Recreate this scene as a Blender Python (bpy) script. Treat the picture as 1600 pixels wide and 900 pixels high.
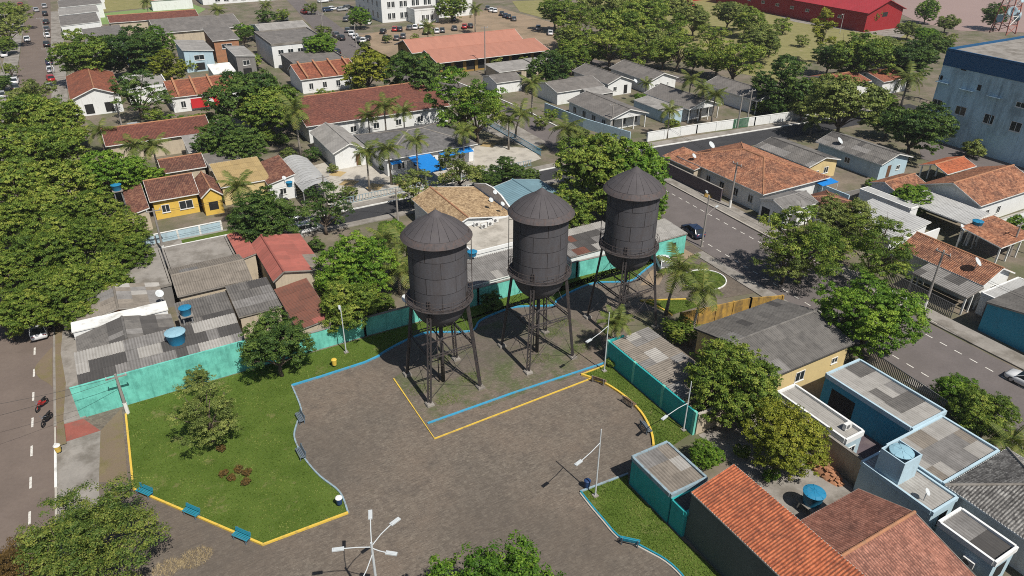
import bpy, bmesh, math, random
import numpy as np
from mathutils import Vector, Matrix, Quaternion

for o in list(bpy.data.objects):
    bpy.data.objects.remove(o)
random.seed(7)
rng = np.random.default_rng(11)
SC = bpy.context.scene
COL = SC.collection
PI = math.pi
R = math.radians

# ------------------------------------------------------------------ camera, sky, sun
# world axes follow the town's street grid: +x along the cross streets, +y along the avenues
FPX, PITCH, ROLL, CAMH, GRID = 1136.2, R(29.95), R(-0.593), 45.0, R(30.2)
CAM = Vector((-23.785, -54.490, CAMH))
cam_d = bpy.data.cameras.new('camera')
cam_d.sensor_width = 36.0
cam_d.lens = 36.0 * FPX / 1600.0
cam_d.clip_start = 0.5
cam_d.clip_end = 6000
cam = bpy.data.objects.new('camera', cam_d)
COL.objects.link(cam)
cam.matrix_world = Matrix.Translation(CAM) @ Matrix.Rotation(-GRID, 4, 'Z') @ Matrix.Rotation(PI / 2 - PITCH, 4, 'X') @ Matrix.Rotation(-ROLL, 4, 'Z')
SC.camera = cam

SUN_AZ, SUN_EL = R(-83.3), R(54.7)
world = bpy.data.worlds.new('World')
SC.world = world
world.use_nodes = True
wn = world.node_tree.nodes
wn.clear()
w_out = wn.new('ShaderNodeOutputWorld')
w_bg = wn.new('ShaderNodeBackground')
w_sky = wn.new('ShaderNodeTexSky')
w_sky.sky_type = 'NISHITA'
w_sky.sun_disc = False
w_sky.sun_elevation = SUN_EL
w_sky.sun_rotation = PI / 2 - SUN_AZ
w_bg.inputs['Strength'].default_value = 0.062
world.node_tree.links.new(w_sky.outputs[0], w_bg.inputs[0])
world.node_tree.links.new(w_bg.outputs[0], w_out.inputs[0])

sun_d = bpy.data.lights.new('sun', 'SUN')
sun_d.energy = 5.0
sun_d.angle = R(0.5)
sun_d.color = (1.0, 0.95, 0.87)
sun = bpy.data.objects.new('sun', sun_d)
COL.objects.link(sun)
sd = Vector((math.cos(SUN_AZ) * math.cos(SUN_EL), math.sin(SUN_AZ) * math.cos(SUN_EL), math.sin(SUN_EL)))
sun.rotation_euler = sd.to_track_quat('Z', 'Y').to_euler()
sun.location = (0, 0, 120)

vs = SC.view_settings
SC.display_settings.display_device = 'sRGB'
vs.view_transform = 'Standard'
vs.look = 'None'
vs.exposure = 0.1
vs.gamma = 1.0
vs.use_curve_mapping = False
SC.cycles.max_bounces = 5
SC.cycles.diffuse_bounces = 2
SC.cycles.glossy_bounces = 2
SC.cycles.transmission_bounces = 3
SC.cycles.transparent_max_bounces = 4
SC.cycles.use_denoising = False
SC.cycles.filter_width = 1.0
SC.cycles.use_adaptive_sampling = True
SC.cycles.adaptive_threshold = 0.008
SC.cycles.volume_bounces = 0
SC.cycles.sample_clamp_indirect = 4.0

# ------------------------------------------------------------------ survey: where a sighted point of the photograph lies in the town
_RM = cam.matrix_world.to_3x3()
def ray(u, v):
    return _RM @ Vector((u - 800.0, 450.0 - v, -FPX))
def Q(u, v, z=0.0):
    d = ray(u, v); t = (z - CAMH) / d.z
    return Vector((CAM.x + d.x * t, CAM.y + d.y * t, z))
def QX(u, v, x):
    d = ray(u, v); t = (x - CAM.x) / d.x
    return CAM + d * t
def QY(u, v, y):
    d = ray(u, v); t = (y - CAM.y) / d.y
    return CAM + d * t
def pxm(p):
    d = (Vector(p) - CAM)
    return FPX / max(1.0, d.dot(_RM @ Vector((0, 0, -1))))

# ------------------------------------------------------------------ materials
MATS = {}
def nd(nt, typ, **kw):
    n = nt.nodes.new(typ)
    for k, v in kw.items():
        setattr(n, k, v)
    return n
def math_n(nt, op, a, b=None, c=None):
    n = nt.nodes.new('ShaderNodeMath'); n.operation = op
    for i, x in enumerate((a, b, c)):
        if x is None: continue
        if isinstance(x, (int, float)): n.inputs[i].default_value = x
        else: nt.links.new(x, n.inputs[i])
    return n.outputs[0]
def mixc(nt, fac, a, b, blend='MIX'):
    n = nt.nodes.new('ShaderNodeMix'); n.data_type = 'RGBA'; n.blend_type = blend
    for sock, x in ((n.inputs[0], fac), (n.inputs[6], a), (n.inputs[7], b)):
        if isinstance(x, (int, float)): sock.default_value = x
        elif isinstance(x, tuple): sock.default_value = (*x[:3], 1)
        else: nt.links.new(x, sock)
    return n.outputs[2]
def noise_n(nt, vec, scale, detail=3.0, rough=0.55):
    n = nt.nodes.new('ShaderNodeTexNoise'); n.inputs['Scale'].default_value = scale
    n.inputs['Detail'].default_value = detail; n.inputs['Roughness'].default_value = rough
    nt.links.new(vec, n.inputs['Vector'])
    return n.outputs[0]
def ramp(nt, fac, stops):
    n = nt.nodes.new('ShaderNodeValToRGB')
    e = n.color_ramp.elements
    while len(e) < len(stops): e.new(0.5)
    for el, (p, c) in zip(e, stops):
        el.position = p; el.color = (*c[:3], 1) if isinstance(c, tuple) else (c, c, c, 1)
    nt.links.new(fac, n.inputs[0])
    return n.outputs[0]
def base_mat(name):
    m = bpy.data.materials.new(name); m.use_nodes = True
    nt = m.node_tree; nt.nodes.clear()
    out = nd(nt, 'ShaderNodeOutputMaterial'); b = nd(nt, 'ShaderNodeBsdfPrincipled')
    nt.links.new(b.outputs[0], out.inputs[0])
    MATS[name] = m
    return m, nt, b
def sc(c, k): return tuple(min(1, x * k) for x in c)
def pos_n(nt):
    return nd(nt, 'ShaderNodeNewGeometry').outputs['Position']
def uv_cells(nt, du, dv, stagger=False):
    uv = nd(nt, 'ShaderNodeUVMap').outputs[0]
    s = nt.nodes.new('ShaderNodeSeparateXYZ'); nt.links.new(uv, s.inputs[0])
    cu = math_n(nt, 'DIVIDE', s.outputs[0], du); cv = math_n(nt, 'DIVIDE', s.outputs[1], dv)
    cmb = nt.nodes.new('ShaderNodeCombineXYZ')
    nt.links.new(math_n(nt, 'FLOOR', cu), cmb.inputs[0]); nt.links.new(math_n(nt, 'FLOOR', cv), cmb.inputs[1])
    obj = nd(nt, 'ShaderNodeObjectInfo')
    nt.links.new(math_n(nt, 'MULTIPLY', obj.outputs['Random'], 91.0), cmb.inputs[2])
    w = nt.nodes.new('ShaderNodeTexWhiteNoise'); w.noise_dimensions = '3D'
    nt.links.new(cmb.outputs[0], w.inputs['Vector'])
    return w.outputs['Value'], math_n(nt, 'FRACT', cv), math_n(nt, 'FRACT', cu)

def plain(name, col, rough=0.75, var=0.18, scale=0.9, rnd=0.0, bump=0.0, bscale=8.0, dirt=None, dirt_amt=0.0, dscale=0.5, metal=0.0, spec=0.3, streak=0.0):
    """painted or mineral surface: broad tone drift, fine grain, optional dirt of its own"""
    m, nt, b = base_mat(name)
    p = pos_n(nt)
    n1 = noise_n(nt, p, scale, 4.0)
    n2 = noise_n(nt, p, scale * 9.0, 2.0)
    f = math_n(nt, 'ADD', math_n(nt, 'MULTIPLY', n1, 0.65), math_n(nt, 'MULTIPLY', n2, 0.35))
    c = ramp(nt, f, [(0.28, sc(col, 1 - var)), (0.72, sc(col, 1 + var))])
    if dirt:
        nz = noise_n(nt, p, dscale, 6.0, 0.68)
        if streak:
            mp = nd(nt, 'ShaderNodeMapping'); mp.inputs['Scale'].default_value = (1.0, 1.0, 0.14); nt.links.new(p, mp.inputs['Vector'])
            nz = math_n(nt, 'ADD', math_n(nt, 'MULTIPLY', nz, 0.5), math_n(nt, 'MULTIPLY', noise_n(nt, mp.outputs[0], streak, 5.0, 0.75), 0.5))
        k = ramp(nt, nz, [(0.60 - dirt_amt * 0.4, 0.0), (0.74 - dirt_amt * 0.3, 1.0)])
        c = mixc(nt, math_n(nt, 'MULTIPLY', k, min(1.0, 0.35 + dirt_amt)), c, dirt)
    if rnd:
        r = nd(nt, 'ShaderNodeObjectInfo').outputs['Random']
        g = math_n(nt, 'ADD', math_n(nt, 'MULTIPLY', r, 2 * rnd), 1 - rnd)
        c = mixc(nt, 1.0, c, g, 'MULTIPLY')
    nt.links.new(c, b.inputs['Base Color'])
    b.inputs['Roughness'].default_value = rough
    b.inputs['Metallic'].default_value = metal
    b.inputs['Specular IOR Level'].default_value = spec
    if bump:
        bn = nd(nt, 'ShaderNodeBump'); bn.inputs['Strength'].default_value = bump; bn.inputs['Distance'].default_value = 0.04
        nt.links.new(noise_n(nt, p, bscale, 4.0), bn.inputs['Height']); nt.links.new(bn.outputs[0], b.inputs['Normal'])
    return m

def tiles(name, cols, stain_shade=(0.05, 0.035, 0.03), amt=0.45, sscale=0.5, du=0.23, dv=0.4, bump=0.6):
    """clay tile: each tile its own firing tone, old dark growth in patches, course steps as relief"""
    m, nt, b = base_mat(name)
    val, fv, fu = uv_cells(nt, du * 2, dv)
    c = ramp(nt, val, [(i / (len(cols) - 1), k) for i, k in enumerate(cols)])
    p = pos_n(nt)
    nz = noise_n(nt, p, sscale, 6.0, 0.7)
    k = ramp(nt, nz, [(0.62 - amt * 0.45, 0.0), (0.74 - amt * 0.2, 1.0)])
    c = mixc(nt, math_n(nt, 'MULTIPLY', k, 0.35 + 0.5 * amt), c, stain_shade)
    pt = noise_n(nt, p, 3.2, 5.0, 0.8)
    c = mixc(nt, ramp(nt, pt, [(0.50, 0.0), (0.62, 0.7)]), c, sc(cols[-1], 1.35))
    c = mixc(nt, ramp(nt, pt, [(0.34, 0.8), (0.47, 0.0)]), c, sc(cols[0], 0.5))
    c = mixc(nt, math_n(nt, 'MULTIPLY', noise_n(nt, p, 7.0, 2.0), 0.35), c, sc(cols[0], 0.5))
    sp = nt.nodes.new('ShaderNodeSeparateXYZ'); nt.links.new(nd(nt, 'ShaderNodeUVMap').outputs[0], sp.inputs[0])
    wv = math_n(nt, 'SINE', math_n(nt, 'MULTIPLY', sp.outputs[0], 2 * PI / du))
    c = mixc(nt, ramp(nt, math_n(nt, 'ADD', math_n(nt, 'MULTIPLY', wv, -0.5), nz), [(0.55, 0.0), (0.95, 0.75)]), c, sc(stain_shade, 0.8))  # shade of the tile troughs painted into the colour, broken up by noise
    nt.links.new(c, b.inputs['Base Color'])
    b.inputs['Roughness'].default_value = 0.85
    bn = nd(nt, 'ShaderNodeBump'); bn.inputs['Strength'].default_value = bump; bn.inputs['Distance'].default_value = 0.06
    nt.links.new(fv, bn.inputs['Height']); nt.links.new(bn.outputs[0], b.inputs['Normal'])
    return m

def sheetmat(name, col, rnd=0.18, stain_shade=(0.035, 0.033, 0.032), amt=0.4, rough=0.8, metal=0.0, cells=None, rib=None):
    """roofing sheet: tone per sheet, weathering blotches, and rib shade painted into the grooves"""
    m, nt, b = base_mat(name)
    p = pos_n(nt)
    r = nd(nt, 'ShaderNodeObjectInfo').outputs['Random']
    if cells:
        r, fv, fu = uv_cells(nt, *cells)
    g = math_n(nt, 'ADD', math_n(nt, 'MULTIPLY', r, 2 * rnd), 1 - rnd)
    n1 = noise_n(nt, p, 1.3, 6.0, 0.7)
    k = ramp(nt, n1, [(0.60 - amt * 0.4, 0.0), (0.80 - amt * 0.2, 1.0)])
    c = mixc(nt, math_n(nt, 'MULTIPLY', k, 0.25 + 0.6 * amt), mixc(nt, 1.0, (*col,), g, 'MULTIPLY'), stain_shade)
    c = mixc(nt, math_n(nt, 'MULTIPLY', noise_n(nt, p, 14.0, 2.0), 0.3), c, sc(col, 0.6))
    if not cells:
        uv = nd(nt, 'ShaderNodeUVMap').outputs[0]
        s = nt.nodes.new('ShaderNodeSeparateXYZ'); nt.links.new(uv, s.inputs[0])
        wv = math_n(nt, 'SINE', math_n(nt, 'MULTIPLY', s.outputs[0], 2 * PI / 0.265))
        c = mixc(nt, ramp(nt, math_n(nt, 'ADD', math_n(nt, 'MULTIPLY', wv, -0.5), math_n(nt, 'MULTIPLY', n1, 1.0)), [(0.45, 0.0), (1.0, 0.6)]), c, sc(stain_shade, 1.3))  # valleys darkened in colour to stand in for shade between the ribs
    if rib:
        uv = nd(nt, 'ShaderNodeUVMap').outputs[0]
        s = nt.nodes.new('ShaderNodeSeparateXYZ'); nt.links.new(uv, s.inputs[0])
        wv = math_n(nt, 'SINE', math_n(nt, 'MULTIPLY', s.outputs[0], 2 * PI / rib))
        bn = nd(nt, 'ShaderNodeBump'); bn.inputs['Strength'].default_value = 0.5; bn.inputs['Distance'].default_value = 0.04
        nt.links.new(wv, bn.inputs['Height']); nt.links.new(bn.outputs[0], b.inputs['Normal'])
    nt.links.new(c, b.inputs['Base Color'])
    b.inputs['Roughness'].default_value = rough
    b.inputs['Metallic'].default_value = metal
    return m

def leafmat(name, dark, mid, light, trans=0.28, gloss=0.3):
    m = bpy.data.materials.new(name); m.use_nodes = True; MATS[name] = m
    nt = m.node_tree; nt.nodes.clear()
    out = nd(nt, 'ShaderNodeOutputMaterial')
    at = nd(nt, 'ShaderNodeAttribute'); at.attribute_name = 'tone'
    r = nd(nt, 'ShaderNodeObjectInfo').outputs['Random']
    t = math_n(nt, 'ADD', at.outputs['Fac'], math_n(nt, 'MULTIPLY', math_n(nt, 'SUBTRACT', r, 0.5), 0.25))
    c = ramp(nt, t, [(0.05, dark), (0.5, mid), (0.95, light)])
    b = nd(nt, 'ShaderNodeBsdfPrincipled'); nt.links.new(c, b.inputs['Base Color'])
    b.inputs['Roughness'].default_value = 0.6; b.inputs['Specular IOR Level'].default_value = gloss
    tr = nd(nt, 'ShaderNodeBsdfTranslucent'); nt.links.new(mixc(nt, 1.0, c, (1.0, 1.0, 0.5), 'MULTIPLY'), tr.inputs[0])
    mx = nd(nt, 'ShaderNodeMixShader'); mx.inputs[0].default_value = trans
    nt.links.new(b.outputs[0], mx.inputs[1]); nt.links.new(tr.outputs[0], mx.inputs[2]); nt.links.new(mx.outputs[0], out.inputs[0])
    return m

def ground_mats():
    # block paving of the square: worn hexagonal blocks, sandy joints, broad dark and dusty areas
    def paving(name, weed):
        m, nt, b = base_mat(name)
        p = pos_n(nt)
        vo = nd(nt, 'ShaderNodeTexVoronoi'); vo.inputs['Scale'].default_value = 3.6; vo.inputs['Randomness'].default_value = 0.55
        nt.links.new(p, vo.inputs['Vector'])
        ve = nd(nt, 'ShaderNodeTexVoronoi', feature='DISTANCE_TO_EDGE'); ve.inputs['Scale'].default_value = 3.6; ve.inputs['Randomness'].default_value = 0.55
        nt.links.new(p, ve.inputs['Vector'])
        sepc = nt.nodes.new('ShaderNodeSeparateColor'); nt.links.new(vo.outputs['Color'], sepc.inputs[0])
        c = ramp(nt, sepc.outputs[0], [(0.0, (0.120, 0.101, 0.082)), (0.5, (0.142, 0.120, 0.098)), (1.0, (0.170, 0.146, 0.119))])
        big = noise_n(nt, p, 0.09, 6.0, 0.65)
        c = mixc(nt, ramp(nt, big, [(0.40, 0.0), (0.66, 0.75)]), c, (0.178, 0.137, 0.105))
        mid = noise_n(nt, p, 0.55, 6.0, 0.7)
        c = mixc(nt, ramp(nt, mid, [(0.50, 0.0), (0.70, 0.7)]), c, (0.088, 0.074, 0.063))
        moss = noise_n(nt, p, 0.23, 7.0, 0.75)
        c = mixc(nt, ramp(nt, moss, [(0.64 - weed * 0.2, 0.0), (0.74 - weed * 0.14, 0.55 + 0.3 * weed)]), c, (0.105 - 0.04 * weed, 0.098, 0.040 - 0.014 * weed))
        mp = nd(nt, 'ShaderNodeMapping'); mp.inputs['Scale'].default_value = (0.9, 5.5, 1.0); nt.links.new(p, mp.inputs['Vector'])
        sk = noise_n(nt, mp.outputs[0], 1.6, 4.0, 0.8)
        c = mixc(nt, ramp(nt, sk, [(0.54, 0.0), (0.66, 0.75)]), c, (0.250, 0.216, 0.172))
        c = mixc(nt, ramp(nt, sk, [(0.36, 0.75), (0.46, 0.0)]), c, (0.070, 0.060, 0.052))
        jt = ramp(nt, ve.outputs['Distance'], [(0.02, 1.0), (0.10, 0.0)])
        c = mixc(nt, math_n(nt, 'MULTIPLY', jt, 0.3), c, (0.085, 0.072, 0.060))
        spk = noise_n(nt, p, 9.0, 3.0, 0.8)
        c = mixc(nt, ramp(nt, spk, [(0.62, 0.0), (0.70, 0.8)]), c, (0.36, 0.33, 0.28))
        wide = noise_n(nt, p, 0.055, 3.0, 0.5)
        c = mixc(nt, ramp(nt, wide, [(0.40, 0.45), (0.52, 0.0)]), c, (0.092, 0.078, 0.065))
        nt.links.new(c, b.inputs['Base Color']); b.inputs['Roughness'].default_value = 0.9; b.inputs['Specular IOR Level'].default_value = 0.2
        bn = nd(nt, 'ShaderNodeBump'); bn.inputs['Strength'].default_value = 0.5; bn.inputs['Distance'].default_value = 0.03
        nt.links.new(ve.outputs['Distance'], bn.inputs['Height']); nt.links.new(bn.outputs[0], b.inputs['Normal'])

    paving('paving', 0.0)
    paving('paving_weedy', 0.92)
    def lawn(name, lo, hi, bare, amt):
        m, nt, b = base_mat(name)
        p = pos_n(nt)
        f = math_n(nt, 'ADD', math_n(nt, 'MULTIPLY', noise_n(nt, p, 0.35, 5.0, 0.65), 0.6), math_n(nt, 'MULTIPLY', noise_n(nt, p, 9.0, 3.0, 0.7), 0.4))
        c = ramp(nt, f, [(0.32, lo), (0.68, hi)])
        pz = noise_n(nt, p, 0.42, 7.0, 0.75)
        c = mixc(nt, ramp(nt, pz, [(0.70 - amt, 0.0), (0.80 - amt, 0.8)]), c, bare)
        spk = noise_n(nt, p, 11.0, 2.0, 0.6)
        c = mixc(nt, ramp(nt, spk, [(0.70, 0.0), (0.75, 0.5)]), c, (0.30, 0.30, 0.16))
        nt.links.new(c, b.inputs['Base Color']); b.inputs['Roughness'].default_value = 0.95; b.inputs['Specular IOR Level'].default_value = 0.1
        bn = nd(nt, 'ShaderNodeBump'); bn.inputs['Strength'].default_value = 0.8; bn.inputs['Distance'].default_value = 0.06
        nt.links.new(noise_n(nt, p, 14.0, 3.0, 0.8), bn.inputs['Height']); nt.links.new(bn.outputs[0], b.inputs['Normal'])
    lawn('lawn', (0.052, 0.090, 0.012), (0.108, 0.158, 0.030), (0.18, 0.17, 0.07), 0.13)
    lawn('weeds', (0.055, 0.075, 0.015), (0.10, 0.105, 0.03), (0.15, 0.12, 0.075), 0.22)
    lawn('park_grass', (0.17, 0.165, 0.065), (0.27, 0.245, 0.11), (0.30, 0.245, 0.155), 0.14)
    lawn('dry_grass', (0.13, 0.115, 0.05), (0.23, 0.185, 0.11), (0.19, 0.145, 0.105), 0.26)

ground_mats()
plain('soil', (0.175, 0.145, 0.112), 0.95, 0.3, 0.25, bump=0.3, dirt=(0.085, 0.098, 0.042), dirt_amt=0.42, dscale=0.14)
plain('earth', (0.27, 0.20, 0.135), 0.95, 0.22, 0.2, bump=0.2, dirt=(0.16, 0.13, 0.085), dirt_amt=0.3, dscale=0.15)
plain('asphalt_brown', (0.150, 0.118, 0.099), 0.9, 0.16, 0.35, bump=0.15, bscale=30, dirt=(0.175, 0.14, 0.115), dirt_amt=0.2, dscale=0.3)
plain('asphalt_grey', (0.134, 0.117, 0.112), 0.9, 0.16, 0.4, bump=0.15, bscale=30, dirt=(0.115, 0.102, 0.095), dirt_amt=0.25, dscale=0.25)
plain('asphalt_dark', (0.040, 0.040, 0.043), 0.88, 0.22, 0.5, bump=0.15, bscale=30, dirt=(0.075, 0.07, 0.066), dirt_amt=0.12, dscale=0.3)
plain('concrete', (0.26, 0.24, 0.215), 0.9, 0.2, 0.5, dirt=(0.12, 0.105, 0.085), dirt_amt=0.35, dscale=0.4)
plain('concrete_pale', (0.42, 0.39, 0.34), 0.9, 0.15, 0.6, dirt=(0.20, 0.18, 0.15), dirt_amt=0.25, dscale=0.5)
plain('red_floor', (0.27, 0.085, 0.065), 0.85, 0.2, 0.8, dirt=(0.17, 0.10, 0.08), dirt_amt=0.25, dscale=0.9)
plain('white_paint', (0.72, 0.72, 0.69), 0.7, 0.08, 1.0, dirt=(0.32, 0.30, 0.26), dirt_amt=0.22, dscale=0.7)
plain('white_wall', (0.70, 0.71, 0.70), 0.8, 0.08, 0.6, dirt=(0.36, 0.34, 0.30), dirt_amt=0.2, dscale=0.6, streak=2.0)
plain('road_paint', (0.62, 0.60, 0.55), 0.8, 0.2, 5.0, dirt=(0.22, 0.19, 0.16), dirt_amt=0.3, dscale=4.0)
plain('yellow_paint', (0.66, 0.45, 0.065), 0.75, 0.14, 2.0, dirt=(0.30, 0.22, 0.09), dirt_amt=0.3, dscale=2.0)
plain('blue_paint', (0.045, 0.29, 0.47), 0.7, 0.14, 2.0, dirt=(0.20, 0.22, 0.20), dirt_amt=0.25, dscale=2.2)
plain('grey_blue_paint', (0.24, 0.33, 0.38), 0.8, 0.14, 2.0, dirt=(0.18, 0.16, 0.13), dirt_amt=0.3, dscale=2.2)
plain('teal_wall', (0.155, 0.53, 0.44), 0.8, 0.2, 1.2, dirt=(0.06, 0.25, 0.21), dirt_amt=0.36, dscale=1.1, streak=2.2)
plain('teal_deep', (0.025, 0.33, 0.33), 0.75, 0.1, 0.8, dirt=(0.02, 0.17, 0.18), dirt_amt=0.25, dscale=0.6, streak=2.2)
plain('pale_blue_wall', (0.40, 0.53, 0.60), 0.8, 0.08, 0.6, dirt=(0.24, 0.28, 0.29), dirt_amt=0.22, dscale=0.5, streak=1.8)
plain('tower_block_blue', (0.46, 0.64, 0.74), 0.8, 0.1, 0.3, dirt=(0.13, 0.17, 0.19), dirt_amt=0.36, dscale=0.16, streak=0.9)
plain('band_blue', (0.016, 0.088, 0.20), 0.7, 0.1, 0.5)
plain('cyan_wall', (0.04, 0.26, 0.38), 0.8, 0.1, 0.6, dirt=(0.05, 0.16, 0.22), dirt_amt=0.2, streak=1.5)
plain('cream_wall', (0.60, 0.47, 0.235), 0.85, 0.08, 0.7, dirt=(0.34, 0.27, 0.16), dirt_amt=0.22, dscale=0.8, streak=2.0)
plain('beige_wall', (0.48, 0.41, 0.31), 0.85, 0.1, 0.7, dirt=(0.25, 0.21, 0.165), dirt_amt=0.3, dscale=0.7, streak=1.8)
plain('yellow_wall', (0.66, 0.44, 0.085), 0.85, 0.08, 0.8, dirt=(0.38, 0.26, 0.09), dirt_amt=0.2, dscale=0.9)
plain('ochre_shade', (0.30, 0.19, 0.06), 0.85, 0.15, 1.0)
plain('ochre_fence', (0.46, 0.28, 0.06), 0.85, 0.2, 1.0, dirt=(0.12, 0.085, 0.045), dirt_amt=0.48, dscale=0.9, streak=1.6)
plain('mauve_wall', (0.105, 0.082, 0.092), 0.85, 0.15, 0.6, dirt=(0.19, 0.155, 0.145), dirt_amt=0.2, dscale=0.5)
plain('charcoal_render', (0.085, 0.105, 0.094), 0.9, 0.12, 0.4, dirt=(0.040, 0.047, 0.045), dirt_amt=0.2, dscale=0.5, streak=1.2)
plain('brick_raw', (0.36, 0.175, 0.095), 0.9, 0.22, 1.6, dirt=(0.22, 0.14, 0.09), dirt_amt=0.3, dscale=1.5)
plain('grey_wall', (0.20, 0.19, 0.18), 0.9, 0.15, 0.6, dirt=(0.09, 0.085, 0.08), dirt_amt=0.3, dscale=0.6, streak=1.8)
plain('red_wall', (0.28, 0.018, 0.022), 0.8, 0.12, 0.3)
plain('red_cloth', (0.50, 0.025, 0.03), 0.7, 0.08, 1.0)
plain('awning_blue', (0.012, 0.19, 0.55), 0.6, 0.08, 1.5)
plain('tank_blue', (0.02, 0.20, 0.36), 0.5, 0.1, 2.0, spec=0.4, dirt=(0.10, 0.15, 0.17), dirt_amt=0.15, dscale=2)
plain('tank_pale', (0.25, 0.42, 0.50), 0.55, 0.1, 2.0)
plain('glass_dark', (0.022, 0.028, 0.032), 0.12, 0.2, 1.0, spec=0.6)
plain('void_dark', (0.02, 0.02, 0.02), 0.9, 0.2, 1.0)
plain('frame_white', (0.66, 0.66, 0.64), 0.5, 0.05, 2.0)
plain('door_wood', (0.14, 0.07, 0.04), 0.6, 0.15, 2.0)
plain('gate_green', (0.05, 0.17, 0.085), 0.6, 0.12, 1.0)
plain('gate_grey', (0.17, 0.17, 0.175), 0.5, 0.12, 1.0, metal=0.3)
plain('galv', (0.42, 0.43, 0.44), 0.45, 0.1, 2.0, metal=0.6)
plain('pole_concrete', (0.27, 0.25, 0.23), 0.9, 0.15, 1.0)
plain('lamp_grey', (0.50, 0.53, 0.54), 0.5, 0.06, 2.0)
plain('cable_black', (0.015, 0.015, 0.016), 0.6, 0.0, 1.0)
plain('tower_steel', (0.090, 0.088, 0.096), 0.8, 0.2, 0.9, dirt=(0.062, 0.052, 0.050), dirt_amt=0.36, dscale=0.9, rnd=0.05, spec=0.08, streak=1.6)
plain('tower_roof', (0.082, 0.075, 0.078), 0.62, 0.16, 0.8, dirt=(0.095, 0.086, 0.084), dirt_amt=0.15, dscale=1.2, rnd=0.06, spec=0.1)
plain('tower_rim', (0.072, 0.063, 0.064), 0.75, 0.25, 3.0, dirt=(0.105, 0.070, 0.060), dirt_amt=0.3, dscale=3.2, rnd=0.06)
plain('tower_leg', (0.050, 0.045, 0.046), 0.65, 0.25, 2.0, dirt=(0.09, 0.065, 0.055), dirt_amt=0.3, dscale=2.5)
plain('rail_rust', (0.075, 0.060, 0.056), 0.7, 0.3, 3.0)
plain('bench_teal', (0.02, 0.22, 0.31), 0.55, 0.12, 3.0)
plain('bench_slate', (0.12, 0.15, 0.18), 0.6, 0.15, 3.0)
plain('bench_wood', (0.19, 0.13, 0.085), 0.7, 0.2, 3.0)
plain('bin_navy', (0.02, 0.05, 0.14), 0.5, 0.1, 2.0)
plain('bark', (0.11, 0.085, 0.065), 0.95, 0.3, 3.0, bump=0.5, bscale=12)
plain('palm_bark', (0.25, 0.22, 0.185), 0.95, 0.25, 3.0, bump=0.4, bscale=9)
plain('rubber', (0.014, 0.014, 0.015), 0.8, 0.1, 3.0)
plain('chrome', (0.5, 0.5, 0.5), 0.3, 0.05, 3.0, metal=0.8)
plain('lamp_red', (0.35, 0.01, 0.01), 0.3, 0.0, 3.0)
plain('water', (0.30, 0.215, 0.19), 0.55, 0.06, 0.02, bump=0.05, bscale=1.5)
plain('court_green', (0.17, 0.25, 0.085), 0.9, 0.12, 0.2)
plain('pool_tile', (0.30, 0.42, 0.45), 0.4, 0.1, 1.0)
plain('antenna_red', (0.36, 0.13, 0.10), 0.6, 0.15, 2.0)
for nm, c in dict(white=(0.68, 0.69, 0.70), silver=(0.36, 0.37, 0.38), black=(0.014, 0.015, 0.017), grey=(0.10, 0.105, 0.11), red=(0.36, 0.02, 0.02), navy=(0.02, 0.035, 0.075)).items():
    plain('car_' + nm, c, 0.25, 0.03, 1.0, spec=0.6)
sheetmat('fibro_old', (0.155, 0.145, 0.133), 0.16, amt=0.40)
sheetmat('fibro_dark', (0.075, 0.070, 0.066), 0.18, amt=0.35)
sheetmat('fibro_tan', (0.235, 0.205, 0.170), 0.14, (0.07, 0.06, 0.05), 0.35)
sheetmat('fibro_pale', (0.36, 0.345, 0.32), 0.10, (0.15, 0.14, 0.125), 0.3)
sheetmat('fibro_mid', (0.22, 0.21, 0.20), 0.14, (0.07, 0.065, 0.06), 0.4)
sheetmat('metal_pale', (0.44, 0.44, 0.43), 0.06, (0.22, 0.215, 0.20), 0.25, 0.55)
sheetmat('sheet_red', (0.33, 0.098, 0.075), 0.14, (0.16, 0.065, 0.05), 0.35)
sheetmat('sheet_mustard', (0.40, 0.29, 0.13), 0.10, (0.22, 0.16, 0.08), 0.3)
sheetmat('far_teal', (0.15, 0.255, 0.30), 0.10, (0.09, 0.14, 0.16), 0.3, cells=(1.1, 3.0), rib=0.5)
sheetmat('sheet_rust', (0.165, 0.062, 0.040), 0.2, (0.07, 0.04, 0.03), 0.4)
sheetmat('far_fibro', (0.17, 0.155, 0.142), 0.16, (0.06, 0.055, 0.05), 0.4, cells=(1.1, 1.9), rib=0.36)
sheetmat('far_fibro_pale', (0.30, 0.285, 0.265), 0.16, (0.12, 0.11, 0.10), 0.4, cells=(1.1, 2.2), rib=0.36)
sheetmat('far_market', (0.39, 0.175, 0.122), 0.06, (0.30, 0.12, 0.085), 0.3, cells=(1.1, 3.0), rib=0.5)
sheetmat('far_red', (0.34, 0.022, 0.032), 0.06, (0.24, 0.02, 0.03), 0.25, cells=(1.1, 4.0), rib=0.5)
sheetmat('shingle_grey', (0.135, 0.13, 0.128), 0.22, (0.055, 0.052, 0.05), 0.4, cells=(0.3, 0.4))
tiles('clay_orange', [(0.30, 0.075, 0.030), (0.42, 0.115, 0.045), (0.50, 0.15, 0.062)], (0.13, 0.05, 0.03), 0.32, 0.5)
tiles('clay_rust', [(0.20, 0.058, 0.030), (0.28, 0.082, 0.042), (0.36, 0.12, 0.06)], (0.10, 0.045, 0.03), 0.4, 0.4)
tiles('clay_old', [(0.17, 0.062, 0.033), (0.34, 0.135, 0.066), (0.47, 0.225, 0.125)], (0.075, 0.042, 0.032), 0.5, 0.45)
tiles('clay_pink', [(0.26, 0.105, 0.070), (0.36, 0.155, 0.105), (0.43, 0.20, 0.14)], (0.11, 0.052, 0.04), 0.42, 0.5)
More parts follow.
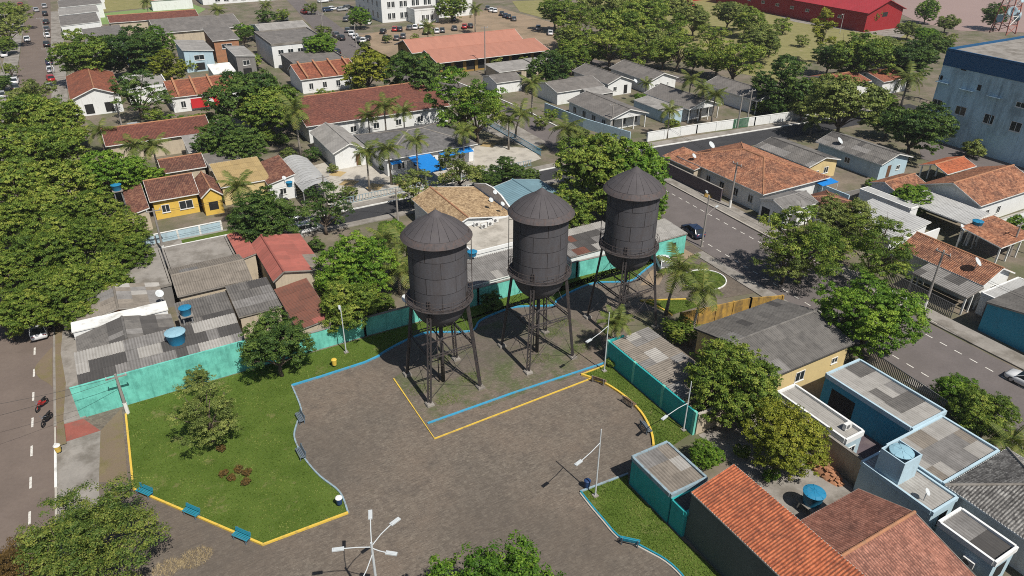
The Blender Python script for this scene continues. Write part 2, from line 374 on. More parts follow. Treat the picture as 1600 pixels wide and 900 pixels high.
tiles('clay_brown', [(0.10, 0.036, 0.024), (0.155, 0.058, 0.038), (0.24, 0.115, 0.07)], (0.055, 0.027, 0.022), 0.42, 0.45)
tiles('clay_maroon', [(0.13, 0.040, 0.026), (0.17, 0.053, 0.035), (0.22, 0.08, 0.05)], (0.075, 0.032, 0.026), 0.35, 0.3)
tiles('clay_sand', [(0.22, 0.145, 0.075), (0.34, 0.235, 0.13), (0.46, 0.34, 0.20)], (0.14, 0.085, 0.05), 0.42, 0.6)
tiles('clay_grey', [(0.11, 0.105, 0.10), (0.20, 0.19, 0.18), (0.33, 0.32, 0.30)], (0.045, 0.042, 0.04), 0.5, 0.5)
leafmat('leaf_mango', (0.056, 0.1064, 0.0134), (0.1512, 0.2296, 0.0291), (0.3248, 0.3584, 0.0616))
leafmat('leaf_deep', (0.0224, 0.0582, 0.0123), (0.0694, 0.1288, 0.0224), (0.1624, 0.2352, 0.0448))
leafmat('leaf_bright', (0.048, 0.12, 0.01), (0.122, 0.235, 0.02), (0.26, 0.37, 0.042))
leafmat('leaf_yellow', (0.08, 0.11, 0.01), (0.19, 0.225, 0.02), (0.34, 0.335, 0.04))
leafmat('leaf_olive', (0.065, 0.0963, 0.0202), (0.168, 0.2184, 0.0493), (0.3248, 0.3528, 0.0952))
leafmat('leaf_palm', (0.05, 0.075, 0.014), (0.12, 0.155, 0.03), (0.25, 0.24, 0.06), 0.2, 0.25)
leafmat('leaf_feather', (0.032, 0.07, 0.012), (0.095, 0.155, 0.026), (0.24, 0.265, 0.05))
leafmat('leaf_straw', (0.20, 0.15, 0.08), (0.32, 0.25, 0.14), (0.45, 0.36, 0.21), 0.1, 0.1)
leafmat('leaf_dry', (0.075, 0.050, 0.018), (0.15, 0.095, 0.028), (0.23, 0.14, 0.035))
leafmat('grass_blade', (0.055, 0.095, 0.012), (0.10, 0.155, 0.026), (0.19, 0.22, 0.055), 0.15, 0.1)

# ------------------------------------------------------------------ mesh helpers
class MB:
    def __init__(s): s.v = []; s.f = []; s.uv = []
    def add(s, vs, fs):
        k = len(s.v); s.v += [tuple(p) for p in vs]; s.f += [tuple(i + k for i in f) for f in fs]; return s
    def box(s, a, b):
        (x0, y0, z0), (x1, y1, z1) = a, b
        return s.add([(x0, y0, z0), (x1, y0, z0), (x1, y1, z0), (x0, y1, z0), (x0, y0, z1), (x1, y0, z1), (x1, y1, z1), (x0, y1, z1)],
                     [(0, 3, 2, 1), (4, 5, 6, 7), (0, 1, 5, 4), (1, 2, 6, 5), (2, 3, 7, 6), (3, 0, 4, 7)])
    def bar(s, p, q, w, h, up=(0, 0, 1)):
        p, q = Vector(p), Vector(q); d = (q - p).normalized(); up = Vector(up)
        if abs(d.dot(up)) > 0.97: up = Vector((1, 0, 0))
        a = d.cross(up).normalized() * w / 2; b = a.cross(d).normalized() * h / 2
        vs = [p - a - b, p + a - b, p + a + b, p - a + b, q - a - b, q + a - b, q + a + b, q - a + b]
        return s.add(vs, [(0, 3, 2, 1), (4, 5, 6, 7), (0, 1, 5, 4), (1, 2, 6, 5), (2, 3, 7, 6), (3, 0, 4, 7)])
    def tube(s, pts, r, n=8, cap=True):
        pts = [Vector(p) for p in pts]
        rs = r if isinstance(r, (list, tuple)) else [r] * len(pts)
        rings = []
        for i, p in enumerate(pts):
            d = (pts[min(i + 1, len(pts) - 1)] - pts[max(i - 1, 0)]).normalized()
            u = Vector((0, 0, 1)) if abs(d.z) < 0.9 else Vector((1, 0, 0))
            a = d.cross(u).normalized(); b = a.cross(d)
            rings.append([p + (a * math.cos(2 * PI * k / n) + b * math.sin(2 * PI * k / n)) * rs[i] for k in range(n)])
        vs = [p for g in rings for p in g]; fs = []
        for i in range(len(pts) - 1):
            for k in range(n):
                k2 = (k + 1) % n
                fs.append((i * n + k, i * n + k2, (i + 1) * n + k2, (i + 1) * n + k))
        if cap: fs += [tuple(range(n))[::-1], tuple((len(pts) - 1) * n + k for k in range(n))]
        return s.add(vs, fs)
    def lathe(s, prof, n=24, c=(0, 0, 0), a0=0.0, a1=2 * PI, thick=0.0):
        full = abs(a1 - a0 - 2 * PI) < 1e-6
        m = n if full else n + 1
        vs = []
        for r, z in prof:
            for k in range(m):
                a = a0 + (a1 - a0) * k / n
                vs.append((c[0] + r * math.cos(a), c[1] + r * math.sin(a), c[2] + z))
        fs = []
        for i in range(len(prof) - 1):
            for k in range(n):
                k2 = (k + 1) % m
                fs.append((i * m + k, i * m + k2, (i + 1) * m + k2, (i + 1) * m + k))
        return s.add(vs, fs)
    def poly(s, pts): return s.add(pts, [tuple(range(len(pts)))])
    def prism(s, pts, z0, z1):
        n = len(pts)
        vs = [(p[0], p[1], z0) for p in pts] + [(p[0], p[1], z1) for p in pts]
        return s.add(vs, [tuple(range(n))[::-1], tuple(range(n, 2 * n))] + [(i, (i + 1) % n, n + (i + 1) % n, n + i) for i in range(n)])
    def mesh(s, name, smooth=False):
        me = bpy.data.meshes.new(name); me.from_pydata(s.v, [], s.f)
        if s.uv:
            l = me.uv_layers.new(name='UVMap')
            vi = np.empty(len(me.loops), dtype=np.int32); me.loops.foreach_get('vertex_index', vi)
            l.data.foreach_set('uv', np.array(s.uv, dtype=np.float32)[vi].ravel())
        if smooth: me.polygons.foreach_set('use_smooth', [True] * len(me.polygons))
        return me
    def build(s, name, mat, parent=None, smooth=False, loc=None):
        return link(name, s.mesh(name, smooth), mat, parent, loc)

def link(name, me, mat=None, parent=None, loc=None, mw=None):
    if mat and not me.materials: me.materials.append(MATS[mat])
    o = bpy.data.objects.new(name, me); COL.objects.link(o)
    if parent: o.parent = parent
    if loc is not None: o.location = loc
    if mw is not None: o.matrix_local = mw
    return o
def tag(o, label, cat, group=None):
    o['label'] = label; o['category'] = cat
    if group: o['group'] = group
    return o
def thing(name, label, cat, loc=(0, 0, 0), rz=0.0, group=None, scale=None):
    o = bpy.data.objects.new(name, None); COL.objects.link(o)
    o.location = loc; o.rotation_euler = (0, 0, rz); o.empty_display_size = 0.3
    if scale is not None: o.scale = scale
    return tag(o, label, cat, group)
def struct(name, mb, mat, smooth=False):
    o = mb.build(name, mat, None, smooth); o['kind'] = 'structure'; return o
def sheet(name, pts, z, mat):
    return struct(name, MB().poly([(p[0], p[1], z) for p in pts]), mat)
def smooth_line(pts, k=5):
    pts = [Vector((p[0], p[1], 0)) for p in pts]; out = []
    for i in range(len(pts) - 1):
        p0, p1, p2, p3 = pts[max(i - 1, 0)], pts[i], pts[i + 1], pts[min(i + 2, len(pts) - 1)]
        for j in range(k):
            t = j / k
            out.append(0.5 * ((2 * p1) + (p2 - p0) * t + (2 * p0 - 5 * p1 + 4 * p2 - p3) * t * t + (3 * p1 - p0 - 3 * p2 + p3) * t ** 3))
    return out + [pts[-1]]
def ribbon(pts, w, z0, z1):
    """a kerb or strip that follows a line"""
    pts = [Vector((p[0], p[1], 0)) for p in pts]; mb = MB(); n = len(pts); vs = []
    for i, p in enumerate(pts):
        d = (pts[min(i + 1, n - 1)] - pts[max(i - 1, 0)]).normalized(); a = Vector((-d.y, d.x, 0)) * w / 2
        vs += [(p + a) + Vector((0, 0, z0)), (p - a) + Vector((0, 0, z0)), (p - a) + Vector((0, 0, z1)), (p + a) + Vector((0, 0, z1))]
    fs = [(3, 2, 1, 0), (4 * n - 4, 4 * n - 3, 4 * n - 2, 4 * n - 1)]
    for i in range(n - 1):
        for k in range(4):
            k2 = (k + 1) % 4
            fs.append((4 * i + k, 4 * i + k2, 4 * i + 4 + k2, 4 * i + 4 + k))
    return mb.add(vs, fs)
def px(lst, z=0.0): return [Q(u, v, z) for u, v in lst]
ORD = ['first', 'second', 'third', 'fourth', 'fifth', 'sixth', 'seventh', 'eighth', 'ninth', 'tenth', 'eleventh', 'twelfth', 'thirteenth', 'fourteenth',
       'fifteenth', 'sixteenth', 'seventeenth', 'eighteenth', 'nineteenth', 'twentieth', 'twenty-first', 'twenty-second', 'twenty-third', 'twenty-fourth', 'twenty-fifth']

# ------------------------------------------------------------------ ground, streets, square
g = MB().poly([(-1500, -300, -0.03), (1800, -300, -0.03), (1800, 2500, -0.03), (-1500, 2500, -0.03)])
struct('ground', g, 'soil')
sheet('square_paving', [(-33.9, -75), (40, -75), (7.6, -50), (7.6, -25), (12.6, -19), (16.4, -18.4), (16.4, -6.2), (22, -5.2), (22.5, 1.5), (30, 0), (43, -3), (43.2, 11.3), (36, 11.3), (-32, 11.3), (-33.9, 11.3)], 0.0, 'paving')

def road_x(pts_l, pts_r, name, mat, z=0.004):
    sheet(name, list(pts_l) + list(reversed(pts_r)), z, mat)
# avenue on the west side
av_r = [(-35.7, -75), (-34.5, 0), (-33.8, 30), (-29.6, 250), (-24, 600)]
av_l = [(-43.0, -75), (-42.0, 0), (-41.2, 30), (-37.0, 250), (-31, 600)]
road_x(av_l, av_r, 'avenue', 'asphalt_brown')
def av(y, d=0.0): return (-34.5 + 0.0196 * y + d, y)
# eastern street
st_r = [(53.2, -90), (53.4, -25), (54.0, 0), (55.3, 30), (55.6, 60), (55.4, 85), (52.5, 115), (49.0, 150), (53.0, 205), (58.5, 265), (75, 420)]
st_l = [(42.3, -90), (42.4, -22), (43.3, 5), (44.6, 30), (47.5, 55), (49.6, 70), (47.8, 85), (43.0, 115), (39.0, 150), (45.0, 205), (52.2, 265), (66, 420)]
road_x(smooth_line(st_l), smooth_line(st_r), 'street', 'asphalt_grey')
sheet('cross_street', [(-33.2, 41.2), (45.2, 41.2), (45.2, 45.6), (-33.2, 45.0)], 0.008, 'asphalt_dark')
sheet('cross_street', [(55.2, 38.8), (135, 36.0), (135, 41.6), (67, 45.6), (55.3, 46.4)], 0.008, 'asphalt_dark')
sheet('back_street', px([(862, 92), (905, 88), (1000, 108), (1150, 132), (1240, 150), (1240, 160), (1100, 138), (990, 112), (880, 96)]), 0.006, 'asphalt_grey')
sheet('car_park', [(49.5, 83), (40, 83), (44, 56), (49.0, 58)], 0.009, 'concrete')
sheet('clinic_forecourt', px([(480, 262), (560, 238), (720, 222), (830, 232), (846, 248), (690, 300), (560, 330), (505, 318)]), 0.004, 'concrete_pale')
sheet('dirt_lot', px([(548, 58), (640, 40), (780, 12), (880, 40), (925, 75), (935, 96), (865, 92), (850, 72), (640, 100), (590, 100), (575, 85)]), 0.004, 'earth')
sheet('park_lawn', px([(905, 0), (885, 20), (960, 60), (1000, 85), (1130, 108), (1215, 128), (1262, 100), (1330, 80), (1430, 62), (1400, 45), (1215, 20), (1190, 0), (1180, -20), (900, -20)]), 0.004, 'park_grass')
sheet('park_lawn', px([(800, 2), (850, 0), (878, 14), (870, 34), (812, 18)]), 0.006, 'park_grass')
sheet('park_path', smooth_line(px([(1015, 42), (1030, 46), (1046, 55), (1049, 64), (1040, 63), (1034, 52), (1018, 46)]), 3), 0.010, 'concrete')
sheet('warehouse_yard', px([(1180, 10), (1240, 34), (1405, 60), (1420, 50), (1380, 38), (1345, 42), (1215, 18)]), 0.012, 'concrete')
sheet('sports_field', px([(138, 40), (300, 28), (322, 14), (300, 6), (150, 22)]), 0.004, 'court_green')
sheet('pool_terrace', px([(150, 20), (300, 5), (290, -10), (150, -10)]), 0.006, 'park_grass')
sheet('river', px([(1396, -2), (1404, 20), (1438, 36), (1500, 48), (1560, 50), (1640, 52)]) + [Vector((900, 60, 0)), Vector((1700, 900, 0)), Vector((700, 900, 0))], 0.02, 'water')
sheet('side_street', px([(1440, 248), (1600, 292), (1600, 240), (1480, 205), (1430, 200)]), 0.004, 'asphalt_grey')
sheet('yard_earth', [(17, -33), (24, -33), (24.2, -18.8), (17, -18.8)], 0.004, 'concrete')
sheet('yard_courtyard', [(27, -30), (31, -30), (31, -20), (27, -20)], 0.006, 'mauve_wall')

for cx_, cy_, w_ in ((9.0, 61.0, 1.6), (9.3, 56.0, 1.8), (12.5, 52.5, 1.7), (17.0, 51.6, 1.6), (24.8, 51.2, 1.5), (38.5, 62.0, 1.8), (38.0, 68.0, 1.8)):
    sheet('forecourt_paint', [(cx_ - w_, cy_), (cx_, cy_ - w_), (cx_ + w_, cy_), (cx_, cy_ + w_)], 0.012, 'sheet_mustard')
# pavements with kerb edges (raised)
def pavement(pts, mat='concrete', h=0.13):
    struct('pavement', MB().prism([(p[0], p[1]) for p in pts], -0.02, h), mat)
pavement([av(11.2), av(40.5), (-31.3, 40.5), (-31.6, 11.2)], 'concrete')
pavement([av(46.0), av(260), (-26, 260), (-30.5, 46.0)], 'concrete')
pavement([(-42.1, -5), (-41.2, 30), (-37.2, 250), (-40.5, 250), (-45, 30), (-45.5, -5)], 'concrete')
sheet('pavement', [(-34.2, 11.2), (-31.9, 11.25), (-30.6, 8.6), (-34.3, 8.4)], 0.012, 'red_floor')
sheet('pavement', [av(8.4, 0.2), (-30.6, 8.6), (-31.2, 1.5), (-31.8, -12), av(-12, 0.2)], 0.008, 'concrete')
sheet('pavement', [(-30.6, 8.6), (-28.6, 11.2), (-29.1, 0.3), (-31.2, 1.5)], 0.006, 'dry_grass')
pavement([(-30.4, 45.2), (45.0, 45.8), (45.0, 47.6), (-30.4, 47.0)], 'concrete')
pavement([(-31.0, 39.6), (42.5, 39.6), (42.5, 41.0), (-31.0, 41.0)], 'concrete')
pavement([(-18, 45.35), (-11, 45.4), (-11, 46.6), (-18, 46.5)], 'lawn', 0.15)
pavement([(54.1, 0), (55.4, 30), (55.5, 37), (58.6, 37), (57.6, 10), (56.9, 0)], 'concrete')
pavement([(53.6, -60), (53.7, -18), (54.05, 0), (56.9, 0), (56.4, -18), (56.0, -60)], 'concrete')
pavement([(40.9, -8), (41.6, 9), (43.2, 9), (42.9, -8)], 'concrete', 0.1)
pavement([(41.0, -60), (41.0, -23), (42.2, -23), (42.2, -60)], 'concrete', 0.1)
pavement([(55.6, 46.6), (67, 45.9), (104, 42.9), (130, 41.8), (130, 43.6), (104, 44.9), (67, 48.0), (57, 48.8)], 'concrete')
sheet('verge', [av(8, 0.25), av(14, 0.22), av(22, 0.2), av(30, 0.22), av(38, 0.2), av(38, 0.75), av(30, 1.0), av(24, 0.7), av(18, 1.1), av(12, 0.8), av(8, 1.0)], 0.136, 'dry_grass')
sheet('verge', smooth_line([av(26, -0.1), av(24.5, -0.9), av(22.5, -1.7), av(20.5, -1.3), av(19, -0.5), av(18, -0.1)], 3), 0.012, 'dry_grass')
for off, y0, y1, xm in ((0, -30, 40, 51.9), (1, -50, 12, 45.0)):
    mb = MB(); y = y0
    while y < y1:
        x = xm + 0.045 * y
        mb.add([(x - 0.07, y, 0.010), (x + 0.07, y, 0.010), (x + 0.10, y + 0.85, 0.010), (x - 0.04, y + 0.85, 0.010)], [(0, 1, 2, 3)]); y += 1.75
    struct('road_marking', mb, 'road_paint')
mb = MB(); y = -40
while y < 70:
    x = -36.25 + 0.0196 * y
    mb.add([(x - 0.09, y, 0.009), (x + 0.09, y, 0.009), (x + 0.12, y + 1.5, 0.009), (x - 0.06, y + 1.5, 0.009)], [(0, 1, 2, 3)]); y += 4.35
struct('road_marking', mb, 'road_paint')
def kerb(pts, mat, w=0.16, h=0.13, name='kerb'):
    struct(name, ribbon(pts, w, -0.02, h), mat)
kerb([av(y, 0.12) for y in (-40, -5, 11)], 'concrete_pale')
kerb([av(y, 0.12) for y in (2.5, 8.5)], 'white_paint', 0.2, 0.15)
kerb([(-31, 45.1), (0, 45.35), (45, 45.7)], 'white_paint', 0.18, 0.17)
kerb([(55.4, 46.5), (67, 45.75), (104, 42.75), (130, 41.6)], 'white_paint', 0.25, 0.17)
kerb(smooth_line([(55.75, 48), (56.0, 66), (55.9, 84), (52.8, 114)]), 'white_paint', 0.25, 0.15)
kerb([(54.0, -18), (54.3, 0), (55.5, 30)], 'concrete_pale', 0.2, 0.16)

# lawns of the square
wall_y = 11.45
lk = smooth_line(px([(544, 802), (531, 770), (500, 745), (478, 720), (465, 698), (460, 680), (465, 660), (471, 641), (456, 603)]), 4)
bk = px([(456, 603), (505, 588), (570, 567), (592, 557)]) + smooth_line(px([(592, 557), (600, 551), (625, 537), (650, 526), (673, 520), (735, 518), (750, 502), (780, 488), (809, 480), (862, 478), (871, 469), (898, 454), (929, 443), (967, 441), (989, 438), (1011, 420), (1064, 383)]), 4)
yk = px([(197, 648), (209, 765), (411, 852), (544, 802)])
LAWN1 = yk + lk[1:] + bk[1:] + [Vector((40.5, 9.7, 0)), Vector((35.5, 9.7, 0)), Vector((33, 11.3, 0)), Vector((-28.2, 11.35, 0))]
sheet('lawn', LAWN1, 0.03, 'lawn')
kerb(yk, 'yellow_paint', 0.18, 0.16)
kerb(lk, 'grey_blue_paint', 0.14, 0.15)
kerb(bk, 'blue_paint', 0.2, 0.16)
rk = px([(908, 586), (926, 592)]) + smooth_line(px([(926, 592), (945, 600), (966, 613), (985, 628), (1002, 646), (1013, 665), (1019, 682), (1021, 697)]), 3)
LAWN2 = rk + px([(1046, 692)]) + [Vector((12.6, -19.0, 0)), Vector((16.35, -18.4, 0)), Vector((16.35, -5.9, 0))] + px([(950, 567)])
sheet('lawn', LAWN2, 0.03, 'lawn')
kerb(rk, 'yellow_paint', 0.2, 0.2)
kerb(px([(908, 586), (935, 576), (946, 571)]), 'yellow_paint', 0.12, 0.14)
tk = px([(981, 741), (907, 769)]) + smooth_line(px([(907, 769), (925, 792), (943, 813), (965, 838), (985, 846), (1012, 860), (1040, 876), (1065, 899), (1090, 935)]), 3)
LAWN3 = tk + px([(1150, 935), (1125, 899)]) + [Vector((7.5, -27, 0)), Vector((7.45, -20.7, 0))]
sheet('lawn', LAWN3, 0.03, 'lawn')
kerb(tk[1:], 'bench_teal', 0.12, 0.18)
kerb([p + Vector((-0.13, -0.1, 0)) for p in tk[2:]], 'concrete_pale', 0.12, 0.12)
kerb(tk[:2], 'grey_blue_paint', 0.16, 0.14)
ell = [(37.8 + 2.9 * math.cos(t), 2.9 + 2.55 * math.sin(t)) for t in np.linspace(0, 2 * PI, 33)]
sheet('lawn', ell[:-1], 0.03, 'lawn')
kerb(ell, 'white_paint', 0.14, 0.13)
LAWN4 = px([(1000, 470), (1072, 468), (1095, 478), (1062, 488), (1050, 492), (1028, 482)])
sheet('lawn', LAWN4, 0.03, 'lawn')
kerb(px([(1072, 468), (1000, 470)]) + smooth_line(px([(1000, 470), (1016, 474), (1034, 483), (1050, 493)]), 3), 'yellow_paint', 0.16, 0.14)
sheet('path', px([(1000, 446), (1016, 424), (1068, 388), (1085, 398), (1040, 425), (1030, 445)]), 0.006, 'earth')
# paved tower enclosure with weeds in the joints
sheet('tower_enclosure', px([(613, 592), (669, 668), (948, 570), (935, 520), (880, 490), (780, 500), (700, 530)]), 0.006, 'paving_weedy')
kerb(px([(615, 592), (679, 686), (926, 591)]), 'yellow_paint', 0.13, 0.10)
kerb(px([(668, 662), (800, 615), (946, 567)]), 'blue_paint', 0.22, 0.10)

# grass that stands up from the lawns, too fine to count
def in_poly(x, y, P):
    c = False; j = len(P) - 1
    for i in range(len(P)):
        if (P[i][1] > y) != (P[j][1] > y) and x < (P[j][0] - P[i][0]) * (y - P[i][1]) / (P[j][1] - P[i][1]) + P[i][0]: c = not c
        j = i
    return c
def grass(P, n, label, h=0.055):
    xs = [p[0] for p in P]; ys = [p[1] for p in P]; vs = []; fs = []; tone = []
    k = 0
    while k < n:
        x = random.uniform(min(xs), max(xs)); y = random.uniform(min(ys), max(ys))
        if not in_poly(x, y, P): k += 0.2; continue
        tn = 0.5 + 0.35 * math.sin(x * 1.3 + math.sin(y * 0.9)) * math.cos(y * 1.1) + random.gauss(0, 0.2)
        for _ in range(2):
            a = random.uniform(0, 2 * PI); w = random.uniform(0.03, 0.06); hh = h * random.uniform(0.6, 1.5)
            dx, dy = math.cos(a) * w, math.sin(a) * w; i = len(vs)
            lx, ly = random.gauss(0, 0.06), random.gauss(0, 0.06)
            vs += [(x - dx, y - dy, 0.025), (x + dx, y + dy, 0.025), (x + lx, y + ly, 0.03 + hh)]; fs.append((i, i + 1, i + 2)); tone.append(tn)
        k += 1
    me = bpy.data.meshes.new('grass'); me.from_pydata(vs, [], fs)
    at = me.attributes.new('tone', 'FLOAT', 'FACE'); at.data.foreach_set('value', tone)
    o = link('grass', me, 'grass_blade'); o['kind'] = 'stuff'; o['label'] = label; o['category'] = 'grass'
grass(LAWN1, 26000, 'short green grass on the large lawn and strip along the teal wall')
grass(LAWN2, 5000, 'short green grass between the curved yellow kerb and shaded teal wall')
grass(LAWN3, 5500, 'short green grass beside the teal block and charcoal house wall')
grass(LAWN4 , 1200, 'short green grass in the small yellow-kerbed bed by the third tower')
grass(ell[:-1], 1800, 'short green grass in the round white-kerbed bed by the street')

# ------------------------------------------------------------------ three water towers
TANK_R, ROOF_R = 2.70, 3.26
_tm = {}
def tower_meshes():
    T = _tm
    zc = [10.0, 11.62, 13.24, 14.86, 16.52]
    npl = 6
    a = 2 * PI / npl
    T['plates'] = []
    for i in range(4):
        mb = MB(); gp = 0.011
        mb.lathe([(TANK_R, zc[i] + 0.02), (TANK_R + 0.006 * (i % 2), zc[i + 1] - 0.02)], 10, (0, 0, 0), gp, a - gp)
        T['plates'].append(mb.mesh('plate', True))
    mb = MB(); mb.lathe([(TANK_R - 0.03, 9.9), (TANK_R - 0.03, 16.6)], 48); T['core'] = mb.mesh('tank', True)
    mb = MB(); prof = [(TANK_R * math.cos(t), 10.0 - 3.0 * math.sin(t)) for t in np.linspace(0, PI / 2 * 0.97, 9)]
    prof.append((0.2, 6.95)); mb.lathe(prof, 40); T['bowl'] = mb.mesh('bowl', True)
    nr = 20; a = 2 * PI / nr
    mb = MB(); mb.lathe([(0.55, 18.45), (1.3, 18.03), (2.1, 17.52), (2.82, 16.92)], 4, (0, 0, 0), 0.006, a - 0.006); T['roofp'] = mb.mesh('roof_plate', False)
    mb = MB(); mb.lathe([(2.80, 16.90), (3.1, 16.62), (ROOF_R, 16.40), (ROOF_R - 0.03, 16.38), (2.72, 16.66)], 4, (0, 0, 0), 0.002, a - 0.002); T['rimp'] = mb.mesh('rim_plate', False)
    mb = MB(); mb.lathe([(2.79, 16.87), (0.5, 18.42)], 40); T['under'] = mb.mesh('roof', True)
    mb = MB(); mb.lathe([(0.66, 18.38), (0.60, 18.46), (0.12, 18.84), (0.0, 18.90)], 20); mb.tube([(0, 0, 18.85), (0, 0, 19.02)], 0.04, 6); T['cap'] = mb.mesh('roof_cap', False)
    mb = MB(); mb.lathe([(TANK_R, 9.93), (3.22, 9.93), (3.24, 10.0), (3.22, 10.03), (TANK_R, 10.03)], 40); T['deck'] = mb.mesh('balcony_deck', False)
    mb = MB()
    for z, r_ in ((10.95, 0.020), (10.62, 0.012), (10.30, 0.012)):
        ring = [(3.18 * math.cos(t), 3.18 * math.sin(t), z) for t in np.linspace(0, 2 * PI, 41)]
        mb.tube(ring, r_, 5, False)
    for k in range(20):
        t = 2 * PI * k / 20; c, s = 3.18 * math.cos(t), 3.18 * math.sin(t)
        mb.tube([(c, s, 10.0), (c, s, 10.96)], 0.022, 5)
        t2 = 2 * PI * (k + 1) / 20
        mb.tube([(c, s, 10.30), (3.18 * math.cos(t2), 3.18 * math.sin(t2), 10.62)], 0.012, 4)
        mb.tube([(c, s, 10.62), (3.18 * math.cos(t2), 3.18 * math.sin(t2), 10.30)], 0.012, 4)
    T['rail'] = mb.mesh('railing', False)
    # one lattice leg: corner at (+,+)
    f0, f1, z1 = 2.77, 1.93, 10.0
    mb = MB(); b = Vector((f0, f0, 0.25)); t = Vector((f1, f1, z1)); d = (t - b)
    side = Vector((1, -1, 0)).normalized() * 0.155
    for s_ in (1, -1):
        mb.bar(b + side * s_, t + side * s_, 0.10, 0.22, (1, 1, 0))
    n = 22
    for k in range(n):
        p = b + d * (k / n); q = b + d * ((k + 1) / n); s_ = 1 if k % 2 else -1
        for off in (0.1, -0.1):
            o_ = Vector((1, 1, 0)).normalized() * off
            mb.bar(p + side * s_ + o_, q - side * s_ + o_, 0.05, 0.02, (1, 1, 0))
    T['leg'] = mb.mesh('leg')
    T['pad'] = MB().lathe([(0.0, 0.3), (0.42, 0.3), (0.52, 0.2), (0.55, -0.02)], 4, (f0, f0, 0), PI / 4, 2 * PI + PI / 4).mesh('foot_pad')
    # strut between two legs at mid height, x direction at y = +f
    def at(z): return f0 + (f1 - f0) * (z - 0.25) / (z1 - 0.25)
    mb = MB(); z = 5.1; f = at(z)
    for dz in (0.14, -0.14):
        mb.bar((-f, f, z + dz), (f, f, z + dz), 0.10, 0.07)
    for k in range(12):
        x0 = -f + 2 * f * k / 12; x1 = -f + 2 * f * (k + 1) / 12; s_ = 0.14 if k % 2 else -0.14
        mb.bar((x0, f, z + s_), (x1, f, z - s_), 0.03, 0.03)
    T['strut'] = mb.mesh('strut')
    mb = MB()
    for (za, zb) in ((0.5, 5.0), (5.2, 9.7)):
        fa, fb = at(za), at(zb)
        mb.tube([(-fa, fa, za), (fb, fb, zb)], 0.022, 5); mb.tube([(fa, fa, za), (-fb, fb, zb)], 0.022, 5)
    T['rod'] = mb.mesh('tie_rod')
    mb = MB(); mb.tube([(0, 0, 0), (0, 0, 7.2)], 0.19, 12); T['riser'] = mb.mesh('riser_pipe', True)
    mb = MB(); mb.tube([(-0.42, 0.1, 0), (-0.42, 0.1, 7.6)], 0.06, 8); mb.tube([(0.2, 0.42, 0), (0.2, 0.42, 7.6)], 0.06, 8); T['pipe'] = mb.mesh('side_pipe', True)
    mb = MB(); mb.bar((-2.4, 0, 5.1), (2.4, 0, 5.1), 0.1, 0.12); mb.bar((0, -2.4, 5.1), (0, 2.4, 5.1), 0.1, 0.12); T['cross'] = mb.mesh('inner_strut')
    # ladder from the balcony to the eave, with the door stiffeners
    mb = MB()
    for s_ in (-0.2, 0.2): mb.tube([(s_, -3.12, 10.0), (s_, -3.12, 16.3), (s_, -2.9, 16.9)], 0.03, 5)
    for k in range(20): mb.tube([(-0.2, -3.12, 10.3 + 0.3 * k), (0.2, -3.12, 10.3 + 0.3 * k)], 0.016, 4)
    for zz in (11.5, 13.5, 15.5): mb.bar((0, -3.12, zz), (0, -2.7, zz), 0.04, 0.04)
    T['ladder'] = mb.mesh('ladder')
    mb = MB()
    for s_ in (-0.11, 0.11): mb.box((s_ - 0.04, -2.80, 9.9), (s_ + 0.04, -2.69, 11.0))
    T['stiff'] = mb.mesh('stiffener')
tower_meshes()
def rotz(a): return Matrix.Rotation(a, 4, 'Z')
def water_tower(x, y, label, seam, lad):
    t = thing('water_tower', label, 'water tower', (x, y, 0), 0, 'three old riveted water towers on the square')
    T = _tm
    tank = link('tank', T['core'], 'tower_leg', t)
    for i in range(4):
        for k in range(6):
            link('plate', T['plates'][i], 'tower_steel', tank, None, rotz(2 * PI / 6 * (k + 0.5 * (i % 2)) + seam))
    link('bowl', T['bowl'], 'tower_steel', t)
    rf = link('roof', T['under'], 'tower_leg', t)
    for k in range(20):
        link('roof_plate', T['roofp'], 'tower_roof', rf, None, rotz(2 * PI / 20 * k))
        link('rim_plate', T['rimp'], 'tower_rim', rf, None, rotz(2 * PI / 20 * (k + 0.5)))
    link('roof_cap', T['cap'], 'tower_roof', rf)
    link('balcony_deck', T['deck'], 'tower_leg', t); link('railing', T['rail'], 'rail_rust', t)
    for k in range(4):
        l = link('leg', T['leg'], 'tower_leg', t, None, rotz(PI / 2 * k)); link('foot_pad', T['pad'], 'concrete', l)
        link('strut', T['strut'], 'tower_leg', t, None, rotz(PI / 2 * k)); link('tie_rod', T['rod'], 'tower_leg', t, None, rotz(PI / 2 * k))
        link('stiffener', T['stiff'], 'tower_leg', t, None, rotz(PI / 4 + PI / 2 * k))
    link('riser_pipe', T['riser'], 'tower_leg', t); link('side_pipe', T['pipe'], 'tower_leg', t); link('inner_strut', T['cross'], 'tower_leg', t)
    link('ladder', T['ladder'], 'rail_rust', t, None, rotz(lad))
    return t
water_tower(0, 0, 'dark steel water tower nearest the large lawn, first of the three in line', 0.2, R(60))
water_tower(10.98, -0.21, 'dark steel water tower standing between the other two, ladder up its side', 0.75, R(-122))
water_tower(22.5, 0.05, 'dark steel water tower nearest the street and the parked white car', 0.35, R(-130))

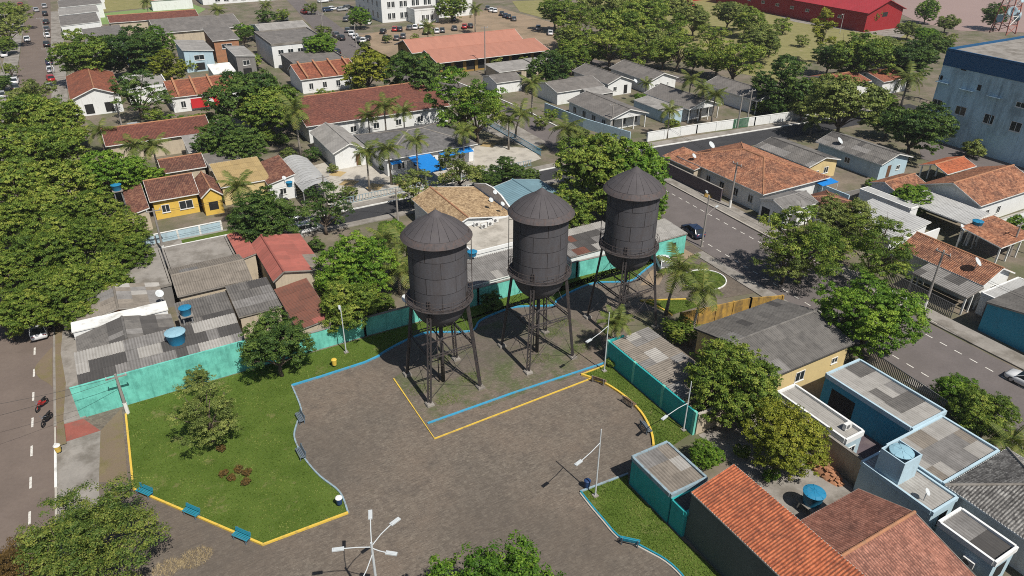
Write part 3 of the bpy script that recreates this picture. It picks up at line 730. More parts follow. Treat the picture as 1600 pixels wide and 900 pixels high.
# ------------------------------------------------------------------ boundary walls and fences
def wall(name, label, pts, h, t, mat, cap=None, pil=None, pm=None, cat='wall', z0=-0.05):
    cx = sum(p[0] for p in pts) / len(pts); cy = sum(p[1] for p in pts) / len(pts)
    r = thing(name, label, cat, (cx, cy, 0)); L = [(p[0] - cx, p[1] - cy) for p in pts]
    ribbon(L, t, z0, h).build('wall_face', mat, r)
    if cap: ribbon(L, t + 0.10, h + 0.002, h + 0.07).build('coping', cap, r)
    if pil:
        for i in range(len(L) - 1):
            a, b = Vector(L[i]), Vector(L[i + 1]); n = max(1, int((b - a).length / pil))
            for k in range(n + 1):
                p = a + (b - a) * k / n
                MB().box((p.x - 0.12, p.y - t / 2 - 0.07, z0), (p.x + 0.12, p.y + t / 2 + 0.07, h + 0.04)).build('pilaster', pm or mat, r)
    return r
wall('boundary_wall', 'tall stained teal wall below the patchwork roof beside the large lawn', [(-32.1, 11.5), (-16.4, 11.7)], 3.5, 0.2, 'teal_wall')
wall('boundary_wall', 'peeling teal wall running behind the towers to the street', [(-16.3, 11.7), (-4, 11.75), (10, 11.6), (24, 11.45), (34.2, 10.7)], 2.25, 0.18, 'teal_wall', 'concrete', 6.2, 'teal_wall')
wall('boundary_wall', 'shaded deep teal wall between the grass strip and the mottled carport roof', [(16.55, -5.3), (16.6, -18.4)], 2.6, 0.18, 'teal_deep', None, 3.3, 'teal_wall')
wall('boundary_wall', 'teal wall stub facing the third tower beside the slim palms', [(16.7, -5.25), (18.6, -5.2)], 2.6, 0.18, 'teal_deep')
wall('boundary_wall', 'bare beige wall from the teal wall to the round tree', [(16.8, -18.55), (24.4, -18.6)], 2.3, 0.2, 'beige_wall', 'concrete_pale')
wall('boundary_wall', 'tall brown wall between the yard of the yellow-green tree and pale blue house', [(24.35, -30.2), (24.45, -19.6)], 2.7, 0.16, 'beige_wall', 'concrete')
wall('boundary_wall', 'ochre fence wall beside the grey-roofed cream house by the street', [(27.5, -4.2), (36.8, -5.6), (40.5, -7.0)], 2.1, 0.16, 'ochre_fence', None, 2.0, 'ochre_fence', 'fence')
wall('boundary_wall', 'dark mauve street wall in front of the orange-tiled house', [(57.6, 35), (57.5, 20.5)], 2.2, 0.2, 'mauve_wall', 'concrete')
wall('boundary_wall', 'long white wall with panels along the far cross street', [(66.2, 49.2), (78, 48.6), (92, 46.8), (108, 45.0)], 1.75, 0.2, 'white_wall', 'white_paint', 3.6, 'white_wall')
wall('boundary_wall', 'pale blue wall beside the white veranda houses and car park street', [(59.2, 75), (60.2, 62), (63.0, 50.5)], 2.0, 0.2, 'pale_blue_wall')
wall('boundary_wall', 'low pale blue front wall with railing before the yellow house', [(-24, 47.4), (-12.4, 47.6)], 1.3, 0.15, 'pale_blue_wall', 'white_paint', 2.9, 'white_paint')
wall('boundary_wall', 'white wall between the clay garage and the tiled front house', [(62.4, -5.2), (73.6, -4.9)], 2.4, 0.2, 'white_wall')
wall('boundary_wall', 'white yard wall beside the outdoor orange stair', [(83.5, -7.5), (97, -7.8)], 2.6, 0.2, 'white_wall', 'concrete_pale')
wall('boundary_wall', 'spiked grey wall between the big tiled roofs and small pale blue block', [(21.6, -34.0), (21.4, -46)], 2.4, 0.2, 'grey_wall', 'concrete')
wall('boundary_wall', 'grey plastered lot wall next to the cream bungalow with grey roof', [(72.5, 19), (72.5, 9)], 2.4, 0.2, 'pale_blue_wall')
wall('boundary_wall', 'grey concrete wall behind the lot of the light grey metal roof', [(72.8, 10.5), (86, 9.5)], 2.2, 0.2, 'grey_wall')
def slat_gate(label, p, q, h, mat, n, name='sliding_gate', cat='gate'):
    p, q = Vector((*p, 0)), Vector((*q, 0)); c = (p + q) / 2; d = q - p
    r = thing(name, label, cat, c)
    sl = MB().box((-0.05, -0.02, 0.06), (0.05, 0.02, h - 0.06)).mesh('slat')
    rz = math.atan2(d.y, d.x); L = d.length
    for k in range(n):
        s = (k + 0.5) / n * L - L / 2
        link('slat', sl, mat, r, None, Matrix.Rotation(rz, 4, 'Z') @ Matrix.Translation((s, 0, 0)))
    mb = MB(); mb.bar(-d / 2 + Vector((0, 0, 0.08)), d / 2 + Vector((0, 0, 0.08)), 0.06, 0.08); mb.bar(-d / 2 + Vector((0, 0, h - 0.06)), d / 2 + Vector((0, 0, h - 0.06)), 0.06, 0.08)
    mb.build('gate_frame', mat, r)
slat_gate('grey slatted gate and fence along the street beside the pale blue house', (39.6, -19.5), (38.6, -28.5), 2.3, 'gate_grey', 46)
slat_gate('dark slatted front fence before the tiled house with grey porch', (57.4, -8.5), (56.8, -18.0), 1.8, 'gate_grey', 44, 'front_fence', 'fence')
slat_gate('green metal gate in the white street wall', (86.6, 47.3), (90.4, 46.85), 1.9, 'gate_green', 18)
slat_gate('pale railing fence along the clinic forecourt by the dark street', (3.5, 47.9), (40, 48.6), 1.1, 'grey_blue_paint', 72, 'forecourt_railing', 'railing')
slat_gate('blue railing fence beside the car park street', (44.0, 52.0), (44.3, 74.5), 1.2, 'blue_paint', 60, 'car_park_railing', 'railing')

# ------------------------------------------------------------------ houses
_sheet_cache = {}
PITCH_OF = {'clay': (0.23, 0.045), 'fibro': (0.265, 0.042), 'sheet': (0.265, 0.042), 'metal': (0.30, 0.022)}
def wave_of(rk):
    for k, v in PITCH_OF.items():
        if rk.startswith(k): return v
    return None
def wave_grid(Lu, hf, pitch, amp, v_lift=0.0, nom=0.23):
    """columns of a corrugated surface; hf(u) is the slope length there"""
    mb = MB(); n = max(2, int(round(Lu / pitch)) * 4)
    for i in range(n + 1):
        u = Lu * i / n; h = max(hf(u), 0.001); z = amp * math.sin(2 * PI * u / pitch)
        mb.v += [(u, 0, z + v_lift), (u, h, z)]; mb.uv += [(u / pitch * nom, 0), (u / pitch * nom, h)]
    for i in range(n): mb.f.append((2 * i, 2 * i + 2, 2 * i + 3, 2 * i + 1))
    return mb
def flat_grid(Lu, hf, knots):
    mb = MB()
    for u in knots: mb.v += [(u, 0, 0), (u, max(hf(u), 0.001), 0)]; mb.uv += [(u, 0), (u, max(hf(u), 0.001))]
    for i in range(len(knots) - 1): mb.f.append((2 * i, 2 * i + 2, 2 * i + 3, 2 * i + 1))
    return mb
def frame_mat(P, U, V):
    N = U.cross(V).normalized()
    M = Matrix.Identity(4)
    for i in range(3): M[i][0], M[i][1], M[i][2], M[i][3] = U[i], V[i], N[i], P[i]
    return M
def roof_slope(root, P, U, V, Lu, Lv, rk, near, cut=None, mix=None, off=0.03):
    P, U, V = Vector(P), Vector(U).normalized(), Vector(V).normalized()
    P = P + U.cross(V).normalized() * off
    hf = (lambda u: Lv) if cut is None else (lambda u: min(Lv, u * Lv / cut, (Lu - u) * Lv / cut))
    w = wave_of(rk)
    if near and cut is None and not rk.startswith('clay') and w:
        nu = max(1, round(Lu / 1.06)); nv = max(1, math.ceil(Lv / 2.1)); du, dv = Lu / nu, Lv / nv
        pitch = du / max(1, round(du / w[0]))
        for j in range(nv):
            m = rk; run = 0
            for i in range(nu):
                run -= 1
                if mix and run < 0:
                    run = random.choice((0, 0, 1, 2, 3)); m = rk
                    x = random.random()
                    for mm, wt in mix:
                        if x < wt: m = mm; break
                        x -= wt
                key = (round(du, 3), round(dv, 3), m)
                if key not in _sheet_cache:
                    me = wave_grid(du + 0.03, lambda u: dv + 0.10, pitch, w[1], 0.022, 0.265).mesh('roof_sheet', True)
                    me.materials.append(MATS[m]); _sheet_cache[key] = me
                jit = random.gauss(0, 0.004)
                link('roof_sheet', _sheet_cache[key], None, root, None, frame_mat(P + U * (du * i) + V * (dv * j - (0.04 if j else 0)) + U.cross(V) * (0.004 * (i % 2) + jit), U, V))
        return
    if near and w:
        mb = wave_grid(Lu, hf, Lu / max(1, round(Lu / w[0])), w[1])
    else:
        kn = [0, Lu] if cut is None else sorted({0, min(cut, Lu / 2), max(Lu - cut, Lu / 2), Lu})
        mb = flat_grid(Lu, hf, kn)
    o = mb.build('roof', rk, root, near and bool(w)); o.matrix_local = frame_mat(P, U, V)
    return o

def opening(root, hx, hy, op):
    side, pos, z0, w, h, typ = op
    if side == 'S': org, U, N = Vector((-hx + pos * 2 * hx, -hy, z0)), Vector((1, 0, 0)), Vector((0, -1, 0))
    elif side == 'W': org, U, N = Vector((-hx, -hy + pos * 2 * hy, z0)), Vector((0, -1, 0)), Vector((-1, 0, 0))
    elif side == 'E': org, U, N = Vector((hx, -hy + pos * 2 * hy, z0)), Vector((0, 1, 0)), Vector((1, 0, 0))
    else: org, U, N = Vector((-hx + pos * 2 * hx, hy, z0)), Vector((-1, 0, 0)), Vector((0, 1, 0))
    Z = Vector((0, 0, 1))
    def slab(u0, u1, a, b, n0, n1):
        vs = [org + U * u + Z * z + N * n for n in (n0, n1) for (u, z) in ((u0, a), (u1, a), (u1, b), (u0, b))]
        return vs, [(0, 3, 2, 1), (4, 5, 6, 7), (0, 1, 5, 4), (1, 2, 6, 5), (2, 3, 7, 6), (3, 0, 4, 7)]
    if typ in ('g', 'r'):
        MB().add(*slab(-w / 2, w / 2, 0, h, -0.02, 0.012)).build('opening', 'void_dark' if typ == 'g' else 'gate_grey', root); return
    if typ == 'd':
        d = MB().add(*slab(-w / 2, w / 2, 0, h, -0.02, 0.03)).build('door', 'door_wood', root)
        MB().add(*slab(w / 2 - 0.16, w / 2 - 0.10, h * 0.45, h * 0.52, 0.03, 0.07)).build('handle', 'galv', d); return
    f = 0.07
    mb = MB()
    for u0, u1, a, b in ((-w / 2, -w / 2 + f, 0, h), (w / 2 - f, w / 2, 0, h), (-w / 2 + f, w / 2 - f, 0, f), (-w / 2 + f, w / 2 - f, h - f, h), (-f / 2, f / 2, f, h - f)):
        mb.add(*slab(u0, u1, a, b, -0.02, 0.05))
    mb.add(*slab(-w / 2 - 0.06, w / 2 + 0.06, -0.08, 0, -0.02, 0.10))
    fr = mb.build('window', 'frame_white', root)
    MB().add(*slab(-w / 2 + f, w / 2 - f, f, h - f, -0.03, 0.015)).build('pane', 'glass_dark', fr)

def house(name, label, x0, x1, y0, y1, e, rise, roof, rk, wm, oh=0.4, ops=(), fascia='white_paint', mix=None, near=None, porch=0.0, cat='house', group=None, base=None, ridge=0.5, posts=False):
    cx, cy = (x0 + x1) / 2, (y0 + y1) / 2; HX, HY = (x1 - x0) / 2, (y1 - y0) / 2
    r = thing(name, label, cat, (cx, cy, 0), 0, group)
    if near is None: near = pxm((cx, cy, e)) > 8.2
    hx, hy = HX - oh, HY - oh
    ys = -hy + porch
    # walls, with gables where the roof has them
    k = e - 0.06
    mb = MB()
    def wq(a, b, za, zb): mb.add([(a[0], a[1], -0.1), (b[0], b[1], -0.1), (b[0], b[1], zb), (a[0], a[1], za)], [(0, 1, 2, 3)])
    if not posts:
        if roof == 'gx':
            ry = -HY + 2 * HY * ridge
            def zz(y): return k + rise * ((y + HY) / (ry + HY) if y < ry else (HY - y) / (HY - ry))
            wq((-hx, ys), (hx, ys), zz(ys), zz(ys)); wq((hx, hy), (-hx, hy), zz(hy), zz(hy))
            for s in (-1, 1): mb.add([(s * hx, ys, -0.1), (s * hx, hy, -0.1), (s * hx, hy, zz(hy)), (s * hx, ry, k + rise), (s * hx, ys, zz(ys))], [(0, 1, 2, 3, 4)])
        elif roof == 'gy':
            rx = -HX + 2 * HX * ridge
            def zz(x): return k + rise * ((x + HX) / (rx + HX) if x < rx else (HX - x) / (HX - rx))
            wq((-hx, hy), (-hx, ys), zz(-hx), zz(-hx)); wq((hx, ys), (hx, hy), zz(hx), zz(hx))
            for y in (ys, hy): mb.add([(-hx, y, -0.1), (hx, y, -0.1), (hx, y, zz(hx)), (rx, y, k + rise), (-hx, y, zz(-hx))], [(0, 1, 2, 3, 4)])
            if porch: mb.add([(-hx, -hy, zz(-hx) - 0.35), (hx, -hy, zz(hx) - 0.35), (hx, -hy, zz(hx)), (rx, -hy, k + rise), (-hx, -hy, zz(-hx))], [(0, 1, 2, 3, 4)])
        else:
            zs = {'mono_s': (0, 0, 1, 1), 'mono_n': (1, 1, 0, 0), 'mono_w': (0, 1, 1, 0), 'mono_e': (1, 0, 0, 1)}.get(roof, (0, 0, 0, 0))
            if roof == 'flat': k = e + rise; zs = (0, 0, 0, 0)
            c = [(-hx, ys), (hx, ys), (hx, hy), (-hx, hy)]
            rr = rise if roof.startswith('mono') else 0
            for i in range(4): wq(c[i], c[(i + 1) % 4], k + rr * zs[i], k + rr * zs[(i + 1) % 4])
        mb.build('wall', wm, r)
    if porch or posts:
        n = max(2, round(2 * hx / 2.6))
        for i in range(n + 1):
            x = -hx + 0.12 + (2 * hx - 0.24) * i / n
            MB().box((x - 0.09, -hy - 0.02, -0.05), (x + 0.09, -hy + 0.16, e - 0.1)).build('column', 'white_paint', r)
            if posts: MB().box((x - 0.09, hy - 0.16, -0.05), (x + 0.09, hy + 0.02, e - 0.1)).build('column', 'white_paint', r)
    if base: MB().box((-hx - 0.03, ys - 0.03, -0.05), (hx + 0.03, hy + 0.03, 0.35)).build('plinth', base, r)
    # roof
    X, Y, Zv = Vector((1, 0, 0)), Vector((0, 1, 0)), Vector((0, 0, 1))
    fas = MB()
    if roof == 'gx':
        ry = -HY + 2 * HY * ridge; a, b = ry + HY, HY - ry
        roof_slope(r, (-HX, -HY, e), X, Y * a + Zv * rise, 2 * HX, math.hypot(a, rise), rk, near, None, mix)
        roof_slope(r, (HX, HY, e), -X, -Y * b + Zv * rise, 2 * HX, math.hypot(b, rise), rk, near, None, mix)
        MB().tube([(-HX - 0.02, ry, e + rise + 0.03), (HX + 0.02, ry, e + rise + 0.03)], 0.13, 8).build('ridge_cap', rk if not rk.startswith('clay') else 'brick_raw', r)
        for s in (-1, 1):
            fas.bar((s * HX, -HY, e - 0.04), (s * HX, ry, e + rise - 0.04), 0.05, 0.16); fas.bar((s * HX, HY, e - 0.04), (s * HX, ry, e + rise - 0.04), 0.05, 0.16)
            fas.bar((-HX, s * HY, e - 0.05), (HX, s * HY, e - 0.05), 0.05, 0.14)
    elif roof == 'gy':
        rx = -HX + 2 * HX * ridge; a, b = rx + HX, HX - rx
        roof_slope(r, (-HX, HY, e), -Y, X * a + Zv * rise, 2 * HY, math.hypot(a, rise), rk, near, None, mix)
        roof_slope(r, (HX, -HY, e), Y, -X * b + Zv * rise, 2 * HY, math.hypot(b, rise), rk, near, None, mix)
        MB().tube([(rx, -HY - 0.02, e + rise + 0.03), (rx, HY + 0.02, e + rise + 0.03)], 0.13, 8).build('ridge_cap', rk if not rk.startswith('clay') else 'brick_raw', r)
        for s in (-1, 1):
            fas.bar((-HX, s * HY, e - 0.04), (rx, s * HY, e + rise - 0.04), 0.05, 0.16); fas.bar((HX, s * HY, e - 0.04), (rx, s * HY, e + rise - 0.04), 0.05, 0.16)
            fas.bar((s * HX, -HY, e - 0.05), (s * HX, HY, e - 0.05), 0.05, 0.14)
    elif roof == 'hip':
        m = min(HX, HY); sl = math.hypot(m, rise)
        roof_slope(r, (-HX, -HY, e), X, Y * m + Zv * rise, 2 * HX, sl, rk, near, m)
        roof_slope(r, (HX, HY, e), -X, -Y * m + Zv * rise, 2 * HX, sl, rk, near, m)
        roof_slope(r, (-HX, HY, e), -Y, X * m + Zv * rise, 2 * HY, sl, rk, near, m)
        roof_slope(r, (HX, -HY, e), Y, -X * m + Zv * rise, 2 * HY, sl, rk, near, m)
        A, B = ((-HX + m, 0, e + rise), (HX - m, 0, e + rise)) if HX >= HY else ((0, -HY + m, e + rise), (0, HY - m, e + rise))
        cm = 'brick_raw' if rk.startswith('clay') and rk != 'clay_grey' else 'concrete'
        cap = MB(); u = Vector((0, 0, 0.06))
        cap.tube([Vector(A) + u, Vector(B) + u], 0.12, 6)
        for cxx, P in ((-1, A), (1, B)):
            for s in (-1, 1):
                if HX >= HY: cap.tube([Vector((cxx * HX, s * HY, e)) + u, Vector(P) + u], 0.11, 6)
                else: cap.tube([Vector((s * HX, cxx * HY, e)) + u, Vector(P) + u], 0.11, 6)
        cap.build('ridge_cap', cm, r)
        for s in (-1, 1):
            fas.bar((-HX, s * HY, e - 0.05), (HX, s * HY, e - 0.05), 0.05, 0.14); fas.bar((s * HX, -HY, e - 0.05), (s * HX, HY, e - 0.05), 0.05, 0.14)
    elif roof.startswith('mono'):
        d = {'mono_s': ((-HX, -HY), X, Y, HX, HY), 'mono_n': ((HX, HY), -X, -Y, HX, HY), 'mono_w': ((-HX, HY), -Y, X, HY, HX), 'mono_e': ((HX, -HY), Y, -X, HY, HX)}[roof]
        roof_slope(r, (*d[0], e), d[1], d[2] * (2 * d[4]) + Zv * rise, 2 * d[3], math.hypot(2 * d[4], rise), rk, near, None, mix)
        p0 = Vector((*d[0], e - 0.05)); p1 = p0 + d[1] * 2 * d[3]; up = d[2] * (2 * d[4]) + Zv * rise
        for a, b in ((p0, p1), (p0 + up, p1 + up), (p0, p0 + up), (p1, p1 + up)): fas.bar(a, b, 0.05, 0.13)
    else:
        t = 0.16
        roof_slope(r, (-hx + t, -hy + t, e), X, Y * (2 * hy - 2 * t) + Zv * 0.12, 2 * hx - 2 * t, 2 * hy - 2 * t, rk, near, None, mix)
        fz = e + rise
        for a, b in (((-hx, -hy), (hx, -hy)), ((-hx, hy), (hx, hy))): fas.box((a[0] - 0.03, a[1] - t / 2 - 0.02, e - 0.15), (b[0] + 0.03, a[1] + t / 2 + 0.02, fz + 0.04))
        for x in (-hx, hx): fas.box((x - t / 2 - 0.02, -hy + t / 2 + 0.03, e - 0.15), (x + t / 2 + 0.02, hy - t / 2 - 0.03, fz + 0.037))
        fas.build('parapet', fascia, r); fas = None
    if fas and fas.v: fas.build('fascia', fascia, r)
    for op in ops:
        if op[0] == 'S' and porch: op = (op[0], op[1], op[2], op[3], op[4], op[5])
        opening(r, hx, hy, op) if not (porch and op[0] == 'S') else opening_s(r, hx, ys, op)
    return r
def opening_s(r, hx, ys, op): opening(r, hx, -ys, op)

def wins(side, n, z0, w, h, a=0.15, b=0.85, typ='w'): return [(side, a + (b - a) * (i / (n - 1) if n > 1 else 0.5), z0, w, h, typ) for i in range(n)]
OLD = [('fibro_dark', 0.12), ('fibro_mid', 0.10)]
PATCH = [('fibro_dark', 0.33), ('fibro_mid', 0.42)]
# --- east of the square
house('cream_house', 'cream bungalow under a broad grey corrugated gable by the street', 25.2, 37.7, -18.7, -8.5, 3.2, 1.2, 'gx', 'fibro_old', 'cream_wall', 0.35, [('S', 0.42, 0.9, 1.3, 1.2, 'w'), ('S', 0.85, 1.3, 0.9, 0.7, 'w'), ('W', 0.3, 1.0, 1.2, 1.1, 'g')], 'fibro_dark', [('fibro_mid', 0.06), ('fibro_dark', 0.08)])
house('carport', 'low mottled carport roof with white sheets behind the shaded teal wall', 16.9, 21.6, -16.2, -5.4, 2.35, 0.4, 'mono_w', 'fibro_tan', 'beige_wall', 0.2, [], 'concrete', [('fibro_pale', 0.14), ('fibro_mid', 0.18)], cat='carport')
house('courtyard_house', 'pale blue wing with long streaky sheet roof along the slatted fence', 30.6, 35.4, -30.0, -21.0, 3.2, 0.28, 'flat', 'fibro_pale', 'cyan_wall', 0.0, [('W', 0.75, 0.05, 2.6, 2.3, 'g'), ('E', 0.4, 1.0, 1.2, 1.0, 'w')], 'pale_blue_wall', [('fibro_old', 0.16), ('fibro_mid', 0.24)])
house('courtyard_house', 'pale sheet-roofed block joining the courtyard wing to the grey hip roof', 27.0, 34.6, -35.2, -30.2, 3.1, 0.25, 'flat', 'fibro_pale', 'pale_blue_wall', 0.0, [], 'pale_blue_wall', [('fibro_mid', 0.25), ('fibro_tan', 0.2)])
house('annex', 'narrow pale annex with parapet beside the yellow-green tree', 24.65, 26.9, -28.0, -20.5, 2.9, 0.35, 'flat', 'fibro_pale', 'pale_blue_wall', 0.0, [('S', 0.5, 0.8, 1.0, 1.2, 'w')], 'white_wall', cat='annex')
house('annex', 'long narrow parapet building carrying the square tank turret', 23.6, 26.7, -36.6, -30.4, 3.0, 0.2, 'flat', 'fibro_pale', 'pale_blue_wall', 0.0, [('S', 0.6, 0.9, 1.1, 1.3, 'g')], 'pale_blue_wall', cat='annex')
t = thing('tank_turret', 'square white turret holding a round tank on the narrow parapet building', 'turret', (24.85, -32.45, 0))
mb = MB(); mb.box((-1.1, -1.05, 3.02), (1.1, -0.95, 5.4)); mb.box((-1.1, 0.95, 3.02), (1.1, 1.05, 5.4)); mb.box((-1.1, -0.95, 3.02), (-1.0, 0.95, 5.397)); mb.box((1.0, -0.95, 3.02), (1.1, 0.95, 5.397)); mb.box((-1, -0.95, 4.35), (1, 0.95, 4.45)); mb.build('wall', 'pale_blue_wall', t)
house('hip_house', 'weathered grey tiled hip roof house behind the small pale blue block', 26.9, 35.5, -47.5, -35.4, 3.3, 1.7, 'hip', 'clay_grey', 'white_wall', 0.5, [('W', 0.8, 0.9, 1.2, 1.1, 'w')])
house('annex', 'small pale blue block with rusty striped roof and wall cooler', 23.2, 25.9, -41.6, -37.4, 2.9, 0.28, 'flat', 'fibro_mid', 'pale_blue_wall', 0.0, [('S', 0.5, 0.7, 1.3, 1.5, 'g')], 'white_wall', [('sheet_rust', 0.08), ('fibro_dark', 0.25)], cat='annex')
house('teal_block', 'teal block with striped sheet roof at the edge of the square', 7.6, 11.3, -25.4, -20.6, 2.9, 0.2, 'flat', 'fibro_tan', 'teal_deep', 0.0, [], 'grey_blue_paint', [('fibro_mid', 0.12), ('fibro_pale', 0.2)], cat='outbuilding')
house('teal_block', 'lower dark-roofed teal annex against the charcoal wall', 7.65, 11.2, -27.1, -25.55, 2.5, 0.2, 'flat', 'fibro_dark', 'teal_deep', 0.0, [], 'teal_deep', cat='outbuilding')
house('tiled_house', 'house with bright orange tiled roof and tall charcoal side wall', 7.85, 12.0, -52, -27.1, 4.7, 0.9, 'mono_w', 'clay_orange', 'charcoal_render', 0.05, [], 'concrete_pale', ridge=0.5)
house('tiled_house', 'large stained pink and brown tiled gable house behind the orange roof', 12.4, 20.4, -42.0, -32.4, 3.5, 1.5, 'gx', 'clay_pink', 'beige_wall', 0.4, [], 'concrete', ridge=0.55)
house('tiled_house', 'lower stained tiled wing next to the spiked grey wall', 15.5, 20.9, -48.5, -42.2, 3.0, 1.2, 'gy', 'clay_old', 'beige_wall', 0.4, [], 'concrete')
# --- beyond the street
house('corner_house', 'large orange clay hip roof house behind the mauve street wall', 59.2, 74.0, 14.0, 33.2, 3.3, 2.2, 'hip', 'clay_old', 'white_wall', 0.6, wins('W', 5, 0.9, 1.0, 1.3, 0.12, 0.8))
house('corner_house', 'small clay lean-to with a dish at the end of the orange house', 57.9, 62.5, 27.5, 35.4, 2.9, 0.8, 'mono_w', 'clay_old', 'beige_wall', 0.3, [('W', 0.3, 0.9, 0.9, 1.0, 'w')], cat='lean-to')
house('street_shop', 'small grey-roofed shop with canopy on the pavement corner', 57.6, 64.5, 8.2, 13.4, 3.1, 0.9, 'gx', 'fibro_mid', 'white_wall', 0.3, [('W', 0.3, 0.05, 1.5, 2.2, 'r'), ('W', 0.75, 0.05, 1.5, 2.2, 'g'), ('S', 0.3, 0.05, 1.8, 2.2, 'r')], cat='shop')
house('bungalow', 'cream bungalow with grey roof behind the orange clay house', 75.6, 83.4, 19.4, 31.5, 2.9, 1.0, 'gy', 'fibro_old', 'cream_wall', 0.4, [('S', 0.35, 1.1, 0.7, 0.6, 'w'), ('S', 0.65, 0.9, 1.1, 1.1, 'w')], mix=OLD)
house('bungalow', 'light blue gabled bungalow with grey roof near the tall blue block', 87.2, 95.5, 14.3, 28.0, 2.9, 1.2, 'gy', 'fibro_old', 'pale_blue_wall', 0.5, [('S', 0.35, 0.05, 0.9, 2.1, 'd'), ('S', 0.68, 1.0, 1.0, 0.8, 'w'), ('W', 0.5, 1.0, 1.1, 1.0, 'w')], mix=OLD)
house('bungalow', 'brown-grey low roof between the shop and the loose street tree', 64.0, 70.0, 4.9, 11.4, 2.8, 0.8, 'hip', 'clay_brown', 'white_wall', 0.3, [])
house('bungalow', 'wide light grey metal roof house with white edge', 63.4, 71.6, -4.6, 4.7, 2.7, 0.9, 'mono_w', 'metal_pale', 'white_wall', 0.3, [('S', 0.5, 0.9, 1.2, 1.1, 'w')])
house('long_shed', 'open car shed with streaked pale metal roof beside the red clay house', 77.2, 82.6, -6.4, 3.6, 2.7, 0.5, 'mono_w', 'metal_pale', 'white_wall', 0.15, [], posts=True, cat='shed')
house('white_roof_strip', 'narrow white flat canopy along the back of the open car shed', 74.8, 76.6, 0.5, 9.0, 2.9, 0.1, 'flat', 'metal_pale', 'white_wall', 0.0, [], 'white_paint', cat='canopy')
house('red_house', 'big red clay gable house with pale triangular gable wall', 83.2, 99.0, -4.6, 5.0, 3.5, 1.9, 'gx', 'clay_old', 'white_wall', 0.5, [('W', 0.5, 2.2, 0.5, 0.8, 'w'), ('S', 0.2, 0.9, 0.9, 1.2, 'w'), ('S', 0.4, 0.9, 0.9, 1.2, 'w')])
house('red_house', 'low red clay extension joined to the big red gable house', 78.5, 86.0, 5.4, 10.2, 2.9, 0.9, 'gx', 'clay_old', 'white_wall', 0.3, [])
house('clay_canopy', 'orange tiled canopy between the street and the red clay house', 93.0, 101.0, 6.5, 11.5, 2.8, 0.9, 'gx', 'clay_orange', 'white_wall', 0.3, [], posts=True, cat='canopy')
house('front_house', 'white house with weathered clay gable roof facing the street', 61.6, 68.2, -18.0, -6.7, 3.0, 1.5, 'gy', 'clay_old', 'white_wall', 0.4, [('S', 0.5, 0.9, 1.1, 1.1, 'w'), ('W', 0.3, 0.9, 1.2, 1.1, 'w')])
house('porch_roof', 'grey corrugated porch in front of the white clay-roofed house', 58.3, 61.4, -18.2, -11.2, 2.4, 0.5, 'mono_w', 'fibro_mid', 'white_wall', 0.1, [], 'concrete', OLD, posts=True, cat='porch')
house('garage', 'white flat-roofed garage beside the clay-roofed street house', 60.5, 68.0, -22.6, -18.6, 2.6, 0.15, 'flat', 'metal_pale', 'white_wall', 0.0, [('W', 0.5, 0.05, 2.4, 2.0, 'r')], 'white_wall', cat='garage')
house('garage', 'clay-tiled open garage on white posts beside the blue tank stand', 74.2, 82.0, -13.0, -7.2, 2.7, 0.7, 'mono_s', 'clay_old', 'white_wall', 0.15, [], posts=True, cat='garage')
house('blue_workshop', 'building with long dark blue wall and grey roof along the street', 57.0, 70.0, -36, -20.8, 3.6, 1.0, 'gx', 'fibro_old', 'cyan_wall', 0.15, [], 'concrete', [('fibro_pale', 0.05), ('fibro_dark', 0.1)], ridge=0.6, cat='workshop')
# --- white houses beyond the far cross street
WG = 'white grey-roofed veranda houses across the far street'
house('veranda_house', 'white veranda house nearest the pale blue wall, columns all along its gable', 62.4, 72.0, 56.2, 71.5, 2.9, 1.4, 'gy', 'far_fibro', 'white_wall', 0.4, wins('S', 3, 0.7, 1.0, 1.4, 0.2, 0.85) + wins('W', 4, 0.9, 1.2, 1.3), porch=1.7, group=WG)
house('veranda_house', 'white veranda house second along the white panelled wall, beside coconut palms', 80.6, 89.6, 54.0, 68.6, 2.9, 1.5, 'gy', 'far_fibro', 'white_wall', 0.4, wins('S', 3, 0.7, 1.0, 1.4, 0.2, 0.85), porch=1.7, group=WG)
house('veranda_house', 'white veranda house third along the white panelled wall, glazed front', 97.6, 106.0, 52.0, 68.4, 2.9, 1.4, 'gy', 'far_fibro', 'white_wall', 0.4, wins('S', 3, 0.6, 1.3, 1.6, 0.2, 0.85), porch=1.7, group=WG)
house('back_house', 'white gabled house behind the first veranda house, by the dark round trees', 78.0, 85.6, 78.2, 92.6, 2.9, 1.4, 'gy', 'far_fibro', 'white_wall', 0.4, [('S', 0.3, 1.0, 1.0, 1.0, 'w'), ('S', 0.75, 0.1, 1.0, 2.0, 'g')])
house('back_house', 'white gabled house farthest back among the grey roofs, beside the park', 87.8, 96.6, 75.6, 91.0, 2.9, 1.5, 'gy', 'far_fibro', 'white_wall', 0.4, [('S', 0.3, 1.0, 1.2, 1.0, 'w'), ('S', 0.7, 1.6, 0.5, 0.5, 'w')])
house('back_shed', 'grey roofed long house behind the pale blue wall and palms', 64.2, 77.0, 78.0, 88.0, 2.8, 1.1, 'gx', 'far_fibro', 'white_wall', 0.3, [('S', 0.7, 0.1, 1.2, 1.9, 'g')])
house('back_shed', 'small open grey shed between the palms and the white houses', 70.6, 76.4, 73.6, 77.8, 2.5, 0.4, 'mono_s', 'far_fibro_pale', 'grey_wall', 0.2, [('S', 0.4, 0.1, 2.4, 1.9, 'g')], cat='shed')
house('lean_to', 'pale lean-to on the side of the second veranda house', 76.6, 80.4, 55.5, 67.0, 2.3, 0.5, 'mono_w', 'far_fibro_pale', 'pale_blue_wall', 0.1, [], cat='lean-to')
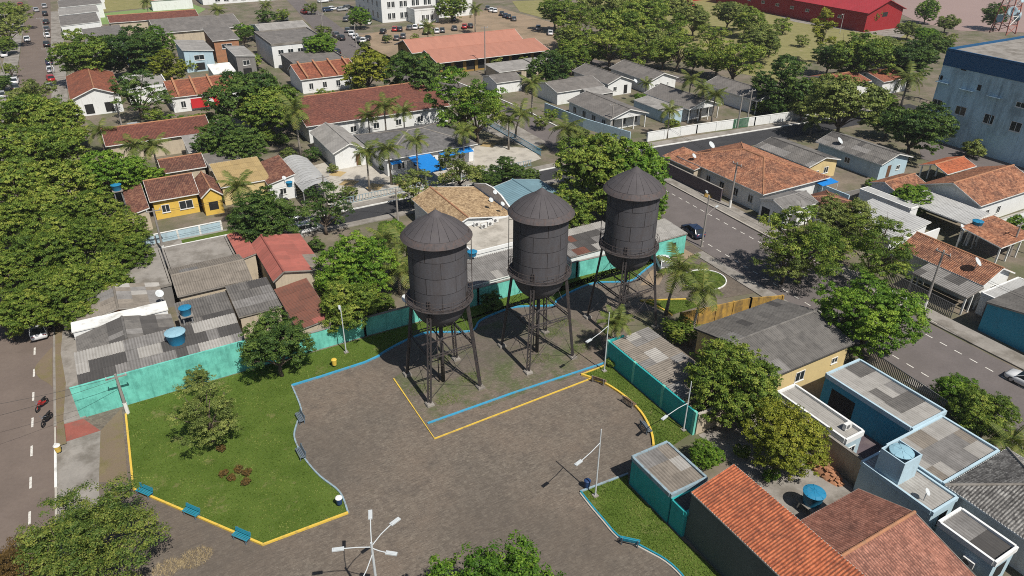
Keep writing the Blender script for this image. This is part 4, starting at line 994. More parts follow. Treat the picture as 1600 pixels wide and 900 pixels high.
# --- market, offices, far roofs
house('stall_row', 'low pale stall roofs in front of the market hall beside the tall pole', 62.5, 73.5, 101.0, 108.5, 2.5, 0.5, 'mono_s', 'far_fibro_pale', 'beige_wall', 0.2, wins('S', 3, 0.2, 1.8, 1.8, 0.2, 0.8, 'g'), cat='stall')
house('stall_row', 'low pale slab between the market hall and the dark round trees', 75.0, 86.0, 104.0, 110.5, 2.3, 0.3, 'mono_s', 'far_fibro_pale', 'beige_wall', 0.2, [], cat='stall')
house('stall_row', 'low brown-grey roof in front of the stalls by the palms', 56.8, 64.0, 92.0, 99.5, 2.6, 0.9, 'gx', 'far_fibro', 'white_wall', 0.3, [], cat='house')
house('market_hall', 'long pink-orange market hall roof nearer the grey houses', 52.0, 85.0, 113.5, 124.4, 3.2, 1.7, 'gx', 'far_market', 'ochre_shade', 1.3, wins('S', 9, 0.4, 2.4, 2.6, 0.06, 0.94, 'g'), ridge=0.72, cat='market hall')
house('market_hall', 'long pink-orange market hall roof nearer the white offices', 50.2, 84.0, 125.2, 137.4, 3.6, 2.3, 'gx', 'far_market', 'ochre_shade', 0.8, wins('W', 2, 0.4, 2.2, 2.6, 0.3, 0.7, 'g'), ridge=0.45, cat='market hall')
r = house('office_block', 'white two-storey office block with rows of paired windows', 66.2, 100.0, 188.0, 214.0, 7.7, 0.5, 'flat', 'far_fibro_pale', 'white_wall', 0.0, [], 'white_wall', cat='office')
for z in (1.0, 4.6):
    for i in range(7):
        for d in (-0.022, 0.022): opening(r, 16.9, 13, ('S', 0.10 + 0.13 * i + d, z, 1.2, 1.9, 'w'))
    for i in range(5): opening(r, 16.9, 13, ('W', 0.15 + 0.17 * i, z, 1.3, 1.9, 'w'))
house('office_annex', 'white single-storey annex in front of the two-storey offices', 75.2, 84.0, 181.6, 187.8, 4.2, 0.3, 'flat', 'far_fibro', 'white_wall', 0.0, wins('S', 3, 0.8, 1.1, 1.8, 0.35, 0.7), 'white_wall', cat='annex')
house('clay_hall', 'very long maroon tiled roof behind the clinic palms', 9.0, 38.5, 78.0, 95.5, 3.4, 2.6, 'gx', 'clay_maroon', 'white_wall', 0.5, wins('S', 5, 0.9, 1.2, 1.2, 0.3, 0.95), ridge=0.62)
house('clay_hall', 'maroon tiled roof half hidden behind the palms beside the avenue trees', -24.0, -6.5, 84.0, 94.0, 3.2, 1.7, 'gx', 'clay_maroon', 'beige_wall', 0.4, [])
def firewall_house(label, x0, x1, y0, y1, n, rk='clay_rust', wm='white_wall'):
    r = house('row_house', label, x0, x1, y0, y1, 3.2, 1.8, 'gx', rk, wm, 0.3, wins('S', 4, 0.8, 1.0, 1.4), ridge=0.7)
    for i in range(n):
        x = (x1 - x0) * ((i + 0.5) / n - 0.5); a = (y1 - y0) * 0.5
        mb = MB(); mb.add([(x - 0.2, -a, 3.1), (x - 0.2, a * 0.4, 5.1), (x - 0.2, a * 0.4, 5.7), (x - 0.2, -a, 3.7), (x + 0.2, -a, 3.1), (x + 0.2, a * 0.4, 5.1), (x + 0.2, a * 0.4, 5.7), (x + 0.2, -a, 3.7)],
                          [(0, 1, 2, 3), (7, 6, 5, 4), (3, 2, 6, 7), (0, 3, 7, 4), (1, 5, 6, 2), (0, 4, 5, 1)]); mb.build('fire_wall', 'brick_raw', r)
    return r
firewall_house('orange tiled row house with raised party walls above a red banner', -10.0, 4.2, 111.0, 121.0, 4)
firewall_house('orange tiled row house with raised party walls left of the yellow-green tree', 17.8, 32.0, 113.0, 124.0, 4)
house('gable_shop', 'white-gabled corner house with orange tiled roof beside the avenue', -28.0, -18.4, 117.0, 139.0, 3.6, 1.9, 'gy', 'clay_rust', 'white_wall', 0.4, [('S', 0.3, 0.3, 1.6, 2.0, 'g'), ('S', 0.72, 0.3, 1.6, 2.0, 'g')])
house('flat_shop', 'white flat row with grey roof behind the orange gable house', -17.0, -9.0, 122, 134, 3.2, 0.3, 'flat', 'far_fibro_pale', 'white_wall', 0.0, [], 'white_wall', cat='shop')
house('town_house', 'two-storey house with green ledge and grey roof', 6.6, 13.4, 153.5, 168.0, 5.6, 1.0, 'mono_s', 'far_fibro', 'brick_raw', 0.3, [('S', 0.5, 3.4, 2.6, 1.2, 'w')])
house('town_house', 'pale grey house with glazed upper floor beside the yellow-green tree', -2.0, 5.4, 146.0, 160.0, 4.8, 0.8, 'mono_e', 'far_fibro_pale', 'pale_blue_wall', 0.3, [('S', 0.5, 2.8, 2.4, 1.2, 'w'), ('S', 0.5, 0.3, 2.0, 1.8, 'g')])
house('town_house', 'narrow grey two-storey house next to the white tent roof', 8.2, 13.0, 134.0, 147.0, 5.0, 0.5, 'mono_e', 'far_fibro_pale', 'grey_wall', 0.2, [('S', 0.5, 3.0, 1.6, 1.2, 'w'), ('S', 0.5, 0.3, 2.0, 2.0, 'g')])
house('parapet_shop', 'grey flat roof with dark parapet behind the orange row house', 20.0, 33.0, 127.0, 138.5, 3.6, 0.4, 'flat', 'far_fibro', 'grey_wall', 0.0, [], 'grey_wall', cat='shop')
house('tent_roof', 'bright white canopy roof in the walled yard', 1.8, 7.0, 128.5, 136.5, 3.0, 0.6, 'mono_s', 'white_paint', 'white_wall', 0.1, [], cat='canopy')
house('white_block', 'white stained two-storey block with tiled front by the far road', 18.6, 33.0, 141.0, 159.5, 5.6, 0.4, 'flat', 'far_fibro', 'white_wall', 0.0, wins('S', 5, 3.2, 1.4, 1.2) + wins('S', 4, 0.2, 1.8, 2.2, 0.2, 0.9, 'g'), 'concrete', cat='shop')
house('grey_hall', 'wide dark grey hall roof behind the shade trees', -4.0, 20.0, 182.0, 206.0, 3.6, 1.8, 'gx', 'far_fibro', 'beige_wall', 0.4, [], cat='hall')
house('grey_hall', 'low red-brown roof strip in front of the sports field', -14.0, 12.0, 208.0, 220.0, 3.2, 1.2, 'gx', 'clay_maroon', 'beige_wall', 0.3, [], cat='hall')
house('grey_hall', 'pale warehouse roof next to the far road bend', 22.0, 36.0, 166.0, 182.0, 4.0, 1.2, 'gx', 'far_fibro_pale', 'white_wall', 0.3, [], cat='hall')
for i, (x0, x1, y0, y1, m, lb) in enumerate([(-27, -16.5, 204, 222, 'far_fibro', 'dark grey shop roof along the avenue nearest the shade trees'), (-26.8, -15.5, 224, 238, 'far_fibro_pale', 'pale shop roof along the avenue with a solar panel look'),
        (-26.4, -13.5, 240, 256, 'far_fibro', 'long grey shop roof along the avenue beyond the pale one'), (-26, -12, 258, 274, 'far_fibro_pale', 'cream shop roof along the avenue near the frame edge'), (-25.5, -11, 276, 300, 'far_fibro_pale', 'farthest shop roof along the avenue'),
        (-22, -12, 172, 196, 'far_fibro', 'low grey roof half under the shade trees')]):
    house('avenue_shop', lb, x0, x1, y0, y1, 4.0, 0.5, 'mono_w', m, 'white_wall', 0.1, wins('W', 4, 0.2, 1.6, 2.2, 0.15, 0.85, 'g'), cat='shop', group='shops along the far avenue')
house('club_house', 'long pale club building with lettered roof edge behind the pool', 20, 56, 252, 262, 4.0, 0.6, 'mono_s', 'far_fibro_pale', 'white_wall', 0.2, wins('S', 9, 0.8, 1.8, 1.4), cat='club')
house('club_house', 'striped red and white stand roof beside the sports field', 2, 16, 246, 252, 3.5, 1.0, 'mono_s', 'far_red', 'white_wall', 0.2, [], cat='stand')
house('warehouse', 'long dark red warehouse with red roof by the river', 197.5, 217.0, 101.0, 170.0, 6.0, 3.4, 'gy', 'far_red', 'red_wall', 0.8, wins('W', 8, 3.0, 1.6, 0.9) + [('S', 0.5, 4.2, 2.6, 1.4, 'g')], 'red_wall', cat='warehouse')
house('warehouse', 'smaller red building beside the long red warehouse', 190, 212, 176, 200, 6.0, 3.0, 'gy', 'far_red', 'red_wall', 0.8, [], 'red_wall', cat='warehouse')
house('riverside_house', 'white house with red-orange roof and white slab below the park trees', 123.0, 133.5, 51.0, 61.0, 3.2, 1.2, 'gx', 'clay_rust', 'white_wall', 0.4, [('W', 0.5, 0.9, 1.2, 1.2, 'w')])
house('riverside_house', 'white house with faded red roof next to the fan palm', 135.0, 145.0, 49.0, 58.5, 3.2, 1.2, 'gx', 'clay_rust', 'white_wall', 0.4, [('S', 0.6, 0.5, 1.2, 2.2, 'w')])
# --- clinic block and yellow house row
house('clinic', 'grey shingled hip roof of the clinic with blue awnings', 15.5, 32.8, 55.2, 70.0, 3.1, 1.9, 'hip', 'shingle_grey', 'white_wall', 0.5, wins('S', 5, 0.9, 1.3, 1.2), near=False, cat='clinic')
house('clinic', 'white gabled wing with streaky pale roof beside the clinic', 9.0, 15.2, 62.5, 76.0, 3.0, 1.3, 'gy', 'far_fibro_pale', 'white_wall', 0.4, [('S', 0.75, 0.1, 0.8, 2.0, 'd')], cat='clinic')
house('yellow_house', 'yellow house with dark brown tiled roof facing the shaded street', -20.4, -13.6, 55.2, 64.6, 3.0, 1.6, 'gx', 'clay_brown', 'yellow_wall', 0.4, [('S', 0.25, 0.9, 1.1, 1.2, 'w'), ('S', 0.72, 0.9, 1.9, 1.3, 'w')])
house('yellow_porch', 'yellow gabled porch with arched opening on the yellow house', -13.7, -10.6, 53.4, 61.0, 2.9, 1.3, 'gy', 'clay_brown', 'yellow_wall', 0.25, [('S', 0.5, 0.7, 1.3, 1.3, 'g')], cat='porch')
house('brown_lean_to', 'brown tiled side roof next to the yellow house and avenue trees', -23.4, -20.7, 52.3, 65.4, 2.7, 0.6, 'mono_w', 'clay_brown', 'beige_wall', 0.2, [], cat='lean-to')
house('mustard_house', 'house with mustard striped sheet roof beside the yellow house', -10.4, -3.0, 56.0, 64.4, 3.0, 1.0, 'mono_s', 'sheet_mustard', 'cream_wall', 0.2, [])
house('brown_cottage', 'small brown tiled roof behind the yellow house', -17.3, -10.6, 66.6, 73.4, 2.9, 1.2, 'gx', 'clay_brown', 'beige_wall', 0.3, [])
house('cream_box', 'cream box-like house with flat grey roof behind the mustard roof', -10.4, -5.2, 65.6, 71.5, 3.2, 0.2, 'flat', 'far_fibro', 'beige_wall', 0.0, [], 'concrete')
house('rust_house', 'small rust-brown tiled roof beside the arched metal roof', -3.9, 0.4, 54.0, 63.8, 2.9, 1.0, 'mono_w', 'clay_brown', 'white_wall', 0.2, [('S', 0.5, 0.9, 1.0, 1.0, 'w')])
house('brown_cottage', 'small brick-red roof and white box behind the avenue trees', -12, -4.5, 75, 82, 2.9, 0.9, 'mono_s', 'far_fibro_pale', 'white_wall', 0.2, [])
# --- row between the shaded street and the teal wall
house('sheet_house', 'house with wide tan corrugated roof facing the shaded street', -21.0, -12.8, 24.8, 32.2, 3.1, 0.9, 'gx', 'fibro_tan', 'beige_wall', 0.25, [('S', 0.3, 1.0, 0.9, 0.8, 'w')], 'concrete', [('fibro_mid', 0.1), ('fibro_dark', 0.04)])
house('slab_roof', 'plain grey slab-roofed room on the corner of the shaded street', -25.6, -21.2, 28.6, 39.0, 2.9, 0.1, 'flat', 'concrete', 'grey_wall', 0.0, [], 'concrete', cat='outbuilding')
house('slab_roof', 'low grey gravelled roof beside the wide tan corrugated roof', -20.8, -13.2, 32.6, 39.0, 2.7, 0.1, 'flat', 'concrete', 'grey_wall', 0.0, [], 'concrete', cat='outbuilding')
house('red_sheet_house', 'house with faded red corrugated sheets behind the round bright tree', -10.9, -4.7, 22.5, 33.6, 3.4, 1.0, 'gy', 'sheet_red', 'beige_wall', 0.25, [], 'concrete', [('fibro_tan', 0.03)], ridge=0.22)
house('pink_roof', 'faded pink sheet roof tucked beside the red corrugated house', -13.0, -11.0, 30.5, 38.5, 3.1, 0.4, 'mono_w', 'sheet_red', 'beige_wall', 0.1, [], 'concrete', cat='lean-to')
house('rust_shed', 'long rust-red sloping shed roof down to the teal wall', -11.0, -7.2, 12.4, 22.3, 2.5, 0.5, 'mono_w', 'sheet_rust', 'beige_wall', 0.15, [], 'concrete', [('sheet_red', 0.08)], cat='shed')
house('grey_shed', 'grey sheet-roofed shed between the tank stand and the rust roof', -15.9, -11.3, 17.6, 24.4, 2.8, 0.4, 'mono_s', 'fibro_old', 'beige_wall', 0.15, [], 'concrete', OLD, cat='shed')
house('patch_house', 'house with dark sheet roof and two pale sheets beside the blue tank', -21.6, -16.2, 17.2, 22.5, 3.1, 0.5, 'mono_s', 'fibro_old', 'beige_wall', 0.15, [('S', 0.3, 2.2, 0.5, 0.35, 'g'), ('S', 0.75, 2.2, 0.5, 0.35, 'g')], 'concrete', [('fibro_pale', 0.08), ('fibro_dark', 0.25)], cat='outbuilding')
house('gable_house', 'pale sheet gable house with raw brick gable under the avenue trees', -31.5, -22.4, 23.6, 29.6, 2.9, 1.1, 'gy', 'fibro_tan', 'brick_raw', 0.2, [], 'concrete', [('fibro_pale', 0.25), ('fibro_mid', 0.1)])
house('gable_house', 'grey sheet gable house with orange brick gable above the patchwork roof', -31.3, -22.2, 16.8, 21.6, 2.9, 1.1, 'gy', 'fibro_old', 'brick_raw', 0.15, [], 'concrete', [('fibro_dark', 0.3), ('fibro_mid', 0.1)])
t = thing('white_slab', 'bright white blank slab roof between the two sheet gables', 'slab roof', (-26.9, 22.6, 0))
MB().box((-4.5, -0.95, -0.05), (4.5, 0.95, 3.5)).build('wall', 'white_wall', t)
MB().box((-4.6, -1.05, 3.5), (4.6, 1.05, 3.62)).build('slab', 'white_paint', t)
house('patchwork_lean_to', 'long lean-to of patchwork light and dark sheets along the teal wall', -31.4, -16.4, 11.75, 16.6, 3.25, 0.75, 'mono_s', 'fibro_pale', 'beige_wall', 0.05, [], 'concrete', PATCH, cat='lean-to')
house('tile_roof_house', 'sand-coloured tiled house with curved white parapet behind the first tower', 12.8, 23.0, 25.4, 37.8, 3.2, 1.3, 'gy', 'clay_sand', 'white_wall', 0.3, [], 'white_wall', ridge=0.3)
house('flat_house', 'beige flat concrete roof with air conditioners behind the first tower', 12.5, 22.2, 17.6, 25.0, 3.4, 0.25, 'flat', 'concrete_pale', 'white_wall', 0.0, [], 'white_wall')
house('long_lean_to', 'long pale corrugated lean-to behind the teal wall and middle tower', 8.5, 21.5, 12.2, 17.2, 2.4, 0.6, 'mono_s', 'fibro_mid', 'white_wall', 0.1, [], 'white_paint', [('fibro_pale', 0.3)], cat='lean-to')
house('teal_roof_house', 'teal-blue curved metal roof behind the middle tower', 24.0, 33.5, 26.5, 36.0, 3.0, 0.9, 'gy', 'far_teal', 'white_wall', 0.2, [], 'white_wall', near=False)
house('rust_yard_shed', 'mixed rusty and white sheets behind the teal wall between two towers', 23.5, 33.0, 12.2, 18.5, 2.6, 0.4, 'mono_s', 'fibro_pale', 'white_wall', 0.1, [], 'concrete', [('sheet_rust', 0.15), ('fibro_dark', 0.2), ('fibro_mid', 0.25)], cat='shed')
house('teal_house', 'small bright teal house with narrow window at the end of the teal wall', 35.6, 40.8, 9.9, 14.6, 2.9, 0.3, 'mono_s', 'fibro_pale', 'teal_wall', 0.08, [('S', 0.6, 0.7, 0.7, 1.3, 'g')], 'concrete')

# tall blue block by the river road
r = thing('blue_block', 'tall stained pale blue block with dark blue roof band and roof mast', 'tower block', (128, 10, 0))
BX, BY0, BY1, BZ = -12.0, -30.0, 15.6, 16.6
MB().box((BX, BY0, -0.1), (22, BY1, 13.9)).build('wall', 'tower_block_blue', r)
MB().box((BX - 0.12, BY0 - 0.12, 13.9), (22.1, BY1 + 0.12, 16.5)).build('roof_band', 'band_blue', r)
mb = MB(); mb.box((BX + 0.2, BY0 + 0.2, 16.5), (21.8, BY1 - 0.2, 16.55)); mb.build('roof_deck', 'concrete', r)
for a, b in (((BX - 0.1, BY0 - 0.1), (BX + 0.2, BY1 + 0.1)), ((BX + 0.2, BY1 - 0.2), (22, BY1 + 0.1)), ((BX + 0.2, BY0 - 0.1), (22, BY0 + 0.2))):
    MB().box((a[0], a[1], 16.55), (b[0], b[1], 16.95)).build('parapet', 'band_blue', r)
for y in np.arange(BY0, BY1 + 0.1, 5.7): MB().box((BX - 0.05, y - 0.06, 0), (BX - 0.002, y + 0.06, 14.6)).build('wall_joint', 'tower_block_blue', r)
def block_win(u, v, w, h, typ='w'):
    p = QX(u, v, 116.0)
    opening(r, 12.0, 15.6, ('W', (p.y - 10 + 15.6) / 31.2, p.z - h / 2, w, h, typ))
for u, v, w, h in [(1486, 95, 2.2, 0.45), (1524, 105, 2.4, 0.5), (1568, 115, 2.4, 0.5), (1495, 88, 0.6, 0.7), (1507, 105, 1.0, 1.2), (1538, 98, 0.6, 0.8), (1470, 121, 0.8, 0.8), (1530, 137, 0.7, 1.0)]: block_win(u, v, w, h, 'g')
for u, v, w, h in [(1464, 162, 1.9, 1.6), (1501, 173, 2.0, 1.6), (1545, 186, 1.8, 1.7), (1587, 198, 1.9, 1.7), (1595, 164, 1.6, 0.9)]: block_win(u, v, w, h)
for u, v in [(1474, 129), (1512, 141), (1555, 152)]:
    p = QX(u, v, 116.0); MB().box((BX - 0.7, p.y - 10 - 1.2, p.z), (BX - 0.005, p.y - 10 + 1.2, p.z + 0.12)).build('ledge', 'tower_block_blue', r)
MB().box((BX - 2.2, -14, 2.6), (BX - 0.01, -8.5, 2.8)).build('canopy', 'white_wall', r)
t = thing('antenna_mast', 'red and white lattice mast with dish antennas on the blue block roof', 'antenna', Q(1566, 52, 16.6))
for k in range(4):
    sx, sy = ((-1, -1), (1, -1), (1, 1), (-1, 1))[k]; mb = MB(); mb.bar((sx * 1.7, sy * 1.7, 0), (sx * 0.5, sy * 0.5, 16), 0.16, 0.16); mb.build('leg', 'antenna_red', t)
for j in range(9):
    z = j * 1.75; f0 = 1.7 - 1.2 * z / 16; f1 = 1.7 - 1.2 * (z + 1.75) / 16; mb = MB()
    for k in range(4):
        a = ((-1, -1), (1, -1), (1, 1), (-1, 1))[k]; b = ((1, -1), (1, 1), (-1, 1), (-1, -1))[k]
        mb.bar((a[0] * f0, a[1] * f0, z), (b[0] * f1, b[1] * f1, z + 1.75), 0.09, 0.09); mb.bar((a[0] * f1, a[1] * f1, z + 1.75), (b[0] * f1, b[1] * f1, z + 1.75), 0.09, 0.09)
    mb.build('bracing', 'white_paint' if j % 2 else 'antenna_red', t)
def dish_mesh(rad):
    mb = MB(); mb.lathe([(0.01, 0), (rad * 0.5, rad * 0.07), (rad, rad * 0.28), (rad * 1.02, rad * 0.27), (rad * 0.5, rad * 0.04), (0.01, -0.04)], 16); return mb.mesh('dish', True)
for z, rad, a in ((3.4, 1.1, -0.5), (4.6, 0.9, -2.4), (3.0, 0.8, 2.9), (7.0, 0.8, -1.6), (9.2, 0.6, 0.6)):
    link('dish', dish_mesh(rad), 'pale_blue_wall', t, None, Matrix.Translation((math.cos(a) * 1.7, math.sin(a) * 1.7, z)) @ Matrix.Rotation(a, 4, 'Z') @ Matrix.Rotation(PI / 2, 4, 'Y'))
# arched metal roof
t = thing('arched_roof', 'arched ribbed metal carport roof beside the rust-brown roof', 'carport', (2.5, 56.5, 0))
for k in range(14):
    mb = MB(); y0, y1 = -7.2 + k * 1.03, -7.2 + (k + 1) * 1.03 - 0.05; pr = [(-2.4 + 4.8 * i / 8, 2.6 + 1.0 * math.sin(PI * i / 8)) for i in range(9)]
    for x, z in pr: mb.v += [(x, y0, z), (x, y1, z)]
    for i in range(8): mb.f.append((2 * i, 2 * i + 2, 2 * i + 3, 2 * i + 1))
    mb.build('roof_sheet', 'metal_pale', t, True)
for x in (-2.3, 2.3):
    for y in (-7, 0, 7): MB().box((x - 0.07, y - 0.07, 0), (x + 0.07, y + 0.07, 2.65)).build('post', 'galv', t)
def awning(label, p, q, depth, z, name='awning'):
    (x0, y0), (x1, y1) = p, q; r = thing(name, label, 'awning', ((x0 + x1) / 2, (y0 + y1) / 2, 0)); hx, hy = (x1 - x0) / 2, (y1 - y0) / 2
    MB().add([(-hx, -hy, z - depth), (hx, -hy, z - depth), (hx, hy, z), (-hx, hy, z), (-hx, -hy, z - depth - 0.06), (hx, -hy, z - depth - 0.06), (hx, hy, z - 0.06), (-hx, hy, z - 0.06)],
             [(0, 1, 2, 3), (7, 6, 5, 4), (0, 4, 5, 1), (1, 5, 6, 2), (2, 6, 7, 3), (3, 7, 4, 0)]).build('canopy_cloth', 'awning_blue', r)
    for x in (-hx + 0.1, hx - 0.1): MB().tube([(x, -hy + 0.05, 0), (x, -hy + 0.05, z - depth)], 0.05, 6).build('post', 'white_paint', r)
awning('large blue carport canopy in the clinic forecourt', (19.6, 48.2), (23.6, 55.2), 0.5, 2.9)
awning('long blue awning on the clinic front', (25.4, 54.0), (31.4, 57.0), 0.5, 2.9)
awning('small blue awning by the white clinic pillars', (16.5, 54.8), (18.4, 56.2), 0.4, 2.7)
awning('blue tarpaulin over the yard beside the orange clay house', (71.5, 13.2), (75.2, 16.6), 0.3, 2.9, 'tarpaulin')
awning('turquoise canopy under the shade trees by the avenue', (-14.5, 148), (-9.5, 156), 0.6, 3.4)

# ------------------------------------------------------------------ trees
def quads_mesh(name, P, A, B, tone):
    """leaf rhombs at P spanned by A (length) and B (width)"""
    n = len(P); V = np.empty((n, 4, 3), np.float32)
    V[:, 0] = P - A; V[:, 1] = P + B * 0.9 - A * 0.1; V[:, 2] = P + A; V[:, 3] = P - B * 0.9 - A * 0.1
    me = bpy.data.meshes.new(name)
    me.vertices.add(4 * n); me.vertices.foreach_set('co', V.ravel())
    me.loops.add(4 * n); me.loops.foreach_set('vertex_index', np.arange(4 * n, dtype=np.int32))
    me.polygons.add(n); me.polygons.foreach_set('loop_start', np.arange(0, 4 * n, 4, dtype=np.int32))
    try: me.polygons.foreach_set('loop_total', np.full(n, 4, np.int32))
    except Exception: pass
    at = me.attributes.new('tone', 'FLOAT', 'FACE'); at.data.foreach_set('value', np.clip(tone, 0, 1).astype(np.float32))
    me.update(calc_edges=True); me.validate()
    return me
def unit(v): return v / np.maximum(np.linalg.norm(v, axis=1, keepdims=True), 1e-6)
def make_tree(seed, RR=4.0, HH=7.0, lobes=26, clumps=520, per=44, leaf=0.11, cr=0.40, lr=(0.26, 0.42), spread=(0.5, 0.78), zc=0.56, zr=0.42, flat=0.75, low=-0.7, vflat=0.62, spray=0.12):
    """a crown of boughs, each bough carrying leaf clumps with gaps between them, and its trunk with limbs into the boughs"""
    rg = np.random.default_rng(seed); C = []; Rd = []
    while len(C) < lobes:
        d = rg.normal(size=3); d /= np.linalg.norm(d)
        if d[2] < low: continue
        k = rg.uniform(*spread) if len(C) > 3 else rg.uniform(0.1, 0.35)
        C.append(d * k); Rd.append(rg.uniform(*lr))
    C = np.array(C); Rd = np.array(Rd)
    skew = np.array([rg.uniform(0.88, 1.08), rg.uniform(0.88, 1.08), 1.0])
    scl = np.array([RR, RR, HH * zr]) * skew; Cw = C * scl + np.array([rg.normal(0, 0.05) * RR, rg.normal(0, 0.05) * RR, HH * zc])
    m = clumps * 4; li = rg.choice(lobes, m, p=Rd ** 2 / (Rd ** 2).sum())
    d = unit(rg.normal(size=(m, 3)) + np.array([0, 0, 0.25])); E = np.array([RR, RR, RR * flat])
    K = Cw[li] + d * (Rd[li] * rg.uniform(0.78, 1.08, m))[:, None] * E
    ins = np.zeros(m, bool)
    for c, r_ in zip(Cw, Rd):
        q = (K - c) / (E * r_); ins |= (q ** 2).sum(1) < 0.55
    K, d, li = K[~ins][:clumps], d[~ins][:clumps], li[~ins][:clumps]; nk = len(K)
    far = rg.random(nk) < spray; K[far] += d[far] * E * 0.10
    sz = cr * rg.uniform(0.6, 1.35, nk); ct = rg.normal(0.48, 0.14, lobes)[li] + rg.normal(0, 0.14, nk)
    n = nk * per; ci = np.repeat(np.arange(nk), per)
    o = rg.normal(size=(n, 3)); o = o / np.linalg.norm(o, axis=1, keepdims=True) * (rg.random(n) ** 0.45)[:, None]
    o[:, 2] = np.abs(o[:, 2]) * 0.9 - 0.25
    P = K[ci] + o * sz[ci][:, None] * np.array([1, 1, vflat]); k = n
    nrm = unit(d[ci] * 0.5 + o * 0.6 + rg.normal(size=(k, 3)) * 0.45 + np.array([0, 0, 0.35]))
    a = unit(np.cross(nrm, rg.normal(size=(k, 3)))); b = np.cross(nrm, a)
    s = leaf * rg.uniform(0.6, 1.45, k)[:, None]
    tone = ct[ci] + rg.normal(0, 0.17, k)
    crown = quads_mesh('crown', P.astype(np.float32), (a * s).astype(np.float32), (b * s * 0.62).astype(np.float32), tone)
    mb = MB(); fork = max(HH * (zc - zr * 0.8), HH * 0.18); tr = 0.05 * RR
    mb.tube([(0, 0, -0.1), (0.03 * RR, 0.02 * RR, fork * 0.5), (0, 0.03 * RR, fork)], [tr * 1.25, tr, tr * 0.85], 8)
    for j in rg.choice(lobes, min(lobes, 16), replace=False):
        c = Cw[j]; mid = np.array([c[0] * 0.45, c[1] * 0.45, fork + (c[2] - fork) * 0.55])
        mb.tube([(0, 0.03 * RR, fork * 0.9), tuple(mid), tuple(c)], [tr * 0.5, tr * 0.32, tr * 0.12], 6, False)
        for _ in range(3):
            e = c + rg.normal(size=3) * RR * 0.16; mb.tube([tuple(c * 0.8 + mid * 0.2), tuple(e)], [tr * 0.12, tr * 0.05], 5, False)
    return crown, mb.mesh('trunk', True), RR, HH
PROTO = {
    'dense': [make_tree(s, lobes=34, clumps=640, per=40, leaf=0.115, cr=0.42, lr=(0.17, 0.36), spread=(0.42, 0.82)) for s in (1, 2, 3, 21)],
    'round': [make_tree(s, HH=6.4, lobes=50, clumps=760, per=36, leaf=0.11, cr=0.36, lr=(0.2, 0.30), spread=(0.6, 0.76), zr=0.47, zc=0.53, flat=0.85, low=-0.85) for s in (4, 5, 22)],
    'loose': [make_tree(s, lobes=30, clumps=300, per=40, leaf=0.10, cr=0.42, lr=(0.10, 0.26), spread=(0.40, 0.95), zr=0.44, flat=0.6, spray=0.3) for s in (6, 7, 8)],
    'near': [make_tree(9, lobes=60, clumps=1100, per=40, leaf=0.075, cr=0.30, lr=(0.12, 0.24), spread=(0.4, 0.88), spray=0.25)],
    'feather': [make_tree(10, lobes=70, clumps=1000, per=46, leaf=0.062, cr=0.40, lr=(0.08, 0.20), spread=(0.35, 1.0), zr=0.44, flat=0.5, vflat=0.4, spray=0.4)],
    'dense_fine': [make_tree(s, lobes=38, clumps=900, per=54, leaf=0.078, cr=0.36, lr=(0.15, 0.34), spread=(0.42, 0.86), spray=0.22) for s in (31, 32)],
    'round_fine': [make_tree(s, HH=6.4, lobes=54, clumps=1050, per=50, leaf=0.075, cr=0.31, lr=(0.18, 0.30), spread=(0.56, 0.78), zr=0.47, zc=0.53, flat=0.85, low=-0.85, spray=0.2) for s in (33, 34)],
    'loose_fine': [make_tree(s, lobes=32, clumps=430, per=54, leaf=0.072, cr=0.38, lr=(0.09, 0.25), spread=(0.40, 0.98), zr=0.44, flat=0.6, spray=0.35) for s in (35, 36)],
    'slender': [make_tree(12, RR=3.0, HH=9.5, lobes=24, clumps=240, per=40, leaf=0.11, cr=0.42, lr=(0.14, 0.28), spread=(0.4, 0.95), zr=0.36, zc=0.62, flat=0.7)],
    'shrub': [make_tree(s, RR=1.5, HH=2.0, lobes=18, clumps=130, per=40, leaf=0.07, cr=0.24, lr=(0.25, 0.45), spread=(0.4, 0.75), zc=0.5, zr=0.4, low=-0.8) for s in (13, 14)],
}
_leafed = {}
def tree(kind, leaf, u, v, rp, label, hr=1.7, cat='tree', group=None, name='broadleaf_tree', z=None):
    """rp: crown radius as sighted, in photograph pixels; hr: height over radius"""
    p = Q(u, v, 4.0); rp *= 1.1; rm = rp / pxm(p); H = rm * hr
    p = Q(u, v, H * 0.58); rm = rp / pxm(p); H = rm * hr
    if pxm(p) > 11.5 and kind + '_fine' in PROTO: kind += '_fine'
    cr, tr, R0, H0 = random.choice(PROTO[kind])
    t = thing(name, label, cat, (p.x, p.y, 0), random.uniform(0, 2 * PI), group, (rm / R0 * 0.97, rm / R0 * 0.97, H / H0))
    key = (cr.name, leaf)
    if key not in _leafed:
        me = cr.copy(); me.materials.clear(); me.materials.append(MATS[leaf]); _leafed[key] = me
    link('crown', _leafed[key], None, t); link('trunk', tr, 'bark', t)
    return t
